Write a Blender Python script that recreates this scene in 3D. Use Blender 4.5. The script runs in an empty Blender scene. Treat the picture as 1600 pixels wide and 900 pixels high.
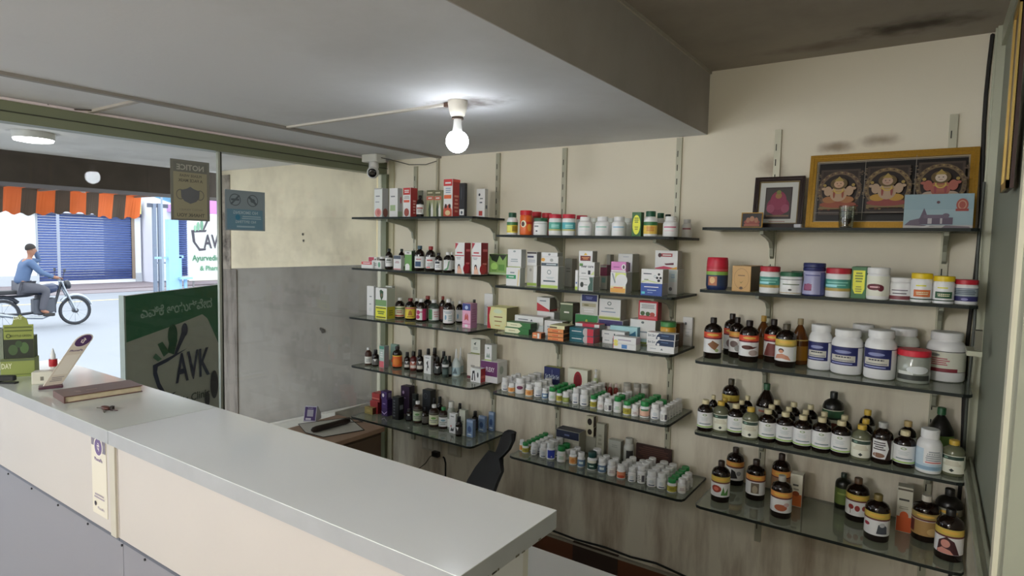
import bpy, math, random
from mathutils import Matrix, Vector
R = math.radians
random.seed(7)
S = bpy.context.scene
COL = S.collection

# ------------------------------------------------------------------ camera
F_PX = 961.55
CAM = Vector((0.0, -2.8375, 1.7))
def _basis(yaw, pitch, roll):
    cy, sy, cp, sp = math.cos(yaw), math.sin(yaw), math.cos(pitch), math.sin(pitch)
    f = Vector((sy*cp, cy*cp, sp)); r = Vector((cy, -sy, 0)); u = r.cross(f)
    c, s = math.cos(roll), math.sin(roll)
    return c*r+s*u, -s*r+c*u, f
CR, CU, CF = _basis(R(-34.343), R(-4.1665), R(1.2224))
cd = bpy.data.cameras.new('camera'); cam = bpy.data.objects.new('camera', cd); COL.objects.link(cam)
cd.sensor_width = 36; cd.lens = F_PX*36/1600; cd.clip_start = .02; cd.clip_end = 300
m = Matrix.Identity(4)
for i in range(3): m[i][0] = CR[i]; m[i][1] = CU[i]; m[i][2] = -CF[i]; m[i][3] = CAM[i]
cam.matrix_world = m
S.camera = cam
# ------------------------------------------------------------------ world, lights, exposure
S.view_settings.view_transform = 'Standard'; S.view_settings.look = 'None'
S.view_settings.gamma = 1; S.view_settings.use_curve_mapping = False
S.view_settings.exposure = 0.92
w = bpy.data.worlds.new('overcast_sky'); S.world = w; w.use_nodes = True
bg = w.node_tree.nodes['Background']; bg.inputs[0].default_value = (.86, .92, 1.0, 1); bg.inputs[1].default_value = 2.05
def lamp(name, kind, loc, power, col, size=.1, rot=(0, 0, 0), size_y=None):
    l = bpy.data.lights.new(name, kind); l.energy = power; l.color = col
    if kind == 'POINT': l.shadow_soft_size = size
    if kind == 'AREA':
        l.size = size
        if size_y: l.shape = 'RECTANGLE'; l.size_y = size_y
    o = bpy.data.objects.new(name, l); COL.objects.link(o); o.location = loc; o.rotation_euler = rot
    return o
BULB = Vector((-1.456, -1.08, 2.065))
lamp('bulb_light', 'POINT', BULB, 62, (.88, .94, 1.0), .034)
# unseen lamps behind the camera: first assumed from lit counter front, second added fill
lamp('unseen_tube_light', 'POINT', (-1.3, -4.75, 2.05), 62, (.97, .98, 1.0), .25)
lamp('unseen_tube_light', 'POINT', (-.55, -3.5, 2.28), 9, (.97, .98, 1.0), .2)

# ------------------------------------------------------------------ helpers
def ray(x, y): return CF + CR*((x-800)/F_PX) - CU*((y-450)/F_PX)
def at(x, y, ax, val):
    d = ray(x, y); t = (val-CAM[ax])/d[ax]; return CAM + d*t
def atz(x, Y, z):      # the point on the plane y=Y at height z whose picture column is x
    y = 400.
    for _ in range(6):
        p = at(x, y, 1, Y); q = Vector((p.x, Y, z))-CAM; y = 450-F_PX*q.dot(CU)/q.dot(CF)
    p = at(x, y, 1, Y); return Vector((p.x, Y, z))
def pxm(p): return F_PX/((Vector(p)-CAM).dot(CF))     # pixels per metre there
def lin(c): return c/12.92 if c <= .04045 else ((c+.055)/1.055)**2.4
def rgb(h):
    h = h.lstrip('#'); return tuple(lin(int(h[i:i+2], 16)/255) for i in (0, 2, 4))+(1,)
MC = {}; GAIN = [1.0]
def M(h, rough=.5, metal=0., emit=0, noise=0, scale=30, kind=None, coat=0):
    key = (h, rough, metal, emit, noise, scale, kind, coat, GAIN[0])
    if key in MC: return MC[key]
    mt = bpy.data.materials.new('mat_'+str(len(MC))); mt.use_nodes = True; nt = mt.node_tree
    b = nt.nodes['Principled BSDF']; b.inputs['Base Color'].default_value = tuple(min(.88, c*GAIN[0]) for c in rgb(h)[:3])+(1,)
    b.inputs['Roughness'].default_value = rough; b.inputs['Metallic'].default_value = metal
    if coat: b.inputs['Coat Weight'].default_value = coat; b.inputs['Coat Roughness'].default_value = .1
    if emit:
        b.inputs['Emission Color'].default_value = rgb(h); b.inputs['Emission Strength'].default_value = emit
    if noise:
        tc = nt.nodes.new('ShaderNodeTexCoord'); n = nt.nodes.new('ShaderNodeTexNoise'); n.inputs['Scale'].default_value = scale
        n.inputs['Detail'].default_value = 5
        mx = nt.nodes.new('ShaderNodeMix'); mx.data_type = 'RGBA'; mx.blend_type = 'MULTIPLY'
        mx.inputs[6].default_value = rgb(h); mr = nt.nodes.new('ShaderNodeMapRange')
        mr.inputs[3].default_value = 1-noise; mr.inputs[4].default_value = 1+noise*.5
        nt.links.new(tc.outputs['Object'], n.inputs['Vector']); nt.links.new(n.outputs['Fac'], mr.inputs[0])
        nt.links.new(mr.outputs[0], mx.inputs[7]); mx.inputs[0].default_value = 1
        nt.links.new(mx.outputs[2], b.inputs['Base Color'])
    MC[key] = mt; return mt
def glassmat(name, tint, refl=.08, rough=.02, film=0):
    if name in MC: return MC[name]
    mt = bpy.data.materials.new(name); mt.use_nodes = True; nt = mt.node_tree; nt.nodes.clear()
    o = nt.nodes.new('ShaderNodeOutputMaterial'); t = nt.nodes.new('ShaderNodeBsdfTransparent'); g = nt.nodes.new('ShaderNodeBsdfGlossy')
    t.inputs[0].default_value = rgb(tint); g.inputs['Roughness'].default_value = rough; g.inputs[0].default_value = (1, 1, 1, 1)
    fr = nt.nodes.new('ShaderNodeFresnel'); fr.inputs[0].default_value = 1.45
    ad = nt.nodes.new('ShaderNodeMath'); ad.operation = 'MULTIPLY'; ad.inputs[1].default_value = refl/.04; mn = nt.nodes.new('ShaderNodeMath'); mn.operation = 'MINIMUM'; mn.inputs[1].default_value = .3
    mx = nt.nodes.new('ShaderNodeMixShader')
    nt.links.new(fr.outputs[0], ad.inputs[0]); nt.links.new(ad.outputs[0], mn.inputs[0]); nt.links.new(mn.outputs[0], mx.inputs[0])
    src = t
    if film:
        df = nt.nodes.new('ShaderNodeBsdfDiffuse'); df.inputs[0].default_value = rgb('#b9c0b2'); m2 = nt.nodes.new('ShaderNodeMixShader'); m2.inputs[0].default_value = film
        nt.links.new(t.outputs[0], m2.inputs[1]); nt.links.new(df.outputs[0], m2.inputs[2]); src = m2
    nt.links.new(src.outputs[0], mx.inputs[1]); nt.links.new(g.outputs[0], mx.inputs[2]); nt.links.new(mx.outputs[0], o.inputs[0])
    MC[name] = mt; return mt

class MB:
    def __init__(s): s.v = []; s.f = []; s.m = []; s.mats = []
    def mi(s, mt):
        if mt not in s.mats: s.mats.append(mt)
        return s.mats.index(mt)
    def add(s, vs, fs, mt):
        k = len(s.v); i = s.mi(mt); s.v += [tuple(p) for p in vs]
        for f in fs: s.f.append([a+k for a in f]); s.m.append(i)
        return s
    def box(s, x0, x1, y0, y1, z0, z1, mt, bev=0, mat=None):
        if bev:
            # chamfered on all vertical edges and the top/bottom rims
            b = min(bev, (x1-x0)*.45, (y1-y0)*.45, (z1-z0)*.45); ring = lambda i, z: [(x0+b+i*-b if 0 else x0+b-(-i)*0, 0, z)]
            def rr(d, z):
                X0, X1, Y0, Y1 = x0+d, x1-d, y0+d, y1-d; c = b
                return [(X0+c, Y0, z), (X1-c, Y0, z), (X1, Y0+c, z), (X1, Y1-c, z), (X1-c, Y1, z), (X0+c, Y1, z), (X0, Y1-c, z), (X0, Y0+c, z)]
            vs = rr(b*.6, z0)+rr(0, z0+b*.6)+rr(0, z1-b*.6)+rr(b*.6, z1)
            fs = [list(range(7, -1, -1)), list(range(24, 32))]
            for q in range(3):
                for i in range(8): j = (i+1) % 8; fs.append([q*8+i, q*8+j, q*8+8+j, q*8+8+i])
        else:
            vs = [(x0, y0, z0), (x1, y0, z0), (x1, y1, z0), (x0, y1, z0), (x0, y0, z1), (x1, y0, z1), (x1, y1, z1), (x0, y1, z1)]
            fs = [[3, 2, 1, 0], [4, 5, 6, 7], [0, 1, 5, 4], [1, 2, 6, 5], [2, 3, 7, 6], [3, 0, 4, 7]]
        if mat is not None: vs = [mat @ Vector(p) for p in vs]
        return s.add(vs, fs, mt)
    def lathe(s, prof, mt, n=24, mat=None, cap=True, off=(0, 0, 0), sx=1, sy=1):
        # prof: (r, z[, material])
        k = len(prof)
        for j in range(k-1):
            mm = prof[j][2] if len(prof[j]) > 2 else mt
            a, b = prof[j], prof[j+1]; vs = []
            for i in range(n):
                t = 2*math.pi*i/n; c, d = math.cos(t), math.sin(t)
                vs += [(a[0]*c*sx+off[0], a[0]*d*sy+off[1], a[1]+off[2]), (b[0]*c*sx+off[0], b[0]*d*sy+off[1], b[1]+off[2])]
            if mat is not None: vs = [mat @ Vector(p) for p in vs]
            s.add(vs, [[2*i, 2*((i+1) % n), 2*((i+1) % n)+1, 2*i+1] for i in range(n)], mm)
        if cap:
            for a, rev in ((prof[0], True), (prof[-1], False)):
                if a[0] < 1e-6: continue
                vs = [(a[0]*math.cos(2*math.pi*i/n)*sx+off[0], a[0]*math.sin(2*math.pi*i/n)*sy+off[1], a[1]+off[2]) for i in range(n)]
                if mat is not None: vs = [mat @ Vector(p) for p in vs]
                s.add(vs, [list(range(n))[::-1] if rev else list(range(n))], mt)
        return s
    def tube(s, pts, r, mt, n=8, closed=False, rs=None):
        pts = [Vector(p) for p in pts]; k = len(pts); vs = []; prev = None
        for i, p in enumerate(pts):
            a = pts[i-1] if (i > 0 or closed) else p; b = pts[(i+1) % k] if (i < k-1 or closed) else p
            d = (b-a).normalized()
            if prev is None: x = d.orthogonal().normalized()
            else: x = (prev-d*prev.dot(d)).normalized()
            prev = x; y = d.cross(x); rr = rs[i] if rs else r
            vs += [p+(x*math.cos(2*math.pi*q/n)+y*math.sin(2*math.pi*q/n))*rr for q in range(n)]
        fs = []
        for i in range(k if closed else k-1):
            j = (i+1) % k
            for q in range(n): w2 = (q+1) % n; fs.append([i*n+q, i*n+w2, j*n+w2, j*n+q])
        if not closed: fs += [list(range(n))[::-1], [(k-1)*n+q for q in range(n)]]
        return s.add(vs, fs, mt)
    def prism(s, poly, mt, axis, a, b, mat=None):
        # poly: 2-D outline in the plane across the axis; axis 0: (y,z) 1: (x,z) 2: (x,y)
        def P(p, t): return {0: (t, p[0], p[1]), 1: (p[0], t, p[1]), 2: (p[0], p[1], t)}[axis]
        n = len(poly); vs = [P(p, a) for p in poly]+[P(p, b) for p in poly]
        if mat is not None: vs = [mat @ Vector(p) for p in vs]
        fs = [list(range(n))[::-1], [n+i for i in range(n)]]+[[i, (i+1) % n, n+(i+1) % n, n+i] for i in range(n)]
        return s.add(vs, fs, mt)
    def mesh(s, name='m', smooth=None):
        me = bpy.data.meshes.new(name); me.from_pydata(s.v, [], s.f)
        for mt in s.mats: me.materials.append(mt)
        me.polygons.foreach_set('material_index', s.m)
        if smooth:
            import bmesh
            bm = bmesh.new(); bm.from_mesh(me); bmesh.ops.remove_doubles(bm, verts=bm.verts, dist=1e-5)
            bmesh.ops.recalc_face_normals(bm, faces=bm.faces); bm.to_mesh(me); bm.free()
            me.polygons.foreach_set('use_smooth', [True]*len(me.polygons)); me.set_sharp_from_angle(angle=R(smooth))
        me.update(); return me
    def build(s, name, parent=None, smooth=None, loc=None, rot=None):
        return link(name, s.mesh(name, smooth), parent, loc, rot)
def link(name, me, parent=None, loc=None, rot=None):
    o = bpy.data.objects.new(name, me); COL.objects.link(o)
    if parent: o.parent = parent
    if loc is not None: o.location = loc
    if rot is not None: o.rotation_euler = rot
    return o
def tag(o, label=None, cat=None, group=None, kind=None):
    if label: o['label'] = label
    if cat: o['category'] = cat
    if group: o['group'] = group
    if kind: o['kind'] = kind
    return o
def struct(o): o['kind'] = 'structure'; return o
def empty(name, loc=(0, 0, 0), rz=0):
    o = bpy.data.objects.new(name, None); COL.objects.link(o); o.location = loc; o.rotation_euler = (0, 0, rz); o.empty_display_size = .05
    return o

# ---- text as mesh faces
TC = {}
def textgeo(t, bold=False, font=None):
    k = (t, bold, font)
    if k in TC: return TC[k]
    c = bpy.data.curves.new('t', 'FONT'); c.body = t; c.resolution_u = 2; c.align_x = 'CENTER'; c.align_y = 'CENTER'; c.size = 1
    if bold: c.offset = .022
    o = bpy.data.objects.new('t', c); COL.objects.link(o)
    dg = bpy.context.evaluated_depsgraph_get(); me = bpy.data.meshes.new_from_object(o.evaluated_get(dg))
    vs = [tuple(v.co) for v in me.vertices]; fs = [list(p.vertices) for p in me.polygons]
    bpy.data.objects.remove(o); bpy.data.meshes.remove(me); bpy.data.curves.remove(c)
    if not vs: vs = [(0, 0, 0)]; fs = []
    x0 = min(v[0] for v in vs); x1 = max(v[0] for v in vs); y0 = min(v[1] for v in vs); y1 = max(v[1] for v in vs)
    vs = [((v[0]-(x0+x1)/2), (v[1]-(y0+y1)/2)) for v in vs]
    TC[k] = (vs, fs, max(x1-x0, 1e-3), max(y1-y0, 1e-3)); return TC[k]

# ---- printed decals.  fn(u,v,off)->point ; u,v in 0..1 ; W,H size in metres
def decal(mb, ds, fn, W, H, base=.0003, step=.00012, nu=1, rough=.45):
    off = base
    for d in ds:
        k = d[0]; c = M(d[-1] if k != 't' else d[5], rough); off += step
        def grid(u0, u1, v0, v1):
            n = max(1, int(math.ceil(nu*abs(u1-u0)))); vs = []
            for i in range(n+1):
                u = u0+(u1-u0)*i/n; vs += [fn(u, v0, off), fn(u, v1, off)]
            mb.add(vs, [[2*i, 2*i+2, 2*i+3, 2*i+1] for i in range(n)], c)
        if k == 'r': grid(d[1], d[2], d[3], d[4])
        elif k == 'l':
            u0, u1, v0, v1, n = d[1:6]; rnd = random.Random(int(u0*977+v0*13577+n))
            for i in range(n):
                v = v1-(v1-v0)*(i+.5)/n; hh = (v1-v0)/n*.27; wd = (u1-u0)*(.62+.38*rnd.random()); uc = (u0+u1)/2
                grid(uc-wd/2, uc+wd/2, v-hh, v+hh)
        elif k in 'ep' and nu > 1:
            pl = d[1] if k == 'p' else [(d[1]+d[3]*math.cos(2*math.pi*i/16), d[2]+d[4]*math.sin(2*math.pi*i/16)) for i in range(16)]
            us = sorted({round(p[0], 4) for p in pl}); fine = []
            for a, b in zip(us, us[1:]):
                q = max(1, int(math.ceil((b-a)*nu))); fine += [a+(b-a)*i/q for i in range(q)]
            fine.append(us[-1])
            for a, b in zip(fine, fine[1:]):
                if b-a < 1e-5: continue
                mid = (a+b)/2; seg = []
                for i in range(len(pl)):
                    (u1, v1), (u2, v2) = pl[i], pl[(i+1) % len(pl)]
                    if (u1 < mid) != (u2 < mid): g_ = lambda u: v1+(v2-v1)*(u-u1)/(u2-u1); seg.append((g_(mid), g_(a), g_(b)))
                seg.sort()
                for lo, hi in zip(seg[::2], seg[1::2]): mb.add([fn(a, lo[1], off), fn(b, lo[2], off), fn(b, hi[2], off), fn(a, hi[1], off)], [[0, 1, 2, 3]], c)
        elif k == 'e':
            n = 20; vs = [fn(d[1]+d[3]*math.cos(2*math.pi*i/n), d[2]+d[4]*math.sin(2*math.pi*i/n), off) for i in range(n)]
            mb.add([fn(d[1], d[2], off)]+vs, [[0, 1+i, 1+(i+1) % n] for i in range(n)], c)
        elif k == 'o':   # ring
            n = 28; th = d[5]; vs = []
            for i in range(n):
                a = 2*math.pi*i/n; vs += [fn(d[1]+d[3]*math.cos(a), d[2]+d[4]*math.sin(a), off), fn(d[1]+d[3]*th*math.cos(a), d[2]+d[4]*th*math.sin(a), off)]
            mb.add(vs, [[2*i, 2*((i+1) % n), 2*((i+1) % n)+1, 2*i+1] for i in range(n)], c)
        elif k == 'p': mb.add([fn(u, v, off) for u, v in d[1]], [list(range(len(d[1])))], c)
        elif k == 't':
            # ('t',text,uc,vc,height_frac,col[,maxwidth_frac][,bold])
            vs, fs, tw, th = textgeo(d[1], len(d) > 7 and d[7]); h = d[4]*H; sc = h/th
            mw = (d[6] if len(d) > 6 and d[6] else 9)*W; sxx = min(sc, mw/tw)
            mb.add([fn(d[2]+v[0]*sxx/W, d[3]+v[1]*sc/H, off) for v in vs], fs, c)

# =================================================================== MATERIALS
def wallmat(name, base, dirt, amt, zlo=None, zhi=None, streak=False, rough=.75, sc=1.3):
    mt = bpy.data.materials.new(name); mt.use_nodes = True; nt = mt.node_tree; N = nt.nodes; L = nt.links
    b = N['Principled BSDF']; b.inputs['Roughness'].default_value = rough
    g = N.new('ShaderNodeNewGeometry'); n1 = N.new('ShaderNodeTexNoise'); n1.inputs['Scale'].default_value = sc; n1.inputs['Detail'].default_value = 7; n1.inputs['Roughness'].default_value = .62
    mp = N.new('ShaderNodeMapping'); L.new(g.outputs['Position'], mp.inputs[0]); L.new(mp.outputs[0], n1.inputs['Vector'])
    if streak: mp.inputs['Scale'].default_value = (5.5, 5.5, .9)
    r1 = N.new('ShaderNodeMapRange'); r1.inputs[1].default_value = .45; r1.inputs[2].default_value = .68; L.new(n1.outputs['Fac'], r1.inputs[0])
    fac = r1.outputs[0]
    if zlo is not None:
        sp = N.new('ShaderNodeSeparateXYZ'); L.new(g.outputs['Position'], sp.inputs[0])
        r2 = N.new('ShaderNodeMapRange'); r2.inputs[1].default_value = zhi; r2.inputs[2].default_value = zlo; L.new(sp.outputs[2], r2.inputs[0])
        mu = N.new('ShaderNodeMath'); mu.operation = 'MULTIPLY'; L.new(fac, mu.inputs[0]); L.new(r2.outputs[0], mu.inputs[1]); fac = mu.outputs[0]
    m2 = N.new('ShaderNodeMath'); m2.operation = 'MULTIPLY'; m2.inputs[1].default_value = amt; L.new(fac, m2.inputs[0])
    mx = N.new('ShaderNodeMix'); mx.data_type = 'RGBA'; mx.inputs[6].default_value = rgb(base); mx.inputs[7].default_value = rgb(dirt)
    L.new(m2.outputs[0], mx.inputs[0]); L.new(mx.outputs[2], b.inputs['Base Color'])
    n3 = N.new('ShaderNodeTexNoise'); n3.inputs['Scale'].default_value = 60; n3.inputs['Detail'].default_value = 4; bp = N.new('ShaderNodeBump'); bp.inputs['Strength'].default_value = .12
    bp.inputs['Distance'].default_value = .004
    L.new(g.outputs['Position'], n3.inputs['Vector']); L.new(n3.outputs['Fac'], bp.inputs['Height']); L.new(bp.outputs[0], b.inputs['Normal'])
    return mt
def smudges(mt, spots):
    # brown soot marks of their own shape: (x,y,z, sx,sy,sz, strength, hex)
    nt = mt.node_tree; N = nt.nodes; L = nt.links; b = N['Principled BSDF']; cur = b.inputs['Base Color'].links[0].from_socket
    g = N.new('ShaderNodeNewGeometry')
    n = N.new('ShaderNodeTexNoise'); n.inputs['Scale'].default_value = 14; n.inputs['Detail'].default_value = 6; L.new(g.outputs['Position'], n.inputs['Vector'])
    for (x, y, z, sx, sy, sz, st, hx) in spots:
        mp = N.new('ShaderNodeMapping'); mp.vector_type = 'POINT'; mp.inputs['Scale'].default_value = (1/sx, 1/sy, 1/sz); mp.inputs['Location'].default_value = (-x/sx, -y/sy, -z/sz)
        L.new(g.outputs['Position'], mp.inputs[0]); ln = N.new('ShaderNodeVectorMath'); ln.operation = 'LENGTH'; L.new(mp.outputs[0], ln.inputs[0])
        ad = N.new('ShaderNodeMath'); ad.operation = 'MULTIPLY_ADD'; ad.inputs[1].default_value = .9; L.new(n.outputs['Fac'], ad.inputs[0]); L.new(ln.outputs['Value'], ad.inputs[2])
        r = N.new('ShaderNodeMapRange'); r.interpolation_type = 'SMOOTHSTEP'; r.inputs[1].default_value = 1.35; r.inputs[2].default_value = .45; r.inputs[3].default_value = 0; r.inputs[4].default_value = st
        L.new(ad.outputs[0], r.inputs[0])
        mx = N.new('ShaderNodeMix'); mx.data_type = 'RGBA'; mx.inputs[7].default_value = rgb(hx); L.new(r.outputs[0], mx.inputs[0]); L.new(cur, mx.inputs[6]); cur = mx.outputs[2]
    L.new(cur, b.inputs['Base Color'])
GLASS_X = -2.96; CEIL = 2.21; HIGH = 2.49; BEAM_X = -.885; RIGHT_X = .15; BACK_Y = -5.6
m_wall = wallmat('wall_paint', '#e9e1cd', '#a18c74', .85, .3, 1.75, True)
smudges(m_wall, [(-.60, 0, 2.06, .09, .2, .07, .55, '#8a7458'), (-.57, 0, 2.0, .07, .2, .10, .35, '#8a7458'), (-.36, 0, 2.12, .10, .2, .035, .75, '#7d6547'), (-.20, 0, 2.135, .11, .2, .035, .7, '#7d6547'), (-.62, 0, 1.96, .07, .2, .03, .5, '#8a7458')])
m_ceil = wallmat('ceiling_paint', '#dcdde0', '#b3b1ae', .35, sc=1.1)
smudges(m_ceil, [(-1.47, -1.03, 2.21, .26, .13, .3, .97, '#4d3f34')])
m_high = wallmat('high_ceiling_paint', '#aaa194', '#7c7266', .4, sc=1.5)
smudges(m_high, [(-.10, -.22, 2.49, .32, .13, .3, .95, '#3b2d20'), (-.42, -.14, 2.49, .3, .08, .3, .5, '#5b4c3c')])
m_beam = wallmat('beam_paint', '#b9b3ae', '#8d857a', .4, sc=1.4)
m_alu = M('#b9bba6', .38, .15, noise=.10, scale=9)
m_alu_g = M('#7d8268', .4, .1, noise=.08, scale=6)
m_whitelam = M('#dcd9d2', .22, noise=.05, scale=3, coat=.3)

# =================================================================== ROOM
def bx(name, x0, x1, y0, y1, z0, z1, mt, parent=None):
    o = MB().box(x0, x1, y0, y1, z0, z1, mt).build(name, parent)
    return o
struct(bx('floor', GLASS_X-.05, RIGHT_X+.1, BACK_Y, .1, -.08, 0, M('#8a7a6a', .35, noise=.15, scale=4)))
struct(bx('wall_back', GLASS_X, RIGHT_X+.06, 0, .12, 0, HIGH+.05, m_wall))
struct(bx('wall_front', GLASS_X, RIGHT_X+.06, BACK_Y-.1, BACK_Y, 0, HIGH+.05, wallmat('rear_wall', '#ded6c0', '#b0a58c', .3)))
struct(bx('ceiling', GLASS_X-.02, BEAM_X, BACK_Y, 0, CEIL, CEIL+.35, m_ceil))
struct(bx('ceiling', BEAM_X, RIGHT_X+.06, BACK_Y, 0, HIGH, HIGH+.07, m_high))
struct(bx('ceiling_beam', BEAM_X, BEAM_X+.004, BACK_Y, 0, CEIL-.0, HIGH, m_beam))
struct(bx('trim_1', BEAM_X+.004, BEAM_X+.012, BACK_Y, -.001, HIGH-.012, HIGH, M('#b9b2a4', .6)))
sk = MB().box(-2.9, RIGHT_X, -.014, 0, 0, .105, M('#6e4128', .5, noise=.35, scale=7)).box(-1.5, -1.24, -.016, 0, 0, .12, M('#3c2a20', .6))
sk.box(-2.9, RIGHT_X, -.018, 0, .105, .116, M('#a59d8c', .8, noise=.3, scale=20))
struct(sk.build('baseboard_back'))

# right partition in aluminium and frosted panel
struct(bx('wall_right', RIGHT_X, RIGHT_X+.05, BACK_Y, 0, 0, .93, wallmat('partition_low', '#cfc9b4', '#8f8672', .5)))
pf = MB(); 
pf.box(RIGHT_X, RIGHT_X+.05, BACK_Y, 0, 2.42, HIGH, m_alu)
pf.box(RIGHT_X-.012, RIGHT_X+.05, -.075, -.002, .93, HIGH, m_alu); pf.box(RIGHT_X-.018, RIGHT_X, -.052, -.040, .93, HIGH, m_alu)
pf.box(RIGHT_X-.02, RIGHT_X+.05, -1.50, -1.33, 0, HIGH, m_alu); pf.box(RIGHT_X-.028, RIGHT_X-.02, -1.42, -1.38, 0, HIGH, M('#e4e0c8', .4))
pf.box(RIGHT_X-.02, RIGHT_X+.05, -2.4, -2.3, 0, HIGH, m_alu)
struct(pf.build('partition_frame'))
tr = MB().box(RIGHT_X-.022, RIGHT_X+.05, -2.4, -.005, .925, .945, M('#c3c3b4', .35, .2, noise=.3, scale=12))
tr.box(RIGHT_X-.022, RIGHT_X-.014, -2.4, -.005, .945, .957, m_alu); tr.box(RIGHT_X-.002, RIGHT_X+.005, -2.4, -.005, .945, .96, m_alu)
struct(tr.build('window_2'))
struct(bx('wall_right_panel', RIGHT_X+.012, RIGHT_X+.02, -2.4, -.06, .945, 2.42, M('#8f9483', .55, noise=.12, scale=3)))
o = bx('wall_right_rear', RIGHT_X, RIGHT_X+.05, BACK_Y, -2.4, .93, HIGH, wallmat('partition_up', '#cfc9b4', '#8f8672', .3)); struct(o)
lt = MB().box(RIGHT_X-.05, RIGHT_X-.012, -.50, -.38, 1.385, 1.40, m_alu).box(RIGHT_X-.03, RIGHT_X-.012, -.46, -.42, 1.40, 1.46, M('#6b6a5d', .4, .5))
tag(lt.build('window_latch'), 'small metal latch on the aluminium partition frame at right edge', 'latch')
cb = MB(); p = [(RIGHT_X-.024, -.006, 2.48)]
for i in range(24):
    z = 2.48-i*.105; p.append((RIGHT_X-.024-.006*math.sin(i*.7)-.0*i, -.008, z))
cb.tube(p, .0065, M('#17130f', .6), 6)
tag(cb.build('wall_cable'), 'black cable running down the corner beside the right shelves', 'cable')
cb = MB().tube([(RIGHT_X-.02, -.10, 1.95), (RIGHT_X-.024, -.12, 1.7), (RIGHT_X-.02, -.16, 1.45), (RIGHT_X-.024, -.14, 1.2), (RIGHT_X-.02, -.12, .96)], .005, M('#4b4f48', .5), 6)
tag(cb.build('wall_cable'), 'thin grey cable hanging on the aluminium partition frame', 'cable')
g = empty('picture_frame', (RIGHT_X-.013, at(1584, 180, 0, RIGHT_X).y, 1.86)); tag(g, 'gold framed picture on the right partition, seen edge-on at photo edge', 'picture')
MB().box(.002, .012, -.16, 0, 0, .46, M('#3a1c10', .4)).build('backing', g)
fr = MB(); mg = M('#c3a55c', .3, .5)
for a in ((-.16, 0, 0, .02), (-.16, 0, .44, .46), (-.02, 0, 0, .46), (-.16, -.14, 0, .46)): fr.box(-.003, .004, a[0], a[1], a[2], a[3], mg)
fr.build('frame', g)

# shop front: header, sill, posts, panes
HB = 2.12
hd = MB().box(GLASS_X-.04, GLASS_X+.03, BACK_Y, 0, HB, CEIL, m_alu_g).box(GLASS_X+.03, GLASS_X+.036, BACK_Y, 0, HB+.036, HB+.040, M('#3d4032', .5))
hd.box(GLASS_X+.03, GLASS_X+.042, BACK_Y, 0, CEIL-.012, CEIL-.002, M('#e9dcdc', .4))
struct(hd.build('trim_2'))
pl = MB().box(GLASS_X-.03, GLASS_X+.018, -.02, 0, 0, HB, M('#e8e4d0', .35)).box(GLASS_X+.018, GLASS_X+.06, -.035, 0, 0, HB, m_alu_g).box(GLASS_X+.06, GLASS_X+.10, -.012, 0, 0, CEIL, M('#c9c3a4', .5))
struct(pl.build('window_frame'))
po = MB().box(GLASS_X-.008, GLASS_X+.008, -1.122, -1.110, 0, HB, M('#b9bdb0', .3, .3)).box(GLASS_X-.012, GLASS_X+.012, -1.110, -1.104, 0, HB, M('#34362e', .5, noise=.4, scale=25))
struct(po.build('window_frame'))
struct(bx('window_sill', GLASS_X-.05, GLASS_X+.04, BACK_Y, 0, 0, .06, M('#d8d4c8', .4)))
gp = glassmat('pane_glass', '#fbfcfa', .011, .01)
struct(bx('window_1', GLASS_X-.003, GLASS_X+.003, -1.104, -.02, .06, HB, gp))
struct(bx('window_3', GLASS_X-.003, GLASS_X+.003, BACK_Y+.1, -1.122, .06, HB, gp))

# stickers on the panes (seen from behind, so mirrored)
def panel_x(name, x, y0, y1, z0, z1, base, ds, thick=.0012, mirror=False, parent=None, nu=1):
    """flat sheet in a plane x=const; u runs along +Y as seen from +X (image left to right)"""
    mb = MB().box(x-thick, x, y0, y1, z0, z1, base)
    def fn(u, v, off):
        uu = 1-u if mirror else u
        return (x+off, y0+uu*(y1-y0), z0+v*(z1-z0))
    decal(mb, ds, fn, y1-y0, z1-z0, base=.0004)
    return mb.build(name, parent)
nb = M('#98937c', .6)
o = panel_x('notice_sticker', GLASS_X+.0052, -1.352, -1.165, 1.775, 2.06, nb, [
    ('r', 0, 1, 0, 1, '#7f7e74'), ('r', .07, .93, .03, .965, '#a19b80'), ('r', .07, .93, .80, .965, '#75756d'),
    ('t', 'NOTICE', .5, .88, .095, '#b9b7ab', .8, 1), ('t', 'PLEASE WEAR', .5, .745, .045, '#6b675b', .78, 1), ('t', 'A FACE MASK', .5, .665, .05, '#5d594f', .78, 1),
    ('o', .26, .43, .11, .085, .84, '#6b6a64'), ('o', .76, .43, .11, .085, .84, '#6b6a64'),
    ('p', [(.27, .50), (.42, .53), (.51, .565), (.60, .53), (.75, .50), (.74, .38), (.66, .32), (.51, .28), (.36, .32), (.28, .38)], '#6a6c70'),
    ('t', 'PROTECT YOURSELF', .5, .18, .03, '#7b786b', .7), ('t', 'THANK YOU', .5, .09, .06, '#5f5c50', .8, 1)], mirror=True)
tag(o, 'yellowish face mask notice stuck on the glass beside the joint', 'sticker')
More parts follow.
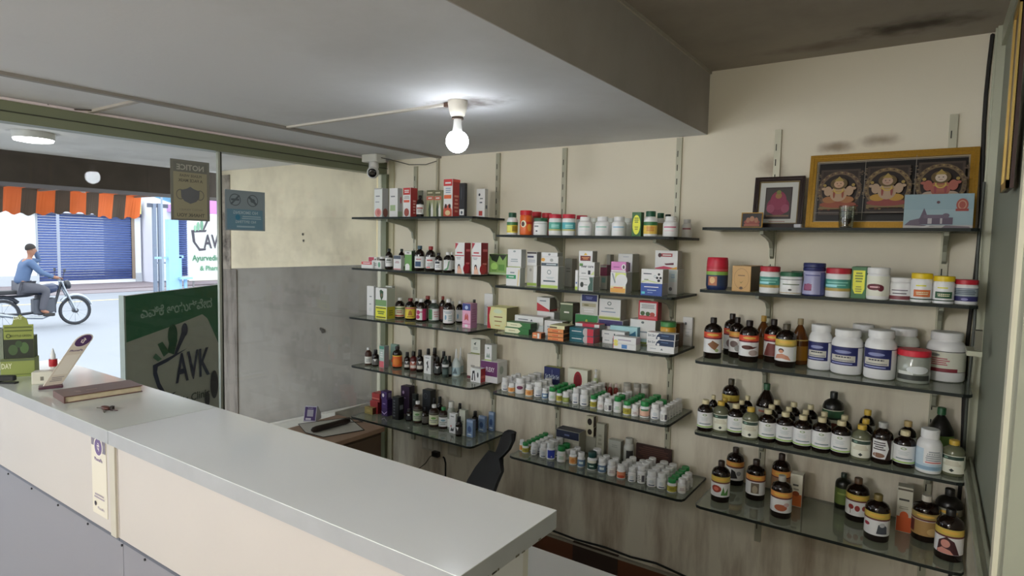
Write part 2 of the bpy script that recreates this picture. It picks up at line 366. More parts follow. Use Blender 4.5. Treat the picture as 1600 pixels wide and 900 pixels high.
o = panel_x('warning_sticker', GLASS_X+.0052, -1.085, -.862, 1.735, 1.94, M('#93a3ab', .6), [
    ('r', 0, 1, 0, 1, '#8f9ca3'), ('r', .06, .96, .03, .53, '#6d95aa'),
    ('o', .32, .76, .14, .15, .86, '#5c666c'), ('o', .76, .76, .14, .15, .86, '#5c666c'), ('p', [(.20, .68), (.24, .64), (.44, .84), (.40, .88)], '#5c666c'), ('p', [(.64, .86), (.67, .89), (.88, .66), (.85, .63)], '#5c666c'),
    ('r', .66, .86, .74, .79, '#5c666c'), ('e', .32, .76, .06, .05, '#5c666c'), ('t', 'NO SMOKING', .5, .45, .08, '#b8cdd6', .84, 1), ('l', .1, .6, .28, .38, 2, '#a9c3cf'), ('t', 'NO SPITTING', .5, .22, .07, '#b8cdd6', .8, 1), ('l', .2, .8, .06, .14, 1, '#a9c3cf'), ('e', .70, .33, .06, .07, '#3b86a8')], mirror=True)
tag(o, 'blue-grey no smoking sticker on the glass pane before the cream wall', 'sticker')

# ---- ceiling bits
cs = MB().box(-2.495, -2.470, BACK_Y, -.002, CEIL-.012, CEIL, M('#8e8880', .6)).box(-2.50, -2.49, BACK_Y, -.002, CEIL-.010, CEIL, M('#c9c4ba', .6))
tag(cs.build('cable_trunking'), 'long grey cable trunking along the ceiling parallel to the shop front', 'trunking')
cs = MB().box(-2.92, -2.497, -1.70, -1.680, CEIL-.010, CEIL, M('#b5aea4', .6)).tube([(-2.88, -1.70, CEIL-.004), (-2.93, -1.76, CEIL-.006), (-2.92, -1.84, CEIL-.004)], .003, M('#4a4038', .6), 6)
tag(cs.build('cable_trunking'), 'short branch of trunking from the long strip to the shop front header', 'trunking')
cs = MB().box(-2.468, -1.51, -1.075, -1.058, CEIL-.008, CEIL, M('#cbc6bc', .6))
tag(cs.build('cable_trunking'), 'thin trunking branch across the ceiling to the bulb holder', 'trunking')
cs = MB().tube([(-2.49, -.012, CEIL-.0), (-2.49, -.012, .74)], .009, M('#bcb69f', .5), 8)
tag(cs.build('wall_conduit'), 'slim cream conduit pipe running down the wall behind left shelves', 'conduit')
t = empty('bulb_lamp', (BULB[0], BULB[1], CEIL)); tag(t, 'glowing white bulb in a cream holder under the ceiling', 'light bulb')
MB().lathe([(.036, 0), (.036, -.012), (.033, -.03), (.026, -.052), (.020, -.058)], M('#e3ddd0', .4), 24).build('bulb_holder', t, 40)
MB().lathe([(.021, -.058), (.022, -.066), (.016, -.066)], M('#4a3a2e', .5), 20).build('holder_ring', t, 40)
MB().lathe([(.014, -.066), (.015, -.085), (.018, -.105), (.024, -.115)], M('#dcdcd8', .4), 24).build('bulb_collar', t, 40)
MB().lathe([(.024, -.115)]+[(.041*math.sin(R(a)), -.145+.041*math.cos(R(a))) for a in range(40, 181, 10)], M('#f2f8ff', .3, emit=22), 28, cap=False).build('bulb_glass', t, 60)
MB().box(-.062, -.036, -.006, .010, -.016, -.002, M('#5a4034', .6)).build('wire_end', t)

t = empty('security_camera', (-2.80, -.235, CEIL)); tag(t, 'white dome security camera hanging from ceiling at the glass corner', 'camera')
MB().box(-.065, .06, -.04, .045, -.045, 0, M('#d3d3cb', .4), .006).build('mounting_box', t)
MB().lathe([(.028, -.045), (.030, -.075), (.024, -.085)], M('#c9c9c6', .35), 20).build('neck', t, 40)
hm = Matrix.Translation((.004, -.01, -.106)) @ Matrix.Rotation(R(38), 4, 'Z') @ Matrix.Rotation(R(102), 4, 'X')
MB().lathe([(0.0001, -.036)]+[(.036*math.sin(R(a)), -.036*math.cos(R(a))) for a in range(15, 126, 10)]+[(.027, .026)], M('#d9dad8', .3), 24, mat=hm).build('camera_head', t, 50)
MB().lathe([(.026, .0265), (.021, .030), (.010, .031), (.0001, .029)], M('#0c0a0a', .15), 24, mat=hm).build('lens', t, 40)
cb = MB().tube([(-2.745, -.235, CEIL-.02), (-2.70, -.2, CEIL-.03), (-2.62, -.12, CEIL-.055), (-2.55, -.05, CEIL-.05), (-2.49, -.022, CEIL-.03)], .0025, M('#3b342d', .6), 6)
tag(cb.build('camera_cable'), 'thin dark cable sagging from the security camera to the wall', 'cable')
# unseen fittings for those lamps; the second is added with its fill light
for p_, l_ in (((-1.3, -4.95, CEIL), 'unseen long tube lamp under the low ceiling at the rear of the shop'), ((-.35, -3.5, HIGH), 'unseen added fill lamp under the higher ceiling behind the photographer')):
    t = empty('unseen_tube_lamp', p_); tag(t, l_, 'lamp')
    MB().box(-.45, .45, -.03, .03, -.05, 0, M('#e8e8e4', .4)).build('lamp_body', t)
    MB().tube([(-.42, 0, -.075), (.42, 0, -.075)], .014, M('#fff8ee', .4, emit=6), 10).build('tube', t, 40)

# =================================================================== COUNTER
CZ = 1.19; CX1 = -.57; CY0, CY1 = -2.13, -1.835; SEAM = -1.75; CXL = -2.925
m_top = M('#eceff0', .13, noise=.05, scale=2.2, coat=.25); m_topL = M('#d6dbd4', .15, noise=.06, scale=2.5, coat=.25); m_edge = M('#adafb2', .45, noise=.14, scale=16)
TH = .036
def counter_unit(x0, x1, mt, lab):
    t = empty('counter', ((x0+x1)/2, (CY0+CY1)/2, 0)); tag(t, lab, 'counter'); cx, cy = (x0+x1)/2, (CY0+CY1)/2
    def b(n, a, bb, c, d, e, f, m_): return MB().box(a-cx, bb-cx, c-cy, d-cy, e, f, m_).build(n, t)
    tp = MB().box(x0-cx, x1-cx, CY0-cy, CY1-cy, CZ-.0015, CZ, mt).box(x0-cx, x1-cx, CY0-cy-.0005, CY1-cy+.0005, CZ-TH, CZ-.0015, m_edge); tp.build('worktop', t)
    rr = x1-.045 if x1 > -1 else x1
    b('front_panel', x0, rr, CY0+.022, CY0+.040, .89, CZ-TH, M('#cdc6c0', .4, noise=.06, scale=3))
    b('plinth_panel', x0, rr, CY0+.030, CY0+.048, 0, .885, M('#8e8d95', .45, noise=.05, scale=3))
    b('divider_rail', x0, rr, CY0+.021, CY0+.03, .884, .892, M('#5b5f6c', .4))
    b('back_panel', x0, rr, CY1-.045, CY1-.027, 0, CZ-TH, M('#cfcdc4', .4))
    b('side_panel', rr-.018, rr, CY0+.04, CY1-.045, 0, CZ-TH, M('#dcdcdc', .35, noise=.08, scale=14))
    if x1 <= SEAM+.01: b('corner_strip', x1-.035, x1-.004, CY0+.016, CY0+.022, .892, CZ-TH, M('#c9c3b4', .4))
    x = x0+.12
    while x < rr: MB().lathe([(.0035, 0), (.0035, .003), (.001, .0035)], M('#2c2c30', .4), 8, mat=Matrix.Translation((x-cx, CY0-cy+.030, .868)) @ Matrix.Rotation(R(90), 4, 'X')).build('screw', t); x += .21
    pass
    if x1 > -1:
        ch = MB(); rnd = random.Random(3)
        for i in range(9):
            y = CY0+.03+rnd.random()*.24; ch.box(x1-cx-.002, x1-cx+.0003, y-cy, y-cy+.004+rnd.random()*.010, CZ-TH-.0005, CZ-TH+.002+rnd.random()*.002, M('#6b665a', .8))
        ch.build('chipped_edge', t)
    return t
counter_unit(CXL, SEAM-.0012, m_topL, 'left counter unit at the glass, white laminate top, payment sticker on front')
counter_unit(SEAM+.0012, CX1, m_top, 'right counter unit, long white laminate top ending in a chipped corner')
# payment sticker on front (code left out)
def panel_y(name, y, x0, x1, z0, z1, base, ds, thick=.0012, parent=None, loc=None):
    mb = MB().box(x0, x1, y, y+thick, z0, z1, base)
    decal(mb, ds, lambda u, v, off: (x0+u*(x1-x0), y-off, z0+v*(z1-z0)), x1-x0, z1-z0, base=.0004)
    return mb.build(name, parent)
o = panel_y('payment_sticker', CY0+.0204, -1.905, -1.815, .925, 1.150, M('#e3dccb', .5), [
    ('r', .02, .3, .86, .995, '#7c7482'), ('r', .75, .98, .80, .97, '#7c7482'), ('e', .5, .86, .30, .125, '#e9e2d4'), ('e', .5, .86, .25, .105, '#6b5388'), ('t', 'पे', .5, .86, .10, '#efe8de', .3, 1),
    ('t', 'PhonePe', .5, .70, .045, '#6b5388', .8, 1), ('l', .12, .88, .20, .27, 2, '#a79ba8'), ('e', .22, .13, .07, .03, '#2e1e30'), ('t', 'PhonePe', .60, .09, .035, '#6b5388', .55)])
tag(o, 'tall payment sticker with purple emblem on the counter front', 'sticker')

# things on the counter
def oncounter(x, y): return at(x, y, 2, CZ)
A = oncounter(106, 632); B = oncounter(222, 611)
t = empty('notebook', (0, 0, CZ)); tag(t, 'brown covered notebook lying shut on the counter', 'book')
q = [oncounter(75, 620), oncounter(100, 631), oncounter(223, 612), oncounter(196, 598)]; q = [Vector((a.x, a.y)) for a in q]
ang = math.atan2((q[2]-q[1]).y, (q[2]-q[1]).x); L_ = (q[2]-q[1]).length; Wd = .115
t.location = (q[1].x, q[1].y, CZ); t.rotation_euler = (0, 0, ang); mc_ = M('#6b4c46', .45, noise=.15, scale=30)
MB().box(0, L_, 0, Wd, .0185, .0215, mc_, .001).build('front_cover', t); MB().box(0, L_, 0, Wd, 0, .003, mc_, .001).build('back_cover', t)
MB().box(.004, L_-.004, .003, Wd-.003, .003, .0185, M('#cfc1a2', .8, noise=.2, scale=60)).build('pages', t); MB().box(0, .004, .0, Wd, .002, .0195, mc_).build('spine', t)
MB().box(.04, .055, .03, .06, .0215, .0219, M('#8a6f66', .5)).box(.07, .10, .04, .055, .0215, .0219, M('#8a6f66', .5)).build('embossed_mark', t)
# payment stand: a leaning card with a round head
t = empty('payment_stand', tuple(oncounter(78, 606))); tag(t, 'slanted payment display card with purple round head on the counter', 'payment stand')
def face_fn(P0, U, V, Nn): return lambda u, v, off: tuple(P0+U*u+V*v+Nn*off)
d = .5
base = Vector((0, 0, 0)); toc = (CAM-Vector(t.location)); toc.z = 0; toc.normalize(); rt = Vector((-toc.y, toc.x, 0)) * 1
Up = (Vector((0, 0, 1))*.135 + rt*.085 - toc*.02); Ur = (rt*.050 - toc*.012)
P0 = Vector((0, 0, .008))-Ur*.35; Nn = Ur.cross(Up).normalized()
mb = MB(); th = .005
for pts, mm in (([P0, P0+Ur, P0+Ur+Up, P0+Up], M('#d9cfc0', .45)),):
    vs = [p-Nn*th for p in pts]+list(pts); mb.add(vs, [[3, 2, 1, 0], [4, 5, 6, 7], [0, 1, 5, 4], [1, 2, 6, 5], [2, 3, 7, 6], [3, 0, 4, 7]], mm)
fn = face_fn(P0, Ur, Up, Nn)
decal(mb, [('t', 'PhonePe', .5, .80, .05, '#5d3f74', .8, 1), ('l', .15, .85, .08, .2, 3, '#a39a96'), ('r', .1, .9, .24, .70, '#e4ddd1')], fn, Ur.length, Up.length, base=.0004)
mb.build('card', t)
mb = MB(); n = 22; cc = P0+Ur*.5+Up*1.03; ru = Ur.normalized()*.026; rv = Up.normalized()*.026
vs = [cc-Nn*th+ru*math.cos(2*math.pi*i/n)+rv*math.sin(2*math.pi*i/n) for i in range(n)]+[cc+Nn*.001+ru*math.cos(2*math.pi*i/n)+rv*math.sin(2*math.pi*i/n) for i in range(n)]
mb.add(vs, [list(range(n))[::-1], list(range(n, 2*n))]+[[i, (i+1) % n, n+(i+1) % n, n+i] for i in range(n)], M('#ded6cc', .4))
fn2 = face_fn(cc-ru-rv+Nn*.001, ru*2, rv*2, Nn)
decal(mb, [('e', .5, .5, .43, .43, '#4f3060'), ('t', 'पे', .5, .5, .42, '#efe8de', .5, 1)], fn2, .052, .052, base=.0004)
mb.build('round_head', t)
MB().box(-.03, .035, -.02, .02, 0, .008, M('#5b3a48', .4), .002, mat=Matrix.Rotation(math.atan2(rt.y, rt.x), 4, 'Z')).build('foot', t)
# keys
P = oncounter(166, 641); t = empty('key_bunch', tuple(P), .1); tag(t, 'small bunch of keys with dark leather fob on the counter', 'keys')
MB().lathe([(.0001, -.020), (.006, -.018), (.009, -.008), (.009, .006), (.005, .018), (.0001, .02)], M('#4a2018', .35), 16, mat=Matrix.Translation((0, 0, .007)) @ Matrix.Rotation(R(90), 4, 'Y') @ Matrix.Diagonal((.75, 1, 1, 1))).build('leather_fob', t, 40)
MB().lathe([(.0001, -.008), (.006, -.006), (.006, .006), (.0001, .008)], M('#241a1a', .4), 12, mat=Matrix.Translation((.020, .006, .008))).build('key_head', t, 40)
MB().box(.022, .047, .003, .007, .004, .006, M('#6a5a5a', .35, .6)).box(.040, .047, .001, .003, .004, .006, M('#6a5a5a', .35, .6)).build('key_blade', t)
MB().box(.008, .030, -.010, -.007, .001, .003, M('#7a7466', .35, .6), mat=Matrix.Rotation(R(-20), 4, 'Z')).build('key_blade', t)
MB().tube([(-.018, 0, .003), (-.03, .001, .002), (-.045, -.002, .0015)], .0012, M('#5a554c', .5), 6).build('cord', t)
# green dispenser box of herbal sachets
P = oncounter(12, 588); Pr = oncounter(49, 590)
P = oncounter(30, 590); t = empty('display_box', (P.x-.045, P.y+.018, CZ), R(60)); t.scale = (1.15, 1.0, 1.42); tag(t, 'green counter display box with dark leafy print at the glass end', 'display box')
W_ = .085; mg_ = M('#8f9c52', .5); mb = MB().box(-W_/2, W_/2, -.03, .03, 0, .045, mg_, .001)
decal(mb, [('r', 0, 1, .1, .16, '#6d7a38'), ('t', 'DAY', .18, .62, .3, '#dfe3c4', .3, 1), ('r', 0, 1, .88, 1, '#5d6b4a')], lambda u, v, o_: (-W_/2+u*W_, -.03-o_, v*.045), W_, .045); mb.build('tray', t)
mb = MB().prism([(-.034, .045), (.04, .045), (.040, .13), (.028, .13), (.024, .145), (.008, .155), (-.008, .145), (-.012, .13), (-.034, .13)], M('#8f9c4a', .5), 1, -.022, -.018)
decal(mb, [('r', 0, 1, 0, .44, '#1f2a1c'), ('e', .3, .2, .16, .12, '#3f5a33'), ('e', .68, .24, .15, .13, '#4a6a3a'), ('e', .5, .33, .12, .08, '#33502b'), ('t', 'DAY', .5, .93, .08, '#dfe3c4', .3, 1), ('r', .04, .96, .70, .73, '#59662c'), ('r', .04, .96, .62, .65, '#59662c'), ('o', .16, .52, .08, .05, .7, '#39471f'), ('t', 'BOTTLE GREEN', .58, .52, .05, '#39471f', .68)],
      lambda u, v, o_: (-.034+u*.074, -.022-o_, .045+v*.11), .074, .11); mb.build('header_card', t)
MB().box(-.034, .040, -.018, .028, .045, .10, M('#55633a', .5)).build('sachet_pack', t)
MB().box(-.046, -.036, -.02, .02, .045, .12, M('#7f8a7a', .4)).build('side_card', t)
P = oncounter(64, 600); t = empty('card_holder', (P.x-.01, P.y+.012, CZ), R(58)); tag(t, 'small translucent white box beside the green display', 'box')
mb = MB().box(-.03, .03, -.02, .02, 0, .042, M('#d8d6c8', .35), .003); decal(mb, [('r', .42, .58, .30, .62, '#77756a')], lambda u, v, o_: (-.03+u*.06, -.02-o_, v*.042), .06, .042); mb.build('box_body', t)
P = oncounter(66, 600)
t = empty('glue_tube', (P.x-.035, P.y+.045, CZ), 0); tag(t, 'small tube with red base and pointed white nozzle behind white box', 'tube')
MB().lathe([(.011, .0), (.011, .062)], M('#d7d5cf', .4), 16).build('tube_body', t, 40); MB().lathe([(.0125, .05), (.0125, .075)], M('#b3202c', .4), 16).build('red_collar', t, 40)
MB().lathe([(.008, .075), (.008, .088), (.0015, .112)], M('#e8ecee', .3), 14).build('nozzle', t, 40)
P = at(5, 500, 2, CZ); 
t = empty('lidded_jar', (-2.86, -2.05, CZ)); tag(t, 'pale jar with dark green lid at the far left photo edge', 'jar')
MB().lathe([(.03, 0), (.032, .01), (.032, .09), (.026, .10)], M('#d4d8cf', .4), 20).build('jar_body', t, 40); MB().lathe([(.03, .10), (.03, .118), (.028, .12)], M('#1f5a42', .4), 20).build('lid', t, 40)
MB().lathe([(.0325, .03), (.0325, .07)], M('#8f8f84', .5), 20, cap=False).build('label', t, 40)
P = oncounter(4, 600)
t = empty('desk_stapler', (P.x, P.y+.01, CZ), R(40)); tag(t, 'black desk object resting by the display at left photo edge', 'stapler')
MB().box(-.03, .035, -.010, .010, 0, .006, M('#16181b', .4), .002).build('base', t); MB().box(-.03, .03, -.009, .009, .010, .028, M('#1b1d22', .35), .004).build('arm', t)
MB().box(-.03, -.02, -.008, .008, .005, .012, M('#222', .4)).build('hinge', t) if 0 else MB().box(-.03, -.02, -.008, .008, .005, .012, M('#222222', .4)).build('hinge', t)

# lower desk behind counter
t = empty('desk', (-1.3, -1.52, 0)); tag(t, 'low white desk behind the counter, its edge at photo bottom', 'desk')
MB().box(-.75, .95, -.27, .275, .72, .75, M('#f0f0f0', .3)).build('desk_top', t)
for sx in (-.7, .9):
    MB().box(sx-.012, sx+.012, -.25, .25, 0, .72, M('#cfcfca', .4)).build('side_panel', t)
MB().box(-.7, .9, .2, .215, .3, .72, M('#cfcfca', .4)).build('modesty_panel', t)

# black moulded chair, back seen nearly edge-on
t = empty('plastic_chair', (-1.62, -.80, 0), 0); tag(t, 'black plastic chair with curved waisted back between desk and wall', 'chair')
mbk = M('#080504', .75)
prof = [(.44, .20, -.10), (.52, .205, -.085), (.60, .20, -.055), (.67, .175, -.025), (.72, .15, .0), (.765, .13, .025), (.785, .04, .035), (.81, .055, .05), (.84, .075, .065), (.872, .07, .08), (.893, .03, .088)]
vs = []; nn = 9
vd = Vector((.53, -.85, 0)); side = Vector((.85, .53, 0))   # chair back turned almost edge-on
hz = (side*.28+vd*.96).normalized(); ln = side
for (z, w_, lean) in prof:
    for i in range(nn):
        s_ = (i/(nn-1)-.5)*2; c = Vector((0, 0, z))+hz*(s_*w_)+ln*(lean+.14*(abs(s_)**2)*-.12+.12)
        vs.append(c)
k = len(vs); vs += [p+ln*.012 for p in vs]; fs = []
for a in range(len(prof)-1):
    for i in range(nn-1):
        q_ = a*nn+i; fs.append([q_, q_+1, q_+nn+1, q_+nn]); fs.append([k+q_, k+q_+nn, k+q_+nn+1, k+q_+1])
    for e in (0, nn-1): q_ = a*nn+e; fs.append([q_, q_+nn, k+q_+nn, k+q_])
for i in range(nn-1):
    fs.append([i, k+i, k+i+1, i+1]); q_ = (len(prof)-1)*nn+i; fs.append([q_, q_+1, k+q_+1, k+q_])
MB().add(vs, fs, mbk).build('backrest', t, 50)
sr = Matrix.Rotation(math.atan2(side.y, side.x), 4, 'Z')
MB().box(-.28, .12, -.21, .21, .42, .45, mbk, .015, mat=sr).build('seat', t)
for sx in (-.24, .10):
    for sy in (-.18, .18):
        a_ = sr @ Vector((sx, sy, .42)); b_ = sr @ Vector((sx*1.15, sy*1.15, 0)); MB().tube([a_, b_], .016, mbk, 8).build('leg', t, 40)

# side cabinet by the glass and what lies on it
t = empty('side_cabinet', (-2.70, -.80, 0)); tag(t, 'low wooden cabinet with lock standing against the shop glass', 'cabinet')
mw = M('#a2836c', .5, noise=.12, scale=18); md = M('#6e5a48', .55, noise=.12, scale=14)
MB().box(-.20, .20, -.38, .38, .625, .65, mw, .003).build('cabinet_top', t); MB().box(-.19, .185, -.37, .365, 0, .625, md).build('body', t)
MB().box(.185, .192, -.36, -.005, .05, .61, md).build('door', t)
d2 = MB().box(.185, .192, .005, .355, .05, .61, md).build('door', t)
MB().lathe([(.010, 0), (.010, .006), (.004, .008)], M('#3b2b20', .4, .5), 12, mat=Matrix.Translation((.192, .06, .56)) @ Matrix.Rotation(R(90), 4, 'Y')).build('lock', d2)
P = at(487, 657, 2, .65); t = empty('payment_speaker', (P.x, P.y+.0, .65), R(30)); tag(t, 'white and purple payment sound box on the wooden side cabinet', 'speaker')
pr = [(-.035, 0), (.035, 0), (.030, .035), (.005, .085), (-.012, .090)]
MB().prism([(-.030, .0), (.050, .0), (.052, .03), (.005, .085), (-.008, .085)], M('#c5c4cc', .35), 0, -.036, .036).build('housing', t)
mb = MB(); P0 = Vector((-.036, -.031, .004)); U = Vector((.072, 0, 0)); V = Vector((0, .022, .082)); Nn = Vector((0, -.966, .26))
mb.add([P0+Nn*.0005, P0+U+Nn*.0005, P0+U+V+Nn*.0005, P0+V+Nn*.0005, P0, P0+U, P0+U+V, P0+V], [[0, 1, 2, 3], [7, 6, 5, 4]], M('#d6d3df', .4))
decal(mb, [('r', .05, .95, .05, .95, '#4b3372'), ('t', 'PhonePe', .5, .87, .07, '#e8e2f0', .6), ('r', .25, .75, .32, .78, '#b9b4c4'), ('r', .15, .6, .08, .22, '#d8d4e0')], face_fn(P0, U, V, Nn), .072, .085, base=.0008); mb.build('front_panel', t)
cb = MB().tube([(-2.70, -.50, .66), (-2.66, -.44, .655), (-2.72, -.43, .655), (-2.78, -.44, .655)], .002, M('#2a2420', .6), 6); tag(cb.build('power_cable'), 'thin black cable lying behind the sound box on the cabinet', 'cable')
q = [at(*p_, 2, .652) for p_ in ((467, 663), (545, 653), (568, 672), (505, 683), (478, 676))]
mb = MB(); mb.add([(p_.x, p_.y, .6535) for p_ in q]+[(p_.x, p_.y, .651) for p_ in q], [[0, 1, 2, 3, 4][::-1], [5, 6, 7, 8, 9]]+[[i, (i+1) % 5, 5+(i+1) % 5, 5+i] for i in range(5)], M('#c9c6bd', .6))
o = mb.build('paper_sheet'); tag(o, 'white folded cloth under the dark pouch on the cabinet', 'cloth'); cq = sum(q, Vector())/5
pts = [(cq+(p_-cq)*1.02) for p_ in q]; MB().tube([(p_.x, p_.y, .653) for p_ in pts], .002, M('#23201c', .6), 6, closed=True).build('dark_hem', o)
a_ = at(489, 672, 2, .67); b_ = at(545, 657, 2, .67); dd = b_-a_
mb = MB().tube([a_-dd*.04, a_, a_+dd*.1, a_+dd*.5, a_+dd*.9, b_, b_+dd*.03], .02, M('#2c1d17', .38, noise=.3, scale=25), 14, rs=[.006, .014, .0175, .0165, .0175, .015, .006])
for i, v_ in enumerate(mb.v): mb.v[i] = (v_[0], v_[1], .6535+(v_[2]-.6535)*1.0+.001)
tag(mb.build('pouch', None, 60), 'dark brown rolled leather pouch on the wooden side cabinet', 'pouch')

# wall sockets and plug under the left shelves
t = empty('socket_board', (-2.30, 0, .50)); tag(t, 'pale wall socket board under the bottom left shelf', 'socket'); P = at(678, 692, 1, 0); t.location = (P.x, 0, P.z)
MB().box(-.075, .075, -.03, 0, -.045, .045, M('#c9c4b4', .35), .004).build('back_box', t)
for i in range(3): MB().box(-.062+i*.045, -.030+i*.045, -.034, -.03, -.03, .03, M('#dcd8cc', .35), .002).build('switch', t)
P = at(712, 700, 1, 0); t = empty('socket_board', (P.x, 0, P.z)); tag(t, 'second smaller socket board right of the first below bottom left shelf', 'socket')
MB().box(-.05, .05, -.02, 0, -.045, .045, M('#c3bda9', .4), .004).build('back_box', t); MB().box(-.03, .03, -.024, -.02, -.03, .03, M('#cfcabb', .4), .002).build('socket_plate', t)
P = at(682, 709, 1, -.05); t = empty('charger_plug', tuple(P)); tag(t, 'black charger plugged in under the bottom left shelf', 'charger')
MB().box(-.028, .022, -.018, .014, -.018, .014, M('#15110f', .4), .004).build('plug_body', t)
MB().tube([(-.025, 0, -.01), (-.05, -.005, -.03), (-.08, -.01, -.075), (-.13, -.02, -.12)], .0025, M('#2c2722', .6), 6).build('lead', t)
P = at(694, 716, 1, -.01); cb = MB().tube([(P.x-.012, -.006, P.z+.004), (P.x, -.008, P.z), (P.x+.008, -.006, P.z-.03), (P.x+.010, -.006, .2)], .005, M('#1a1613', .6), 6)
tag(cb.build('wall_cable'), 'black cable dropping down the wall below the socket boards', 'cable')
pts = [at(x_, y_, 1, -.012) for x_, y_ in ((760, 808), (858, 827), (900, 843), (945, 855), (985, 870), (1025, 880), (1045, 889), (1080, 905))]
tag(MB().tube(pts+[(RIGHT_X-.03, -.012, .06)], .0055, M('#181512', .6), 6).build('wall_cable'), 'black cable sagging along the wall just above the brown skirting', 'cable')

# =================================================================== SHELVES
UN = {}
NAMES = {'1': 'top', '2': 'second', '3': 'third', '4': 'fourth', '5': 'bottom'}
UNM = {'L': 'left', 'M': 'middle', 'R': 'right'}
SH = {}
for n_, z_ in (('L1', 1.836), ('L2', 1.53), ('L3', 1.227), ('L4', .927), ('L5', .616)): SH[n_] = (-2.935, -1.99, .30, z_)
for n_, z_ in (('M1', 1.741), ('M2', 1.486), ('M3', 1.241), ('M4', .938), ('M5', .632)): SH[n_] = (-1.83, -.895, .33, z_)
for n_, z_ in (('R1', 1.783), ('R2', 1.525), ('R3', 1.225), ('R4', .923), ('R5', .615)): SH[n_] = (-.80, .122, .30, z_)
SH['L3'] = (-2.935, -1.99, .32, 1.231); SH['R2'] = (-.80, .131, .30, 1.525); SH['R3'] = (-.79, .131, .352, 1.236); SH['R4'] = (-.785, .131, .335, .934); SH['R5'] = (-.75, .142, .39, .65)
SH['L5'] = (-2.90, -1.955, .33, .622); SH['M5'] = (-1.715, -.815, .335, .632); SH['R1'] = (-.81, .122, .27, 1.783)
gs = glassmat('shelf_glass', '#d8ded3', .045, .06, .34); ge = M('#0a1712', .6)
def sname(s): return NAMES[s[1]]+' '+UNM[s[0]]+' shelf'
for n_, (x0, x1, d, z) in SH.items():
    t = empty('glass_shelf', ((x0+x1)/2, 0, z)); tag(t, 'clear glass shelf with dark edge, the '+NAMES[n_[1]]+' one of the '+UNM[n_[0]]+' rack', 'shelf', None)
    hx = (x1-x0)/2; c = .026
    out = [(-hx, -.012), (-hx, -d+c), (-hx+c*.3, -d+c*.3), (-hx+c, -d), (hx-c, -d), (hx-c*.3, -d+c*.3), (hx, -d+c), (hx, -.012)]
    n = len(out); T = .011
    mb = MB(); mb.add([(x, y, 0) for x, y in out]+[(x, y, -T) for x, y in out], [list(range(n)), list(range(n, 2*n))[::-1]], gs); mb.build('glass_plate', t)
    mb = MB(); mb.add([(x, y, 0) for x, y in out]+[(x, y, -T) for x, y in out], [[i, n+i, n+(i+1) % n, (i+1) % n] for i in range(n)], ge); mb.build('polished_edge', t)
m_rail = M('#b5b29c', .4, .2, noise=.2, scale=12); m_slot = M('#1d1b17', .7)
rails = {'L': (-2.672, -2.045), 'M': (-1.618, -1.007), 'R': (-.577, .031)}
br_prof = [(-.001, 0), (-.235, 0), (-.238, -.014), (-.12, -.030), (-.055, -.045), (-.025, -.07), (-.018, -.105), (-.001, -.115)]
for u_, xs in rails.items():
    for k_, x in enumerate(xs):
        side_ = ('left', 'right')[k_]; zt = {'L': (2.16, 2.2), 'M': (2.2, 2.205), 'R': (2.205, 2.21)}[u_][k_]; zb = {'L': (.44, .5), 'M': (.52, .50), 'R': (.395, .40)}[u_][k_]
        mb = MB().box(x-.013, x+.013, -.003, 0, zb, zt, m_rail).box(x-.013, x-.010, -.012, -.003, zb, zt, m_rail).box(x+.010, x+.013, -.012, -.003, zb, zt, m_rail).box(x-.0100, x+.0100, -.012, -.010, zb, zt, m_rail)
        z = zt-.06
        while z > zb+.04: mb.box(x-.007, x-.003, -.0124, -.012, z-.028, z, m_slot); z -= .064
        tag(mb.build('shelf_rail'), 'slotted metal wall rail, %s one of the %s rack' % (side_, UNM[u_]), 'rail')
        for s_ in '12345':
            Z = SH[u_+s_][3]-.0115; dsh = SH[u_+s_][2]; mb = MB().prism([(y*dsh/.30-.012, z_) for y, z_ in br_prof], M('#9b9c8a', .4, .1), 0, x-.007, x+.007)
            mb.box(x-.012, x+.012, -.235*dsh/.3, -.235*dsh/.3+.03, -.001, 0.0, M('#d8d6c8', .4))
            for i, v in enumerate(mb.v): mb.v[i] = (v[0], v[1], v[2]+Z)
            tag(mb.build('shelf_bracket'), 'metal bracket under the %s, %s of its pair' % (sname(u_+s_), side_), 'bracket')

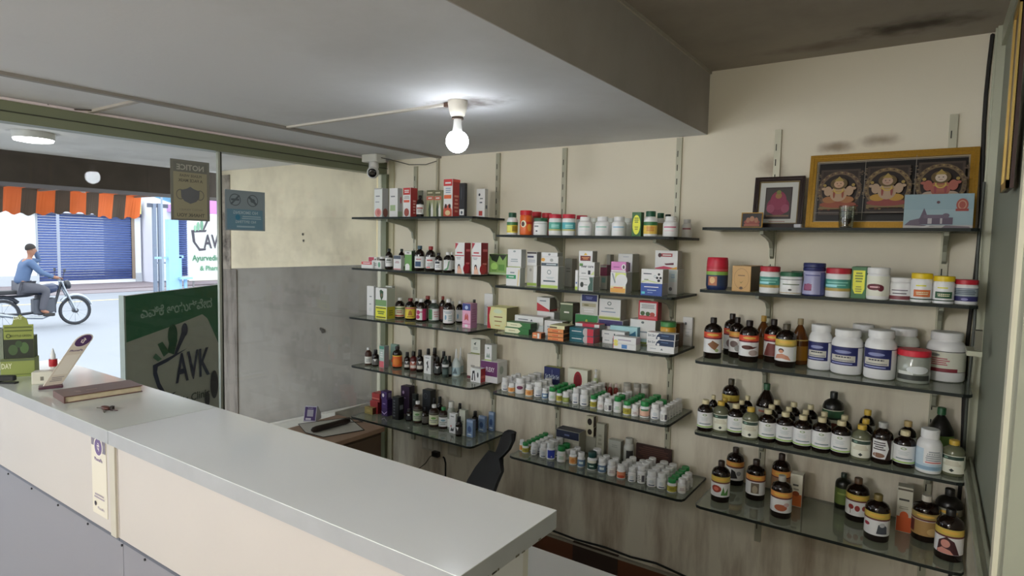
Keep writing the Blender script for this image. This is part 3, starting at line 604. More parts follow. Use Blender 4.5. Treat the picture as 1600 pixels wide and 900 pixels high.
# =================================================================== GOODS ON THE SHELVES
GAIN[0] = 1.45
def ring(kind, r, h):
    P = {
     'syrup': ([(.84, 0), (.96, .012), (1, .035), (1, .64), (.965, .70), (.84, .76), (.62, .805), (.42, .835), (.37, .85), (.37, .90)], [(.43, .862), (.46, .868), (.46, .985), (.42, 1)]),
     'tall': ([(.84, 0), (.96, .012), (1, .03), (1, .665), (.97, .725), (.85, .785), (.62, .825), (.38, .85), (.30, .865), (.30, .90)], [(.34, .868), (.36, .872), (.36, .99), (.33, 1)]),
     'cone': ([(.84, 0), (.96, .012), (1, .03), (1, .52), (.95, .58), (.60, .74), (.34, .83), (.26, .86), (.26, .9)], [(.31, .865), (.33, .87), (.33, .99), (.30, 1)]),
     'pill': ([(.88, 0), (.98, .015), (1, .04), (1, .58), (.96, .63), (.80, .67), (.70, .69), (.70, .72)], [(.80, .70), (.84, .715), (.84, .97), (.78, 1)]),
     'flask': ([(.86, 0), (.97, .015), (1, .04), (1, .60), (.95, .68), (.78, .76), (.60, .79), (.60, .81)], [(.68, .79), (.72, .80), (.72, .98), (.68, 1)]),
     'jar': ([(.90, 0), (.98, .015), (1, .04), (1, .74), (.94, .79), (.90, .81), (.90, .83)], [(.96, .81), (1.0, .82), (1.0, .98), (.95, 1)]),
     'tub': ([(.80, 0), (.95, .02), (1, .05), (1, .66), (.97, .73), (.86, .79), (.76, .82), (.74, .86)], [(.79, .84), (.82, .85), (.82, .985), (.77, 1)]),
     'barrel': ([(.86, 0), (.95, .03), (1, .12), (1, .60), (1, .72)], [(1, .72), (1, .80), (.98, .90), (.93, .985), (.88, 1)]),
     'waist': ([(.92, 0), (1, .03), (1, .22), (.94, .38), (.90, .5), (.97, .62), (.98, .72), (.90, .76), (.90, .82)], [(.98, .76), (1.0, .77), (1.0, .86), (.94, .87), (1.0, .88), (1.0, .98), (.95, 1)]),
     'drop': ([(.90, 0), (1, .03), (1, .60), (.90, .68), (.55, .74), (.45, .76), (.45, .8)], [(.55, .76), (.58, .77), (.52, .98), (.48, 1)]),
     'nozzle': ([(.92, 0), (1, .04), (1, .34), (.86, .46), (.45, .60), (.30, .66)], [(.30, .62), (.30, .70), (.12, .985), (.06, 1)]),
     'pump': ([(.90, 0), (1, .03), (1, .55), (.8, .62), (.4, .66), (.4, .7)], [(.46, .68), (.46, .80), (.16, .81), (.16, .92), (.40, .925), (.40, 1)]),
    }[kind]
    sc = lambda L: [(max(a, .0005)*r, b*h) for a, b in L]
    return sc(P[0]), sc(P[1])
DK = ('#1c0f0b', .16); MESH = {}
def mats_of(c, rough):
    if c == 'amber': return M('#140906', .12, coat=.3)
    if c == 'honey': return M('#5b3312', .15, coat=.3)
    if c == 'clear': return M('#8f938a', .12, coat=.3)
    if c == 'dirty': return M('#5d5f4a', .15, coat=.3)
    return M(c, rough)
def cyl_meshes(kind, r, h, body, cap, lab):
    r = round(r, 4); h = round(h, 3); key = (kind, r, h, body, cap, repr(lab))
    if key in MESH: return MESH[key]
    b, c = ring(kind, r, h); out = []
    big = r > .02; n = 26 if big else 18
    out.append(('jar_body' if kind in ('jar', 'tub', 'barrel', 'waist') else 'bottle_body', MB().lathe(b, mats_of(body, .32), n).mesh('body', 38)))
    mc = MB().lathe(c, mats_of(cap, .4), n)
    out.append(('lid' if kind in ('jar', 'tub', 'barrel', 'waist') else ('pump_head' if kind == 'pump' else ('nozzle' if kind == 'nozzle' else 'cap')), mc.mesh('cap', 38)))
    if lab:
        mb = MB()
        A = R(80); W = 2*A*r
        def prof(v):
            z = v*h
            for i in range(len(b)-1):
                if b[i][1] <= z <= b[i+1][1] and b[i+1][1] > b[i][1]: return b[i][0]+(b[i+1][0]-b[i][0])*(z-b[i][1])/(b[i+1][1]-b[i][1])
            return c[0][0] if z > c[0][1] else r
        def fn(u, v, off):
            a = (u-.5)*2*A; rr = prof(v)+off; return (rr*math.sin(a), -rr*math.cos(a), v*h)
        o_ = .0003
        ds = []
        for d in lab:
            if d[0] == 'W':
                v0, v1, col = d[1:4]; o_ += .0001; vs = []; ns = 1 if kind not in ('barrel', 'waist') else 5
                L_ = [(prof(v0+(v1-v0)*i/ns)+o_, (v0+(v1-v0)*i/ns)*h) for i in range(ns+1)]
                mb.lathe(L_, M(col, .42), n, cap=False)
            else: ds.append(d)
        decal(mb, ds, fn, W, h, base=o_+.0001, step=.0001, nu=14)
        out.append(('label', mb.mesh('label', 38)))
    MESH[key] = out; return out
def box_meshes(w_, d_, h, front, lab, sidecol=None, topcol=None):
    key = ('box', round(w_, 3), round(d_, 3), round(h, 3), front, repr(lab), sidecol, topcol)
    if key in MESH: return MESH[key]
    e = .0006
    mb = MB().box(-w_/2, w_/2, 0, d_, 0, h, M(front, .42), .0012)
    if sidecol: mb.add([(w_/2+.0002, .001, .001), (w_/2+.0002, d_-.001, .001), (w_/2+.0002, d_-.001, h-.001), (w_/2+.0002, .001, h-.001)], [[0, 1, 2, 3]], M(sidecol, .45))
    if topcol: mb.add([(-w_/2+.001, .001, h+.0002), (w_/2-.001, .001, h+.0002), (w_/2-.001, d_-.001, h+.0002), (-w_/2+.001, d_-.001, h+.0002)], [[0, 1, 2, 3]], M(topcol, .45))
    fr = [d for d in lab if d[0] != 'S']; sd = [d[1] for d in lab if d[0] == 'S']
    ww = w_-.003; hh = h-.003
    decal(mb, fr, lambda u, v, off: (-ww/2+u*ww, -off, .0015+v*hh), ww, hh)
    dd = d_-.003
    decal(mb, sd, lambda u, v, off: (w_/2+off, .0015+u*dd, .0015+v*hh), dd, hh, base=.0005)
    MESH[key] = [('box', mb.mesh('box'))]; return MESH[key]

ITEMS = []
def cyl(sh, kind, x, w_, ytop, b, body, cap, lab, desc, cat='bottle', name=None, rot=None, h=None, r=None, pos=None):
    z = SH[sh][3]
    if pos is not None: P = Vector(pos)
    elif b < 0:
        P = atz(x, b, z)
    else:
        P = at(x, b, 2, z)
    s = pxm(P); rr = r or w_/s/2
    if pos is None and b > 0:
        d = (P-CAM); d.z = 0; d.normalize(); P = P+d*rr
    if h is None:
        T = at(x, ytop, 1, P.y); h = T.z-z
    ITEMS.append(dict(t='c', sh=sh, kind=kind, P=P, r=rr, h=h, body=body, cap=cap, lab=lab, desc=desc, cat=cat, name=name, rot=rot, px=x)); return ITEMS[-1]
LASTB = {}
def at_y(X, Y, z):
    q = Vector((X, Y, z))-CAM; return 450-F_PX*q.dot(CU)/q.dot(CF)
def box(sh, x0, x1, xs, ytop, b, front, lab, desc, side=None, top=None, cat='box', on=None, name='medicine_box', rz=0, depth=None, h=None):
    if on is not None: z = on['z']+on['h']; Yf = on['Yf'] if b is None else b
    else:
        z = SH[sh][3]
        Yf = b if b < 0 else at((x0+x1)/2, b, 2, z).y
        Yf = min(max(Yf, -SH[sh][2]+.004), -.03)
    X0 = atz(x0, Yf, z).x; X1 = atz(x1, Yf, z).x
    hh = h or at((x0+x1)/2, ytop, 1, Yf).z-z
    if depth is None:
        depth = at(xs, at_y(X1, Yf, z), 0, X1).y-Yf
    depth = max(.012, min(depth, -.014-Yf)); 
    it = dict(t='b', sh=sh, X0=X0, X1=X1, Yf=Yf, d=depth, z=z, h=hh, front=front, lab=lab, desc=desc, side=side, top=top, cat=cat, name=name, on=on, px=(x0+x1)/2, rz=rz)
    ITEMS.append(it); return it

WH = '#e6e6e2'; GY = '#8b8b86'; NV = '#23285c'
def lines(c='#8d8f8c', u0=.2, u1=.8, v0=.3, v1=.6, n=4): return ('l', u0, u1, v0, v1, n, c)
# ---- L1 (above eye level: placed by distance from the wall)
Y1 = -.235
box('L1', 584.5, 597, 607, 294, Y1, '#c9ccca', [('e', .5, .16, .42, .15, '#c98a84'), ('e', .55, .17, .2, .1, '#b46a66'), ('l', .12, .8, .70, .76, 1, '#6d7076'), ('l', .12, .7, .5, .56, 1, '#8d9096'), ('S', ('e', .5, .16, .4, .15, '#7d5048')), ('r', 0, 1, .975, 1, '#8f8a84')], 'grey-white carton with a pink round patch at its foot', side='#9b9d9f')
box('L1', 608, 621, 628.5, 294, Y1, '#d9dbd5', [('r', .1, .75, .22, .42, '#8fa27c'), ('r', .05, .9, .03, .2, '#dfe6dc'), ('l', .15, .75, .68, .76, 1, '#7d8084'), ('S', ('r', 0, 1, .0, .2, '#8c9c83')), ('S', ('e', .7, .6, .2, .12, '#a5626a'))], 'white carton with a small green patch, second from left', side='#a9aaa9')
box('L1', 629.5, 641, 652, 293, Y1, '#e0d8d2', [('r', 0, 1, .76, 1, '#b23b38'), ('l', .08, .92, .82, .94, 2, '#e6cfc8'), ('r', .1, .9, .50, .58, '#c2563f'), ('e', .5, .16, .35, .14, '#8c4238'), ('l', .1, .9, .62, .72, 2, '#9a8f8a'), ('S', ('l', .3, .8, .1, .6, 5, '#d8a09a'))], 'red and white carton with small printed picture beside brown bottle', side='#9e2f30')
box('L1', 652.5, 658.5, 661, 297.5, -.12, '#9a9c8d', [], 'greenish grey carton tucked behind small brown bottle', side='#73756a')
cyl('L1', 'syrup', 656.3, 11.5, 305.5, -.215, 'amber', '#151110', [('W', .14, .58, '#dcd6cb'), ('r', .2, .8, .38, .44, '#9c3c34'), lines('#77655c', .2, .8, .2, .36, 3)], 'small brown bottle with black cap between red carton and olive packs')
for x0, nm in ((666, 'left'), (678, 'right')):
    box('L1', x0, x0+11.5, x0+13, 297, -.20, '#8f9170', [('r', 0, 1, .80, 1, '#5e5b41'), ('l', .1, .9, .86, .96, 1, '#b0a98d'), ('r', 0, 1, .64, .78, '#b05c4c'), ('l', .1, .9, .67, .75, 1, '#ead8ca'), ('p', [(.36, 0), (.28, .3), (.46, .62), (.64, .3), (.58, 0)], '#35432f'), ('p', [(.66, 0), (.62, .3), (.8, .55), (.95, .25), (.95, 0)], '#d9dccb')], 'olive pack with dark leaf print, %s of the two beside tall red carton' % nm, depth=.03)
box('L1', 692.5, 706.5, 718.5, 279.5, Y1, '#e2dcd8', [('r', 0, 1, .82, 1, '#bb3a3a'), ('l', .1, .9, .86, .94, 1, '#efd4ce'), ('r', .05, .9, .48, .58, '#cf6238'), ('l', .15, .9, .62, .78, 3, '#8a94a8'), ('p', [(0, .18), (.2, .34), (.4, .28), (.62, .34), (.98, .18), (.98, 0), (0, 0)], '#b7503c'), ('e', .28, .28, .13, .06, '#3b2522'), ('e', .72, .28, .13, .06, '#3b2522'), ('e', .5, .1, .3, .07, '#d6b48a'), ('S', ('l', .2, .8, .1, .6, 5, '#d88d7c')), ('S', ('r', 0, 1, .93, 1, '#c94a40'))], 'tallest red and white carton on the top left shelf', side='#a83434')
box('L1', 717, 725.5, 729.5, 286, Y1, '#17151a', [('r', .05, .95, .04, .22, '#d9dadd'), ('e', .5, .12, .2, .05, '#3a3f4d'), ('e', .4, .7, .1, .2, '#3b3b42')], 'slim black carton with white label at its foot', side='#0f0e12')
box('L1', 744, 757, 762, 295, -.16, '#cfcfca', [('r', .3, .75, .05, .22, '#a4433c'), ('l', .3, .8, .48, .56, 1, '#4f5560'), ('e', .35, .80, .12, .05, '#3a3d46'), ('l', .4, .8, .62, .7, 1, '#777')[:6]+('#777777',), ('S', ('r', .2, .8, .3, .42, '#5d6368'))], 'white carton with small red figure standing right of black carton', side='#a7a7a2')
# ---- L2
Y2 = -.20
fb = box('L2', 564.5, 583, 588, 408.5, -.27, '#cfd0cc', [('r', 0, .9, .55, 1, '#b8494a'), ('l', .1, .8, .66, .9, 1, '#e8d6d2')], 'flat white packet with red strip at the left end', depth=.04)
box('L2', 575, 588.5, 593, 401.5, -.20, '#c9c8c4', [('r', .05, .7, .55, 1, '#a8384a'), ('e', .85, .5, .1, .4, '#2c2c30')], 'flat packet with red print behind the leftmost packet', depth=.04)
box('L2', 580, 594.5, 597, 407, -.262, '#cdd2cc', [('e', .8, .5, .13, .35, '#5f9276'), ('l', .08, .6, .3, .7, 2, '#8b8f8b')], 'flat white packet with green circle before small dark jar', depth=.03)
cyl('L2', 'jar', 597.5, 9.5, 401, -.18, '#2b2926', '#dadad6', [], 'small dark jar with white lid left of bottles', cat='jar', name='small_jar')
def syr(sh, x, w_, yt, b, cap, lab, desc, body='amber', kind='syrup', **k): return cyl(sh, kind, x, w_, yt, b, body, cap, lab, desc, **k)
syr('L2', 607.7, 11.5, 388.5, -.24, '#1b2420', [('W', .14, .56, '#d7d7d3'), ('r', .3, .7, .4, .5, '#38453f'), lines()], 'dark bottle with blackish cap and white label, leftmost of its row')
syr('L2', 627.5, 10, 389, -.13, '#1b2a24', [('W', .14, .56, '#cfcfcb')], 'dark bottle standing behind white carton with navy top')
box('L2', 614.5, 626.5, 631, 399, -.255, '#dcdcde', [('r', 0, 1, .76, 1, '#3e4654'), ('l', .15, .85, .45, .62, 2, '#9a6f76'), ('r', 0, 1, 0, .08, '#b77a80')], 'small white carton with navy top between dark bottles', side='#b3b3b5')
box('L2', 632, 643, 648.5, 392, -.255, '#5c8a45', [('r', .1, .75, .0, .25, '#e4e6e0'), ('e', .4, .25, .3, .1, '#e4e6e0'), ('r', .2, .9, .90, .97, '#33393a'), ('r', 0, 1, .82, 1, '#cfd3c9'), ('l', .2, .8, .87, .95, 1, '#4a4a4a')], 'narrow green and white carton before dark bottle', side='#1d2a20')
syr('L2', 646.5, 9.5, 391, -.12, '#55585a', [('W', .14, .56, '#c9c9c5')], 'dark bottle half hidden behind green carton', kind='syrup')
syr('L2', 655.7, 15.5, 384, -.235, '#3c5666', [('W', .13, .58, '#dfe2e4'), ('r', .15, .62, .18, .38, '#2c4a6a'), lines('#a0434d', .2, .7, .44, .5, 1)], 'dark bottle with slate blue cap and white-navy label')
syr('L2', 668.5, 9.5, 391, -.11, '#9a9a90', [('W', .14, .56, '#c9c9c5')], 'dark bottle in the back row with grey cap')
syr('L2', 672.7, 15.5, 385, -.225, '#8e2d2e', [('W', .13, .58, '#e2e2df'), lines('#b04a4a', .2, .7, .4, .5, 1), lines('#99999a', .2, .7, .2, .36, 3), ('r', .2, .5, .15, .19, '#c23c46')], 'dark bottle with red cap and white label')
syr('L2', 685.2, 12, 395, -.25, '#16181a', [('W', .13, .60, '#d5d7da'), ('r', .2, .65, .45, .56, '#20242e'), lines('#83868a', .25, .7, .22, .4, 3)], 'short dark bottle, navy bar on white label, before red cartons')
syr('L2', 706, 9, 394, -.15, '#c9cac6', [('W', .14, .58, '#d0d0cc')], 'dark bottle half hidden left of red carton')
syr('L2', 699.5, 13, 394, -.25, '#dcdcd8', [('W', .13, .62, '#e2e5e0'), ('p', [(.2, .15), (.5, .25), (.62, .55), (.72, .6), (.6, .2), (.45, .12)], '#5f8f6a'), ('p', [(.3, .4), (.4, .58), (.34, .6)], '#9fb8a0')], 'dark bottle with white cap and green leaf swirl on label')
def redc(x0, x1, xs, nm): return box('L2', x0, x1, xs, 379, -.262, '#e4dcdc', [('p', [(0, .78), (.35, .98), (0, 1)], '#a3303c'), ('r', 0, 1, .57, .60, '#a3303c'), ('l', .1, .9, .64, .72, 1, '#a3303c'), ('l', .1, .7, .45, .54, 2, '#9b9ba0'), ('p', [(.25, 0), (.3, .2), (.5, .26), (.7, .15), (.8, 0)], '#d7a48f'), ('e', .45, .22, .15, .09, '#2e1f20'), ('e', .45, .19, .09, .065, '#d09a82'), ('S', ('r', .2, .8, .3, .36, '#c96a70')), ('S', ('r', .25, .9, .72, .8, '#c96a70')), ('S', ('e', .3, .16, .5, .16, '#b72d3c'))], 'red and white carton with printed face, %s of the two' % nm, side='#84222c')
redc(710.5, 725, 735, 'left'); redc(736.5, 751, 762, 'right')
box('L2', 764, 791, 796, 397, -.17, '#7fa35a', [('p', [(0, 1), (.15, .7), (.45, .6), (.6, .95), (.8, .7), (1, .95), (1, 1)], '#1c2a1c'), ('r', .0, 1, .93, 1, '#2b3020'), ('r', 0, 1, 0, .10, '#9bb38a'), ('e', .3, .4, .2, .18, '#9cc46c'), ('r', .55, .9, .2, .5, '#5d8a44'), ('l', .1, .5, .15, .25, 2, '#567a3e')], 'wide green box with dark zigzag top at the right end', depth=.05)
# ---- L3
box('L3', 573, 584, 588, 447, 493, '#dcdedd', [('l', .3, .8, .62, .68, 1, '#6d7278'), ('l', .3, .7, .36, .42, 1, '#8f9496'), ('e', .5, .2, .22, .07, '#c3c6c6')], 'slim white carton, leftmost on the third left shelf', side='#a5a7a6')
box('L3', 602, 612, 617, 446.5, -.12, '#b9bbb4', [], 'grey-white carton behind the shield carton', side='#8e9088')
box('L3', 586.5, 604, 617, 450, 498.5, '#e7e7dc', [('r', 0, 1, 0, .40, '#dccf3c'), ('l', .04, .96, .32, .38, 1, '#3d3a20'), ('l', .04, .96, .02, .08, 1, '#3d3a20'), ('l', .12, .88, .14, .26, 2, '#3d5a2c'), ('r', .0, 1, .42, .62, '#6d8f5c'), ('p', [(.38, .92), (.50, .96), (.72, .90), (.70, .72), (.55, .60), (.42, .72)], '#2c4a2f'), ('e', .56, .78, .08, .06, '#6e5b45'), ('S', ('r', 0, 1, 0, .40, '#a9a32c')), ('S', ('l', .2, .8, .1, .3, 3, '#6b6a28'))], 'white and yellow carton with dark green shield emblem', side='#a2a89a')
syr('L3', 624.7, 15.2, 465, 498, '#d9d9d4', [('W', .08, .60, '#d5d0b4'), ('r', 0, 1, .45, .52, '#6f8a52'), ('r', .1, .9, .10, .18, '#b05a42'), lines('#8a5a4a', .25, .8, .25, .42, 2)], 'dark bottle with white cap and cream label, right of shield carton')
syr('L3', 651, 11, 466, -.11, '#ccccc6', [('W', .1, .6, '#b7a893')], 'dark bottle with pale cap behind the yellow label bottle')
syr('L3', 641.3, 16.2, 466, 500.5, '#6a2421', [('W', .08, .60, '#d8b83c'), ('r', 0, 1, .52, .58, '#b2566a'), ('p', [(.35, .22), (.42, .42), (.52, .46), (.6, .40), (.66, .22)], '#9a6a2a'), lines('#8b6a20', .25, .8, .12, .2, 1)], 'dark bottle with dark red cap and yellow label')
syr('L3', 669, 15, 462.5, -.12, '#7b2a24', [('W', .1, .6, '#6a4a3a')], 'dark bottle with reddish cap behind magenta label bottle')
syr('L3', 659.7, 16.5, 467, 503, '#e0e0dc', [('W', .08, .58, '#e3d5d6'), ('r', .62, 1, .08, .58, '#a42a58'), ('e', .32, .42, .14, .10, '#a42a58'), ('e', .30, .22, .15, .09, '#a42a58'), ('r', .0, .12, .08, .58, '#a42a58'), ('r', .42, .62, .42, .46, '#a42a58')], 'dark bottle with white cap and magenta leaf label')
syr('L3', 688, 10, 463, -.10, '#75281f', [('W', .1, .6, '#5a2a24')], 'dark bottle with red cap in the back row near middle')
syr('L3', 679, 17, 468, 503, '#e4e5e2', [('W', .08, .60, '#e6eae6'), ('r', .05, .4, .1, .58, '#3e7a4c'), lines('#b58a90', .45, .9, .2, .5, 3)], 'greenish bottle with white cap and green-white label', body='#39443c')
syr('L3', 706.5, 9, 471, -.13, '#b9b9b4', [('W', .1, .6, '#a9a9a4')], 'dark bottle mostly hidden behind blue-white label bottle')
syr('L3', 700.4, 16.7, 467, 508.5, '#e6e6e3', [('W', .08, .60, '#e1e6ea'), ('e', .35, .3, .07, .1, '#6f94ae'), lines('#8fa0ac', .2, .8, .44, .54, 2), lines('#9aa', .5, .85, .15, .4, 3)[:6]+('#99aaaa',)], 'dark bottle with ribbed white cap and pale blue label', )
syr('L3', 718.5, 12.5, 470, 505, '#dededa', [('W', .08, .60, '#cfd6da'), ('e', .3, .3, .08, .12, '#6f94ae')], 'dark bottle with white cap left of the pink carton')
syr('L3', 740.5, 9.5, 468, -.12, '#1c1c1e', [('W', .1, .6, '#c0c0bc')], 'dark bottle behind the pink and blue carton')
box('L3', 722, 735, 745, 474, 512.5, '#d79ab4', [('r', 0, 1, .72, 1, '#343f7c'), ('e', .5, .84, .2, .08, '#9fb0d8'), ('p', [(.25, .28), (.3, .5), (.45, .62), (.5, .45), (.58, .62), (.74, .5), (.76, .28), (.5, .36)], '#b2504c'), ('e', .5, .08, .2, .06, '#f0dfe8'), ('r', 0, 1, .15, .18, '#b65f8c'), ('S', ('l', .1, .9, .2, .8, 6, '#8d5f80'))], 'pink carton with blue top and lungs picture', side='#9c7096')
box('L3', 756, 769, 774, 459, -.045, '#d3d5cf', [('l', .2, .8, .55, .62, 1, '#70757a'), ('r', .2, .5, .1, .3, '#b6c6b4')], 'white carton standing behind the cream and red box', side='#a2a49c')
box('L3', 761, 791, 809, 480, -.135, '#d8c98f', [('p', [(0, 0), (.20, 0), (.12, .3), (.10, .6), (.18, 1), (0, 1)], '#a11f2e'), ('e', .58, .5, .40, .48, '#e0d29a'), ('l', .35, .8, .52, .60, 1, '#7a4a2a'), ('l', .35, .8, .32, .40, 1, '#8a6a3a'), ('e', .55, .82, .22, .10, '#c3cdb0'), ('l', .4, .7, .12, .2, 1, '#b59a50')], 'cream box with dark red left edge at the right front corner', side='#6d6440')
# ---- L4
def drop(sh, x, w_, yt, b, cap, lab, desc, body='amber', **k): return cyl(sh, 'drop', x, w_, yt, b, body, cap, lab, desc, **k)
syr('L4', 575.5, 11, 543, 571, '#d8d8d2', [('W', .1, .5, '#c9c9c2'), lines('#77777a', .2, .8, .2, .4, 3)[:6]+('#77777a',)], 'small brown bottle with white cap, leftmost', body='#3a1e14')
drop('L4', 586.7, 11, 546, 573, '#141416', [('W', .1, .45, '#5c5a56'), ('p', [(.3, .45), (.5, .3), (.7, .45)], '#dcdcd8')], 'small black bottle with white V mark, second from left')
box('L4', 610, 620, 624, 538, -.12, '#7f9a90', [('e', .5, .2, .4, .14, '#b0503c')], 'teal grey carton behind the orange label bottle', side='#5f706a')
box('L4', 592.3, 600, 607.5, 540.5, 574.5, '#9fb0aa', [('r', 0, 1, .86, 1, '#4d8a78'), ('r', 0, 1, 0, .30, '#c0606a'), ('l', .15, .85, .45, .75, 3, '#e4e6e4')], 'slim carton grading from teal to pink', side='#7b8084')
syr('L4', 620.7, 15, 541, 576, '#1d1310', [('W', .08, .60, '#cf5d2a'), ('r', 0, 1, .55, .60, '#d8b04a'), ('e', .45, .3, .3, .16, '#e8762e')], 'dark bottle with bright orange label')
for (x, w_, yt, b, cap, bd, nm) in ((636.2, 10, 550, 578, '#131212', 'amber', 'black cap, first of the small dark row'), (646, 11, 549, 580, '#141212', '#4c1512', 'black cap and reddish glass'), (656, 11, 546.5, 582, '#151312', 'amber', 'black cap left of white figure carton')):
    drop('L4', x, w_, yt, b, cap, [('W', .12, .48, '#4a4644' if bd == 'amber' else '#9c5f52'), ('p', [(.3, .5), (.5, .36), (.7, .5)], '#e0e0dc'), ('r', .2, .8, .16, .3, '#bfb9b0')], 'small dark dropper bottle, '+nm, body=bd)
drop('L4', 668, 10, 545, -.14, '#151312', [('W', .12, .5, '#5d5652')], 'small dark bottle in the back row behind white figure carton')
drop('L4', 679, 10.5, 543.5, -.12, '#171514', [('W', .12, .5, '#6a6260')], 'small dark bottle, tallest of the back row')
drop('L4', 691, 9, 549, -.13, '#1c1a1a', [('W', .12, .5, '#77706c')], 'small dark bottle at the right of the back row')
drop('L4', 703, 8, 556, -.14, '#222020', [('W', .12, .5, '#8a8f8c')], 'small dark bottle behind the pointed nozzle bottles')
box('L4', 662, 673, 677, 555.5, 584, '#dddedb', [('p', [(.4, .2), (.5, .45), (.35, .6), (.6, .75), (.62, .5), (.75, .3), (.55, .35), (.5, .1)], '#2e3133'), ('l', .2, .8, .84, .92, 1, '#8a8c8e')], 'white carton with small black dancing figure', side='#9a9b98')
drop('L4', 685.5, 11, 557.5, 586.5, '#1c1a18', [('W', .12, .5, '#3e4240'), ('p', [(.28, .5), (.5, .34), (.72, .5)], '#e6e6e2')], 'small dark bottle with white V mark right of figure carton')
syr('L4', 696, 10.5, 556, 590.5, '#2c3a34', [('W', .5, .62, '#d5dad8'), ('r', .2, .8, .15, .4, '#4a5a58')], 'slate green bottle with white band near its shoulder', body='#24302c')
cyl('L4', 'nozzle', 722, 10, 542, 583, '#c9d2d2', '#dfe2de', [('W', .05, .3, '#a9b9be')], 'pale bottle with pointed nozzle, rear of the two')
cyl('L4', 'nozzle', 711, 15, 545, 588.5, '#c3cfd2', '#e2e4e0', [('W', .05, .33, '#a7bcc4'), ('p', [(.3, .1), (.5, .33), (.65, .1)], '#5c6f78')], 'pale bottle with pointed nozzle, front of the two')
b1 = box('L4', 729.5, 749.5, 756.5, 553.5, -.12, '#c2bdb4', [('r', 0, 1, 0, .12, '#5a2a30'), ('l', .2, .7, .45, .6, 1, '#8a857c')], 'grey-white box under the olive-edged carton in back stack', side='#a39e92', depth=.06)
box('L4', 735.5, 750, 757, 530, None, '#c6c8be', [('r', 0, 1, 0, .10, '#7d8250'), ('p', [(.3, .7), (.6, .85), (.5, .6)], '#4f5a50'), ('l', .2, .8, .3, .5, 2, '#a0a29a')], 'grey carton with olive edge stacked on a box', side='#a49e92', on=b1, depth=.05)
b2 = box('L4', 750.3, 777, 792, 564.5, -.125, '#d9d6d8', [('r', 0, 1, .30, 1, '#5c2858'), ('t', 'FLEXY', .58, .62, .22, '#d9c7da', .5, 1), ('r', .05, .2, .55, .62, '#b59ab4'), ('S', ('e', .4, .6, .2, .2, '#9da6a0'))], 'purple and white box at the right end of the shelf', side='#c3c4c4')
box('L4', 757, 768, 777, 538.5, -.12, '#ccd2cc', [('p', [(.2, .2), (.35, .5), (.5, .3), (.65, .5), (.8, .2)], '#7f9088'), ('e', .5, .8, .12, .06, '#6a7a72'), ('r', 0, 1, 0, .07, '#9bb25a')], 'small white carton standing on the purple box', side='#b9beb9', on=b2, depth=.05)
box('L4', 735, 750.5, 763.5, 575.5, 597.5, '#e1e0de', [('p', [(.1, .1), (.18, .8), (.4, .85), (.5, .1), (.4, .1), (.34, .65), (.25, .6), (.24, .1)], '#16181c'), ('r', 0, .7, .88, 1, '#c9c9c6'), ('e', .75, .55, .08, .2, '#2c2e33'), ('S', ('r', .1, .9, .3, .5, '#c25a50'))], 'small white and red box with black arch mark in front', side='#9c2a28')
# ---- L5
g1 = box('L5', 569.5, 582, 594, 636.5, 647, '#8a7a46', [('l', .2, .8, .3, .7, 2, '#a8965c')], 'gold coloured box, leftmost on the bottom left shelf', side='#4e2a20')
g2 = box('L5', 578, 590, 596, 627, -.20, '#8e2a2c', [('l', .1, .9, .2, .5, 1, '#b86a60')], 'dark red box, lower of the red stack', side='#5e1c20', depth=.07)
box('L5', 581, 593, 597, 614.5, None, '#97302e', [('r', 0, 1, .35, .42, '#c98a7a'), ('r', 0, 1, .1, .2, '#5e1c20')], 'red box, upper of the red stack', side='#5e1c20', on=g2, depth=.06)
p1 = box('L5', 596, 605, 613, 638, 650, '#3b2458', [('p', [(0, .6), (.5, .3), (1, .7), (1, .6), (.5, .15), (0, .45)], '#b7a3c9')], 'purple box with pale swoosh, lowest of three', side='#2e1c44')
p2 = box('L5', 596, 605, 613, 624, None, '#3f2660', [('l', .1, .8, .4, .6, 1, '#8d78a8')], 'purple box, middle of three', side='#2c1b40', on=p1)
box('L5', 595, 604, 612, 611.5, None, '#382056', [('e', .4, .5, .2, .25, '#d3c6dd'), ('S', ('r', .3, .8, .2, .8, '#8a839a'))], 'purple box with round white seal, top of three', side='#4a3a60', on=p2)
box('L5', 626, 639, 643.5, 603.5, -.09, '#2a1630', [('l', .1, .7, .55, .62, 1, '#77607a'), ('e', .3, .78, .12, .06, '#9a86a0')], 'tall dark purple box at the back', side='#1b1020', depth=.05)
box('L5', 643.5, 650, 654, 615.5, -.09, '#202422', [('l', .1, .8, .7, .8, 1, '#4c5450')], 'black-green box at the back between taller ones', side='#15181a')
box('L5', 659.5, 672, 677, 609.5, -.09, '#14161a', [('o', .4, .8, .25, .1, .8, '#3f444a')], 'black box with faint ring mark at the back', side='#0e1012', depth=.05)
box('L5', 612.5, 622.5, 631, 620.5, 656, '#17181a', [('l', .15, .5, .1, .9, 6, '#4f5258'), ('S', ('r', .2, .85, .45, .65, '#6b6f74'))], 'black carton with grey panel on its side, third from left', side='#121315')
drop('L5', 639, 10.5, 639, 658.5, '#131214', [('W', .12, .5, '#2c2c30'), ('e', .5, .55, .14, .06, '#dcdcda')], 'small black bottle with white heart mark, left of clear-topped bottle')
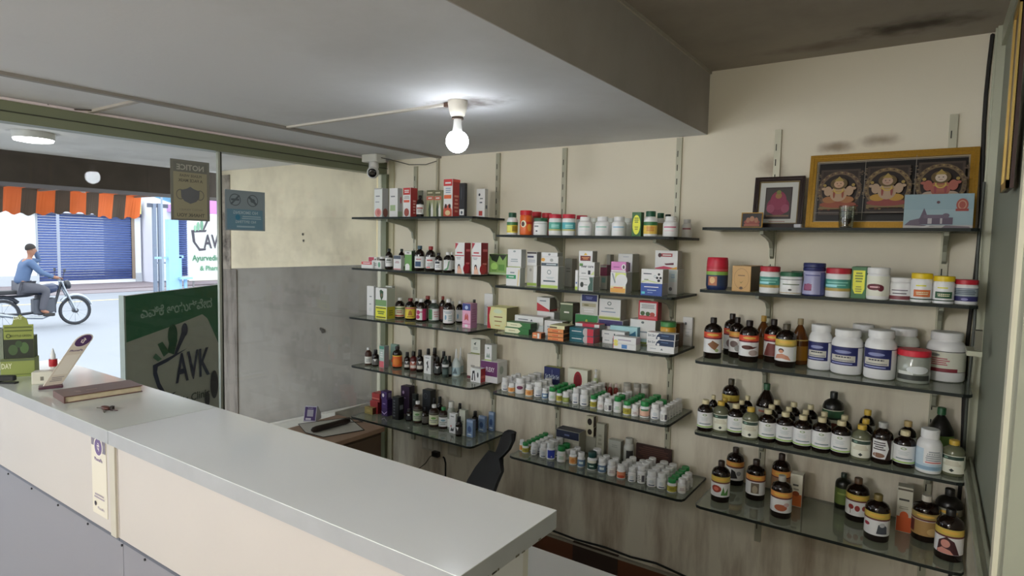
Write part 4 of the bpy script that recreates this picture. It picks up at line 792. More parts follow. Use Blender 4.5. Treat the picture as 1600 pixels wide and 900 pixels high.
for (x, w_, yt, b, cap, lb, dd_, nm) in ((652.5, 14.5, 626.5, 662, '#d9d9d4', '#a9b59c', '#5f8a55', 'green-grey label, first of three in front'), (678, 16, 632, 668, '#d6d6d0', '#c3c4a8', '#6f9a55', 'cream-green label, second of three in front'), (693.5, 15, 636, 671, '#2f7a44', '#ccd3d0', '#7a9aa8', 'green cap and white label, third of three in front')):
    syr('L5', x, w_, yt, b, cap, [('W', .12, .56, lb), ('e', .5, .42, .18, .05, dd_), lines('#8a8f86', .2, .8, .2, .36, 2), ('W', .60, .66, '#5c5a50')], 'brown syrup bottle with '+nm, body='#2a1a12')
drop('L5', 664.5, 11, 636, 664.5, '#151416', [('W', .12, .5, '#56524c'), ('e', .3, .58, .08, .05, '#dcdcda')], 'small black bottle between two syrup bottles')
for (x, yt, nm) in ((678.5, 622, 'left'), (687, 619.5, 'right')): drop('L5', x, 9, yt, -.10, '#131214', [('W', .12, .5, '#2f2c30')], 'small black bottle in the back, %s one of a pair' % nm)
cyl('L5', 'flask', 704, 12, 627, -.15, 'clear', '#c9c9c4', [('W', .1, .4, '#cfcfc8')], 'clear stout bottle with white cap in the back row')
drop('L5', 718, 9, 630, -.12, '#141315', [('W', .12, .5, '#3a3638')], 'small black bottle behind the white carton')
box('L5', 717, 726, 731, 640.5, -.20, '#b9bcae', [('l', .2, .8, .4, .6, 2, '#8a8f80')], 'grey-white carton behind dark bottle near right end', side='#8f9284', depth=.03)
box('L5', 701.5, 711.5, 716, 646, 677, '#dcdcd8', [('p', [(.2, .1), (.4, .3), (.6, .2), (.85, .35), (.7, .1)], '#33363a'), ('e', .3, .35, .08, .05, '#a83c3c'), ('l', .2, .8, .82, .9, 1, '#6c6f72')], 'white slim carton with small black figure in the front row', side='#a8a9a4')
drop('L5', 722.5, 10.5, 648.5, 680.5, '#131214', [('W', .12, .5, '#33302f'), ('p', [(.2, .5), (.4, .3), (.5, .48)], '#dcdcda')], 'small black bottle with white mark in front near right end')
drop('L5', 742, 10, 642, 673, '#161518', [('W', .12, .5, '#3c3a42')], 'small black bottle between two light blue packs')
for (x0, x1, xs, yt, b, nm) in ((728.5, 738.5, 743, 656, 683, 'nearest the front edge'), (747, 757, 760.5, 650.5, 675, 'middle of the three'), (763, 771, 776, 644, 668, 'rearmost by the corner')):
    box('L5', x0, x1, xs, yt, b, '#6f86a6', [('e', .5, .45, .3, .2, '#3c527c'), ('r', 0, 1, .86, 1, '#93a4bc'), ('l', .1, .9, .08, .2, 1, '#c3cedc')], 'light blue pack, '+nm, side='#5d6f8c')
# ---- M1
YM = -.27
cyl('M1', 'flask', 800.2, 17, 332.5, YM, '#e4e6e2', '#1d4a34', [('W', .10, .58, '#c9b93c'), ('W', .44, .58, '#2f6a3c'), ('r', .1, .4, .18, .4, '#d9cf62'), ('r', .5, .85, .16, .4, '#8a7a2a')], 'white bottle with dark green cap and yellow-green label, leftmost')
cyl('M1', 'jar', 821.5, 19, 329, YM, '#c85a1e', '#b3202a', [('W', .45, .78, '#b82a20'), ('e', .35, .45, .18, .14, '#e8c9a8'), ('e', .33, .45, .10, .10, '#4a2a28'), ('e', .75, .3, .15, .15, '#e08a30')], 'red lidded orange and red jar', cat='jar')
for x, yt, nm in ((838, 331.5, 'left'), (853.5, 333, 'right')): cyl('M1', 'jar', x, 15, yt, -.11, '#7d2018', '#a8242c', [], 'red lidded jar in the back row, %s of two' % nm, cat='jar')
cyl('M1', 'jar', 844.3, 22, 341, YM, '#e0e2de', '#1f5236', [('r', .2, .45, .48, .56, '#6b7072'), ('r', .3, .4, .2, .28, '#50555a'), ('W', .66, .68, '#7d8a86')], 'wide white jar with dark green lid', cat='jar')
for x, c1, nm in ((867.2, '#4f9a8a', 'left'), (888.3, '#4a98a0', 'right')): cyl('M1', 'jar', x, 20.5, 335, YM, '#e6e8e5', '#a82838', [('W', .22, .62, c1), ('W', .22, .30, '#a9a46a'), lines('#9fd0c6', .25, .8, .36, .52, 2)], 'white jar with red lid and teal label, %s of the two' % nm, cat='jar')
cyl('M1', 'jar', 908.5, 17, 337, -.12, '#d5d5d0', '#a02838', [], 'red lidded jar behind white flasks', cat='jar')
for x, lc, nm in ((914, '#7fae9c', 'left'), (941, '#6fa898', 'middle'), (966.8, '#6fa3c0', 'right, blue lined')):
    cyl('M1', 'flask', x, 23, 339, YM-.01, '#e2e6e6', '#dfe3e3', [('r', .2, .75, .44, .49, lc), ('r', .25, .7, .28, .30, '#b5c6c4')], 'plain white bottle with thin stripe label, %s of three' % nm)
for x, nm in ((927.5, 'left'), (954.5, 'middle'), (980.5, 'right')): cyl('M1', 'flask', x, 17, 341, -.11, '#c9cbc4', '#bfc2bc', [], 'white bottle in the back row, %s of three' % nm)
box('M1', 986.5, 1001, 1005.5, 331.5, -.30, '#2b5a2c', [('e', .5, .48, .44, .42, '#dcdc3a'), ('l', .2, .8, .55, .8, 3, '#6a7a2a'), ('l', .25, .75, .25, .42, 2, '#8a8a2a')], 'tall yellow and green canister', side='#1c4422', cat='canister', name='tin_canister')
cyl('M1', 'flask', 1031, 14, 333, -.16, '#e0e2de', '#1d4a34', [('W', .10, .58, '#8a7a4a')], 'white bottle with dark green cap, rear of the yellow label pair')
cyl('M1', 'flask', 1015.8, 21, 330.5, -.285, '#e4e6e2', '#1d4a34', [('W', .10, .58, '#c9a94a'), ('W', .44, .58, '#2f6a3c'), lines('#b06a3a', .2, .8, .2, .4, 3)], 'white bottle with dark green cap and yellow label, by canister')
cyl('M1', 'flask', 1042.5, 12, 335, -.10, '#cfcfc8', '#18241e', [], 'white bottle with black cap at the back')
cyl('M1', 'flask', 1047, 23, 338.5, -.285, '#e4e2e2', '#e0e0de', [('r', .15, .8, .44, .50, '#a84a6a'), ('r', .2, .7, .28, .30, '#cf9aa8')], 'white bottle with pink-purple stripe near the right end')
cyl('M1', 'flask', 1075.5, 15, 343, -.12, '#c3c0bc', '#b9b7b4', [('r', .15, .8, .44, .52, '#8a4a52')], 'small white bottle with maroon stripe, rightmost on top middle shelf')
# ---- M2
z = -.285
LG = '#a9c05a'
a = box('M2', 790.5, 812, 820, 418, z, '#e6e8e5', [('r', 0, .72, .38, .60, '#2f8a5c'), ('l', .1, .65, .44, .54, 1, '#cfe8dc'), ('l', .2, .7, .66, .8, 1, '#7d8488'), ('p', [(.82, 0), (.90, 0), (.98, .85), (.90, .95)], '#c9b98a')], 'white box with green band, bottom of the left stack', side='#9da09a')
box('M2', 793, 814, 821.5, 389.5, None, '#e8eaea', [('e', .5, .9, .1, .05, '#8a9698'), ('l', .15, .85, .28, .5, 2, '#9aa2a6'), ('r', 0, 1, 0, .04, '#8a9a3c')], 'plain white box on top of the green band box', side='#9b9d98', on=a)
a = box('M2', 823, 838.5, 845, 415, -.24, '#b0aea6', [('r', .66, 1, 0, 1, '#e0e2e2'), ('r', 0, 1, .02, .16, '#93ac4e'), ('e', .35, .8, .12, .08, '#8f8d86')], 'grey and white box, lower of the second stack', side='#7d7b76')
box('M2', 823, 838.5, 845, 393.5, None, '#d9d9e0', [('r', 0, 1, .88, 1, '#3c3436'), ('r', .05, .7, .58, .72, '#4a4e66'), ('l', .1, .9, .2, .45, 2, '#a3a5b0')], 'white and navy box, upper of the second stack', side='#85837e', on=a)
a = box('M2', 844.5, 871.5, 881, 416, z, '#e6eaea', [('r', 0, 1, 0, .13, LG), ('o', .48, .74, .12, .11, .7, '#7d8a8c'), ('l', .1, .9, .26, .38, 1, '#4a5a60'), ('l', .3, .8, .42, .52, 2, '#a9b2b6')], 'large white box with lime foot, bottom of the third stack', side='#979994')
a = box('M2', 845.5, 872, 880, 401, None, '#e4e0d8', [('r', 0, 1, .0, .32, '#44505a'), ('l', .25, .95, .08, .26, 1, '#c3ccd0'), ('e', .1, .68, .12, .2, '#cf9a4a'), ('e', .62, .65, .1, .18, '#9a9c9a')], 'white box with dark band, middle of the third stack', side='#999a94', on=a)
box('M2', 846, 871, 879, 394.5, None, '#cfd2d2', [('e', .5, .5, .08, .3, '#7c8284')], 'thin white box, top of the third stack', side='#8a8c86', on=a)
box('M2', 881.5, 893, 896, 404, -.11, '#8b8980', [('l', .2, .8, .5, .7, 2, '#6d6b64')], 'grey shaded box behind between third and fourth stacks', side='#77756e', depth=.05)
box('M2', 898, 902.5, 905, 422, z+.015, '#d3dada', [('r', 0, 1, 0, .16, '#a3bb4c'), ('r', .2, .8, .3, .4, '#5a6fa0')], 'narrow white and lime carton left of fourth stack', side='#b0b4b0', depth=.03)
a = box('M2', 903.8, 926.5, 937, 432, z, '#e6e8e2', [('p', [(.66, 0), (1, 0), (1, .98), (.72, .98), (.80, .6), (.66, .3)], '#3f5a50'), ('e', .22, .42, .12, .2, '#2c3430'), ('l', .08, .6, .78, .88, 1, '#9a9d98'), ('l', .35, .62, .36, .46, 1, '#6a6f6c')], 'white and dark green box, bottom of the fourth stack', side='#8f8f88')
a = box('M2', 904.2, 928.5, 936.5, 409.5, None, '#e8e8e4', [('r', .02, .25, .72, .92, '#5d8a4a'), ('t', 'liver care', .55, .72, .2, '#3b4048', .8, 1), ('r', .60, .76, .12, .42, '#1c2028'), ('l', .08, .55, .14, .26, 1, '#8a8d90'), ('p', [(.76, .1), (1, .4), (1, .1)], '#b9c48a')], 'white box with black square print, middle of the fourth stack', side='#9b9a92', on=a)
box('M2', 904.2, 925.5, 933, 392, None, '#e2dfd6', [('r', .10, .88, .08, .56, '#6a2a20'), ('l', .2, .8, .2, .46, 2, '#c98a5a'), ('p', [(.35, .62), (.5, .86), (.65, .62)], '#d2a83c')], 'small white box with brown panel, top of the fourth stack', side='#8d8b80', on=a)
a = box('M2', 937.5, 948, 951, 431, -.13, '#9a9890', [('r', .2, .8, .5, .9, '#6f8f8a')], 'grey box behind, lower one beside fourth stack', side='#807e76', depth=.05)
box('M2', 937.5, 948, 951, 414, None, '#8d3a58', [('r', 0, 1, .8, 1, '#a9a6a0')], 'magenta box behind, upper one beside fourth stack', side='#6d3a4c', on=a, depth=.05)
box('M2', 946.5, 952, 960, 397.5, -.09, '#a7a49a', [], 'grey carton in the back left of pink box', side='#77756a', depth=.04)
a = box('M2', 953, 977.3, 985, 425, z, '#e3e6dc', [('r', .3, 1, .52, .98, '#c3d878'), ('e', .72, .62, .4, .3, '#e6ecd0'), ('r', 0, 1, 0, .30, '#e09a4a'), ('r', 0, 1, .22, .32, '#e6c6a0'), ('l', .2, .85, .2, .3, 1, '#b84a30'), ('p', [(.05, .95), (.16, .95), (.35, .5), (.28, .45)], '#8a9298')], 'lime, white and orange box, bottom of the pink-topped stack', side='#a29f9a')
box('M2', 954.5, 978, 982, 409, None, '#c27ab0', [('r', 0, 1, 0, .15, '#e8dce4'), ('l', .12, .6, .4, .55, 1, '#8a4a80'), ('e', .86, .5, .15, .3, '#e3d8de'), ('e', .86, .5, .07, .2, '#4a2f48')], 'pink box on the lime and orange box', side='#9a7590', on=a)
a = box('M2', 965, 987, 998, 425, -.14, '#8f8e86', [], 'grey shaded box under the white carton with purple mark', side='#6f7058')
box('M2', 965, 987.5, 998, 396.5, None, '#dde0e6', [('r', .66, .88, .02, .52, '#5a3a5a'), ('l', .3, .8, .82, .88, 1, '#9a9fac')], 'white carton with purple mark behind pink box', side='#918f86', on=a)
a = box('M2', 1000.5, 1034, 1043, 443, z-.02, '#2f4a92', [('l', .1, .9, .66, .80, 1, '#d6e0f2'), ('l', .25, .8, .40, .50, 1, '#b9c8e6'), ('r', .03, .2, .1, .3, '#4fb0b8'), ('l', .3, .6, .2, .28, 1, '#8fa5d2')], 'dark blue box, lower of the right front stack', side='#8b8a92')
box('M2', 1001.5, 1035, 1044, 420.5, None, '#e4e6e4', [('p', [(.0, .1), (.3, .22), (.6, .14), (.98, .02), (.6, .05), (.3, .14), (.05, .02)], '#b9c28a'), ('l', .08, .5, .62, .74, 1, '#2c3644'), ('l', .08, .4, .2, .3, 1, '#5a6a4a'), ('e', .84, .66, .06, .09, '#2a2a2e'), ('e', .76, .40, .06, .09, '#2a2a2e'), ('e', .92, .40, .06, .09, '#2a2a2e'), ('e', .84, .2, .07, .1, '#2a2a2e'), ('o', .66, .5, .06, .1, .7, '#8a9aa0')], 'white box with black figures, upper of the right front stack', side='#8d8c86', on=a)
a = box('M2', 1043.5, 1057.5, 1068, 421.5, -.15, '#cfd4d8', [('r', .05, .95, .5, .98, '#c3dcec'), ('l', .2, .8, .65, .85, 2, '#9fb8c8'), ('e', .25, .2, .2, .08, '#77757a')], 'tall white and light blue carton behind dark blue box', side='#918f88')
box('M2', 1023, 1058, 1065, 391.5, None, '#e4e2de', [('r', .16, .78, .68, .86, '#9c4248'), ('e', .2, .76, .08, .12, '#4a2e30'), ('l', .32, .74, .72, .82, 1, '#ecd0d0'), ('p', [(.42, .30), (.85, .36), (.85, .24), (.5, .22)], '#5a2430'), ('p', [(0, .05), (.4, .16), (1, .05), (1, 0), (0, 0)], '#b8405a'), ('p', [(.6, 0), (1, .14), (1, 0)], '#d89a3c')], 'white box with maroon title bar, topmost at the right end', side='#8f8b84', on=a)
# ---- M3
a = box('M3', 788.5, 826, 831, 512.5, 522, '#2f6a34', [('p', [(0, .05), (.55, .05), (.66, .5), (.55, .95), (0, .95)], '#dcdcae'), ('l', .1, .5, .4, .6, 1, '#8a8a5a')], 'green and cream arrow box, lower of two at left', side='#1c3a1e', depth=.06)
box('M3', 791.5, 829, 833, 504, None, '#2f6a34', [('p', [(0, .05), (.55, .05), (.66, .5), (.55, .95), (0, .95)], '#dcdcae'), ('l', .1, .5, .4, .6, 1, '#8a8a5a')], 'green and cream arrow box, upper of two at left', side='#1c3a1e', on=a, depth=.06)
a = box('M3', 805, 848.5, 851, 507, -.185, '#c3c9cb', [('l', .1, .9, .3, .7, 2, '#9fa6a8')], 'white flat box, lower one behind the green arrow boxes', side='#a5a6a2', depth=.07)
box('M3', 804, 848.5, 851, 494, None, '#cfd2d4', [('l', .1, .5, .45, .65, 1, '#5d636c'), ('p', [(.56, .4), (.6, .7), (.64, .4)], '#3f4650')], 'white flat box, upper one behind the green arrow boxes', side='#a3a29c', on=a, depth=.07)
box('M3', 831.5, 845, 848, 520, 529, '#c9784c', [('r', .6, .85, 0, 1, '#e0dcd0'), ('l', .1, .5, .3, .7, 1, '#e6c0a0')], 'small orange and white box at the front edge', side='#5a3a2c', depth=.04)
a = box('M3', 838.5, 865, 870, 487, -.10, '#d6dbe0', [('l', .1, .8, .5, .8, 2, '#8f9bb0'), ('p', [(0, 0), (.5, .3), (1, .1), (1, 0)], '#a9bccc')], 'pale blue white box under the red and white one', side='#b0b2b2', depth=.06)
box('M3', 838.5, 858.5, 870, 464.5, None, '#dde0de', [('p', [(0, 0), (0, .62), (1, .12), (1, 0)], '#b22e36'), ('l', .2, .75, .7, .82, 1, '#5d6a7a'), ('S', ('r', 0, 1, 0, .14, '#a02a30'))], 'red and white box on top of the pale blue one', side='#6d6a62', on=a)
box('M3', 850, 878, 884, 501.5, -.20, '#d2d5d4', [('l', .1, .6, .3, .7, 2, '#9a9fa6')], 'white flat box behind the orange stack', side='#6a5a48', depth=.06)
prev = None
for i, (yt, nm) in enumerate(((527.5, 'lowest'), (521, 'second'), (514, 'third'), (508.5, 'topmost'))):
    args = dict(side='#47301f')
    if prev is None: prev = box('M3', 855.5, 880, 897, yt, 533, '#d9824e', [('l', .3, .8, .3, .7, 1, '#eab08a'), ('r', .3, .7, .35, .65, '#c25a34'), ('r', 0, 1, 0, .12, '#3a241a')], 'orange flat box, %s of the stack of four' % nm, **args)
    else: prev = box('M3', 855.5+(i == 3)*3, 880+(i == 3)*2, 897, yt, None, '#d9824e' if i < 3 else '#cfc9a0', [('l', .3, .8, .3, .7, 1, '#eab08a'), ('r', .3, .7, .35, .65, '#c25a34'), ('r', 0, 1, 0, .12, '#3a241a')] if i < 3 else [('r', 0, .5, .1, .6, '#5a4430')], 'orange flat box, %s of the stack of four' % nm if i < 3 else 'cream and brown flat box topping the orange stack', on=prev, **args)
box('M3', 874, 894, 905.5, 473, -.10, '#4a5a3c', [('p', [(0, .22), (.5, .26), (1, .45), (1, .05), (0, .05)], '#ccc9ae'), ('l', .2, .85, .66, .75, 1, '#cfd6c4'), ('r', 0, 1, .95, 1, '#b9bba0'), ('e', .8, .2, .1, .08, '#5d5f3a')], 'dark green and cream box in the back row', side='#4a443c', depth=.07)
a = box('M3', 898, 933.5, 936, 491.5, -.11, '#e0e3dc', [('p', [(0, 1), (1, 1), (1, .75), (.7, .35), (.3, .3), (0, .5)], '#2f7a42'), ('e', .5, .7, .05, .1, '#a9b44c')], 'green and white box under the navy display card', side='#b5b5ae', depth=.07)
box('M3', 906, 934, 938, 459.5, None, '#b9b9b2', [('r', .08, .95, .66, .98, '#1e2560'), ('l', .3, .7, .75, .9, 2, '#6a74a8'), ('r', .1, .9, .38, .56, '#a09a80'), ('l', .1, .9, .08, .3, 2, '#d6d6d2'), ('e', .35, .46, .15, .04, '#6d6a4a')], 'navy and grey display box above the green and white one', side='#15161c', on=a, depth=.02)
a = box('M3', 889.5, 927.5, 933, 524.5, 535.5, '#1f5a66', [('r', .72, 1, 0, 1, '#b42a3c'), ('e', .68, .5, .12, .6, '#a8a0a0'), ('r', .74, 1, 0, 1, '#b42a3c'), ('l', .05, .55, .42, .62, 1, '#dfeaec')], 'teal and red flat box, lower of two', side='#7e1c2a', depth=.06)
box('M3', 889.5, 927.5, 933, 512.5, None, '#1f5a66', [('r', .72, 1, 0, 1, '#b42a3c'), ('e', .68, .5, .12, .6, '#a8a0a0'), ('r', .74, 1, 0, 1, '#b42a3c'), ('l', .05, .55, .42, .62, 1, '#dfeaec')], 'teal and red flat box, upper of two', side='#7e1c2a', on=a, depth=.06)
box('M3', 898, 936, 940, 505.5, -.215, '#b8344a', [('r', 0, .3, 0, 1, '#e2e0dc'), ('r', .8, 1, 0, 1, '#dcd8d2'), ('l', .3, .75, .5, .8, 1, '#e8c9cc')], 'red and white flat box behind the teal pair', side='#8a8a86', depth=.06)
a = box('M3', 934.5, 972, 977, 500, -.13, '#dcdee2', [('r', 0, 1, .70, 1, '#3a3566'), ('e', .22, .3, .1, .25, '#3b3f48'), ('l', .4, .95, .2, .5, 2, '#98a0b0')], 'white box with navy band under the large white one', side='#8b8a92', depth=.08)
box('M3', 935.5, 969, 975.5, 467.5, None, '#d9dcd8', [('r', 0, 1, 0, .12, '#93a04a'), ('r', 0, 1, .12, .17, '#c9cfa8'), ('o', .48, .80, .10, .10, .6, '#6f7a78'), ('l', .25, .7, .52, .6, 1, '#7a8486'), ('l', .08, .8, .34, .42, 1, '#7486a0')], 'large white box with olive foot in the back row', side='#8c8a80', on=a, depth=.07)
box('M3', 952.5, 995, 998, 510, -.165, '#9ec6d8', [('l', .2, .5, .55, .75, 1, '#34506a'), ('p', [(.6, .05), (.7, .5), (.95, .8), (.98, .3), (.8, .15)], '#2f6a86')], 'light blue flat box in the centre front', side='#5f8aa0', depth=.05)
a = box('M3', 941, 957, 975, 527.5, 536.5, '#e4e4e2', [('l', .1, .8, .4, .7, 1, '#8b8f96')], 'white flat box, lower of two left of pink-white pair', side='#c9c4c4', depth=.05)
box('M3', 940, 976, 979, 517.5, None, '#e6e6e4', [('l', .08, .35, .4, .7, 1, '#8b8f96'), ('e', .56, .5, .03, .2, '#4a5058')], 'white flat box, upper of two left of pink-white pair', side='#b0aeae', on=a, depth=.05)
a = box('M3', 957.5, 993.5, 997, 537.5, 546.5, '#e6e6e4', [('r', .38, .62, .1, .9, '#4a7ab0'), ('e', .12, .8, .1, .3, '#d8c46a'), ('r', 0, .02, 0, 1, '#b23450')], 'white flat box with blue square, front edge', side='#cfcfca', depth=.05)
box('M3', 957.5, 993.5, 997, 526.5, None, '#e0cfdc', [('l', .12, .9, .35, .7, 1, '#9a8fa0'), ('e', .12, .2, .1, .3, '#d8c46a'), ('r', 0, .02, 0, 1, '#b23450')], 'pinkish flat box resting on the blue square box', side='#c3b3c0', on=a, depth=.05)
a = box('M3', 983.5, 1023, 1027, 499.5, -.13, '#d3dad8', [('l', .2, .85, .45, .55, 1, '#74808a'), ('r', 0, 1, 0, .22, '#a9c0c4'), ('e', .5, .9, .06, .05, '#5d6668'), ('r', 0, 1, 0, .08, '#7a8a3c')], 'white box under the red-edged box', side='#8a8a80', depth=.07)
box('M3', 997, 1027, 1034, 470.5, None, '#b02a34', [('r', .06, .94, .22, .92, '#dddcd2'), ('e', .22, .34, .12, .12, '#3f5a34'), ('e', .5, .32, .12, .12, '#3f5a34'), ('e', .74, .30, .14, .12, '#a8443c'), ('l', .15, .85, .6, .84, 3, '#8a8a88'), ('r', .05, .95, .05, .18, '#c45560')], 'red-edged white box with berry print', side='#8c1f2a', on=a, depth=.05)
cyl('M3', 'jar', 1043, 24, 502.5, -.15, '#b78a2c', '#3c7a40', [('W', .1, .5, '#c2962f')], 'round yellow jar with green lid', cat='jar')
box('M3', 1051, 1061, 1064, 505, -.10, '#5e4020', [], 'brown box behind the round yellow jar', side='#4a321a', depth=.05)
a = box('M3', 1010.5, 1053, 1056, 541, 551, '#e6e6e4', [('l', .05, .4, .4, .65, 1, '#9a9ea6'), ('p', [(.5, .35), (.55, .7), (.6, .35)], '#6a7078')], 'white flat box at the bottom of the navy pair', side='#a9aaaa', depth=.05)
for i, (yt, nm) in enumerate(((531, 'lower'), (520.5, 'upper'))):
    a = box('M3', 1010+i*.5, 1054+i, 1062, yt, None, '#e6e8e8', [('p', [(.32, 0), (.36, .6), (.44, 1), (.98, 1), (.98, 0)], '#1c2f4e'), ('e', .42, .2, .05, .2, '#dfe3e6'), ('t', 'Sri Sri', .17, .55, .42, '#55606e', .28, 1), ('l', .5, .8, .5, .75, 1, '#4a6488')], 'white and navy flat box, %s of the pair' % nm, side='#2c2f38', on=a, depth=.05)
box('M3', 1065.5, 1080.5, 1084, 495.5, 539, '#d0d2d2', [('e', .3, .78, .12, .05, '#5a5f66'), ('r', 0, 1, .585, .595, '#9a9c9c'), ('l', .2, .8, .3, .5, 3, '#b5b8b8')], 'white slim carton standing alone at the right end', side='#8f9090')

# ---- crowds of small pill bottles
PL = {
 'w': ('white pill bottle, white cap', '#e4e5e6', '#e2e4e6', [('W', .08, .56, '#dcdfe4'), ('r', .3, .7, .10, .17, '#44506a'), ('l', .28, .72, .24, .48, 3, '#a3abb4')]),
 'o': ('white pill bottle, orange label', '#e4e2de', '#e0e0de', [('W', .08, .54, '#d59a64'), ('e', .5, .3, .2, .14, '#c07a3c')]),
 'g': ('white pill bottle, green cap and olive label', '#e6e6da', '#1f7a3c', [('W', .08, .50, '#a39a3c'), ('l', .25, .75, .2, .42, 2, '#6a6224')]),
 'gw': ('white pill bottle, green cap and white label', '#e4e8e4', '#1f7a3c', [('W', .08, .56, '#d5dccf'), ('l', .25, .75, .2, .42, 3, '#8fae92')]),
 'wo': ('white pill bottle, olive green label', '#e6e6e2', '#e2e4e2', [('W', .08, .50, '#7f8a44'), ('l', .25, .75, .2, .42, 2, '#b9c07a')]),
 'b': ('white pill bottle, slate blue label', '#dfe2e6', '#e0e2e4', [('W', .08, .54, '#56708c'), ('r', .3, .7, .25, .42, '#c3ccd4')]),
 'n': ('white pill bottle, royal blue label', '#e4e4e8', '#e2e2e4', [('W', .08, .58, '#dcdce4'), ('r', .2, .85, .10, .58, '#2a3a9c'), ('r', .5, .58, .16, .24, '#e0e0f0')]),
 'p': ('white pill bottle, salmon label', '#e4e0dc', '#1f7a3c', [('W', .12, .54, '#d9a592'), ('r', .2, .8, .44, .54, '#3f7a5c'), ('W', .10, .13, '#6a4438')]),
 'm': ('larger white bottle with maroon oval', '#e4e2e0', '#dededc', [('W', .08, .6, '#e0dcda'), ('e', .5, .42, .24, .12, '#6a3350')]),
 'r': ('white pill bottle, orange-red label', '#e6e2de', '#e2e2e0', [('W', .08, .54, '#c98060'), ('e', .5, .2, .3, .1, '#b0442c')]),
 't': ('white bottle, dark teal cap', '#dfe2de', '#173c38', [('W', .08, .56, '#24443c'), ('r', .1, .9, .42, .56, '#d3c9bc'), ('l', .25, .75, .2, .32, 1, '#b9c9c0')]),
 's': ('white pill bottle, pinkish label', '#e4e2e2', '#e2e2e2', [('W', .08, .54, '#dccac6'), ('l', .25, .75, .2, .42, 3, '#a08a8a')]),
 'd': ('white pill bottle, grey-brown lettering', '#dcdcda', '#dadcdc', [('W', .08, .56, '#d2cfca'), ('r', .55, .8, .12, .5, '#55525a'), ('l', .1, .5, .12, .5, 4, '#96918e')]),
}
def column(sh, ci, x, w_, yt, b, kinds, gap=None, xshift=0):
    """kinds: string list front to back"""
    z = SH[sh][3]; ks = kinds.split(); P = at(x, b, 2, z); s = pxm(P); rr = w_/s/2; d = P-CAM; d.z = 0; d.normalize(); P = P+d*rr
    h = at(x, yt, 1, P.y).z-z
    avail = (-.02-rr-P.y); n = len(ks); gp = gap or (2*rr+.004)
    if n > 1: gp = min(gp, avail/(n-1))
    for i, k in enumerate(ks):
        ds, bd, cp, lb = PL[k]; q = P+Vector((xshift*i, gp*i, 0)); q.z = z
        it = cyl(sh, 'pill', x, w_, 0, 0, bd, cp, lb, ds, pos=q, h=h, r=rr); it['col'] = (ci, i+1, n)
rows4 = [(789, 11, 589.5, 611, 'w w w w'), (799.3, 11, 598, 613.5, 'o w w w'), (812.7, 15.5, 590.5, 616, 'm w w w'), (826.7, 12, 600, 619.5, 'o w w w'), (841, 14, 596.5, 621, 'w w w'), (851.5, 10, 606, 624, 'b w w'),
 (863, 12, 604.5, 627, 'gw gw gw gw'), (873.8, 9.5, 608, 628, 'g g g g g'), (884, 11, 611.5, 630, 'wo w gw gw'), (899.5, 11, 606, 632, 'w w w w w w'), (913, 14, 608, 635, 'w w w w w'),
 (927, 10.5, 617.5, 637.5, 'g g gw g'), (938.3, 10.5, 619, 641, 's w w'), (950.3, 13, 622, 643.5, 'd w w w'), (964.8, 13, 619, 645.5, 'gw gw w w'), (979.5, 13, 626, 649, 'g gw gw gw g'), (992, 11.5, 632, 651, 's w w'), (1007, 15.5, 626.5, 653.5, 'p gw gw gw'), (1023.5, 14.5, 630.5, 656, 'w w gw'), (1037, 12, 636, 659, 'd w w w w w')]
for i, (x, w_, yt, b, ks) in enumerate(rows4): column('M4', i+1, x, w_, yt, b, ks)
a = box('M4', 849.5, 874, 885, 574, -.055, '#262b5c', [('t', 'Sri Sri', .28, .55, .22, '#b9c3dc', .42, 1), ('t', 'Sri Sri', .76, .55, .22, '#b9c3dc', .42, 1), ('r', .5, .52, .1, .9, '#8a90b0')], 'navy box with two white word marks at the back', side='#6a6a5a', top='#8a8f4a', depth=.04)
box('M4', 886.5, 917, 926, 577, -.055, '#cfcdbc', [('e', .52, .5, .22, .42, '#8c1f28'), ('e', .52, .5, .15, .3, '#6e1620')], 'white box with dark red circle at the back', side='#8b8878', depth=.04)
cyl('M4', 'pump', 929.5, 9, 577.5, -.045, '#a9b58f', '#dfe2de', [('W', .15, .5, '#8a9a6a')], 'small pump bottle standing behind the pill bottles')
for i, x in enumerate((944, 953, 962)): cyl('M4', 'drop', x, 7, 598+i*.7, -.05, '#6a2420', '#b9a9a4', [], 'tiny clear red bottle at the back, %s of three' % ('left', 'middle', 'right')[i])
for i, (x, w_) in enumerate(((979.5, 12), (994.5, 10.5), (1006.5, 12))): cyl('M4', 'jar', x, w_, 598+i, -.045, '#a5a098', '#8f8c84', [], 'greyish jar in the back row, %s of three' % ('left', 'middle', 'right')[i], cat='jar')
rows5 = [(811.5, 8, 686, 704, 'o'), (820.5, 11, 691, 708, 'g g g g g g'), (834.5, 11, 692, 711, 'w w w w w'), (849, 12, 692.5, 716, 'w w w'), (862, 13.5, 690, 718, 'n w w'), (877, 14, 696.5, 723, 'gw gw'), (895.3, 12.5, 702, 727, 'o w'),
 (908, 12, 706.5, 731, 'b'), (925, 15.5, 705.5, 736, 't w'), (940.5, 13, 715, 740, 'b w'), (955.5, 13, 719, 744.5, 's w'), (970.3, 13.5, 726, 749, 'r w w w'), (987.3, 12.5, 730.5, 754, 'w w w w'), (1001.8, 13.5, 727, 756.5, 'd w w w'), (1018, 16, 735.5, 761.5, 'w w w w'), (1033.5, 15, 738.5, 765, 'w w w w'), (1049.3, 14.5, 747, 770.5, 'g g g g g'), (1065, 14, 747.5, 772, 's w w')]
for i, (x, w_, yt, b, ks) in enumerate(rows5): column('M5', i+1, x, w_, yt, b, ks)
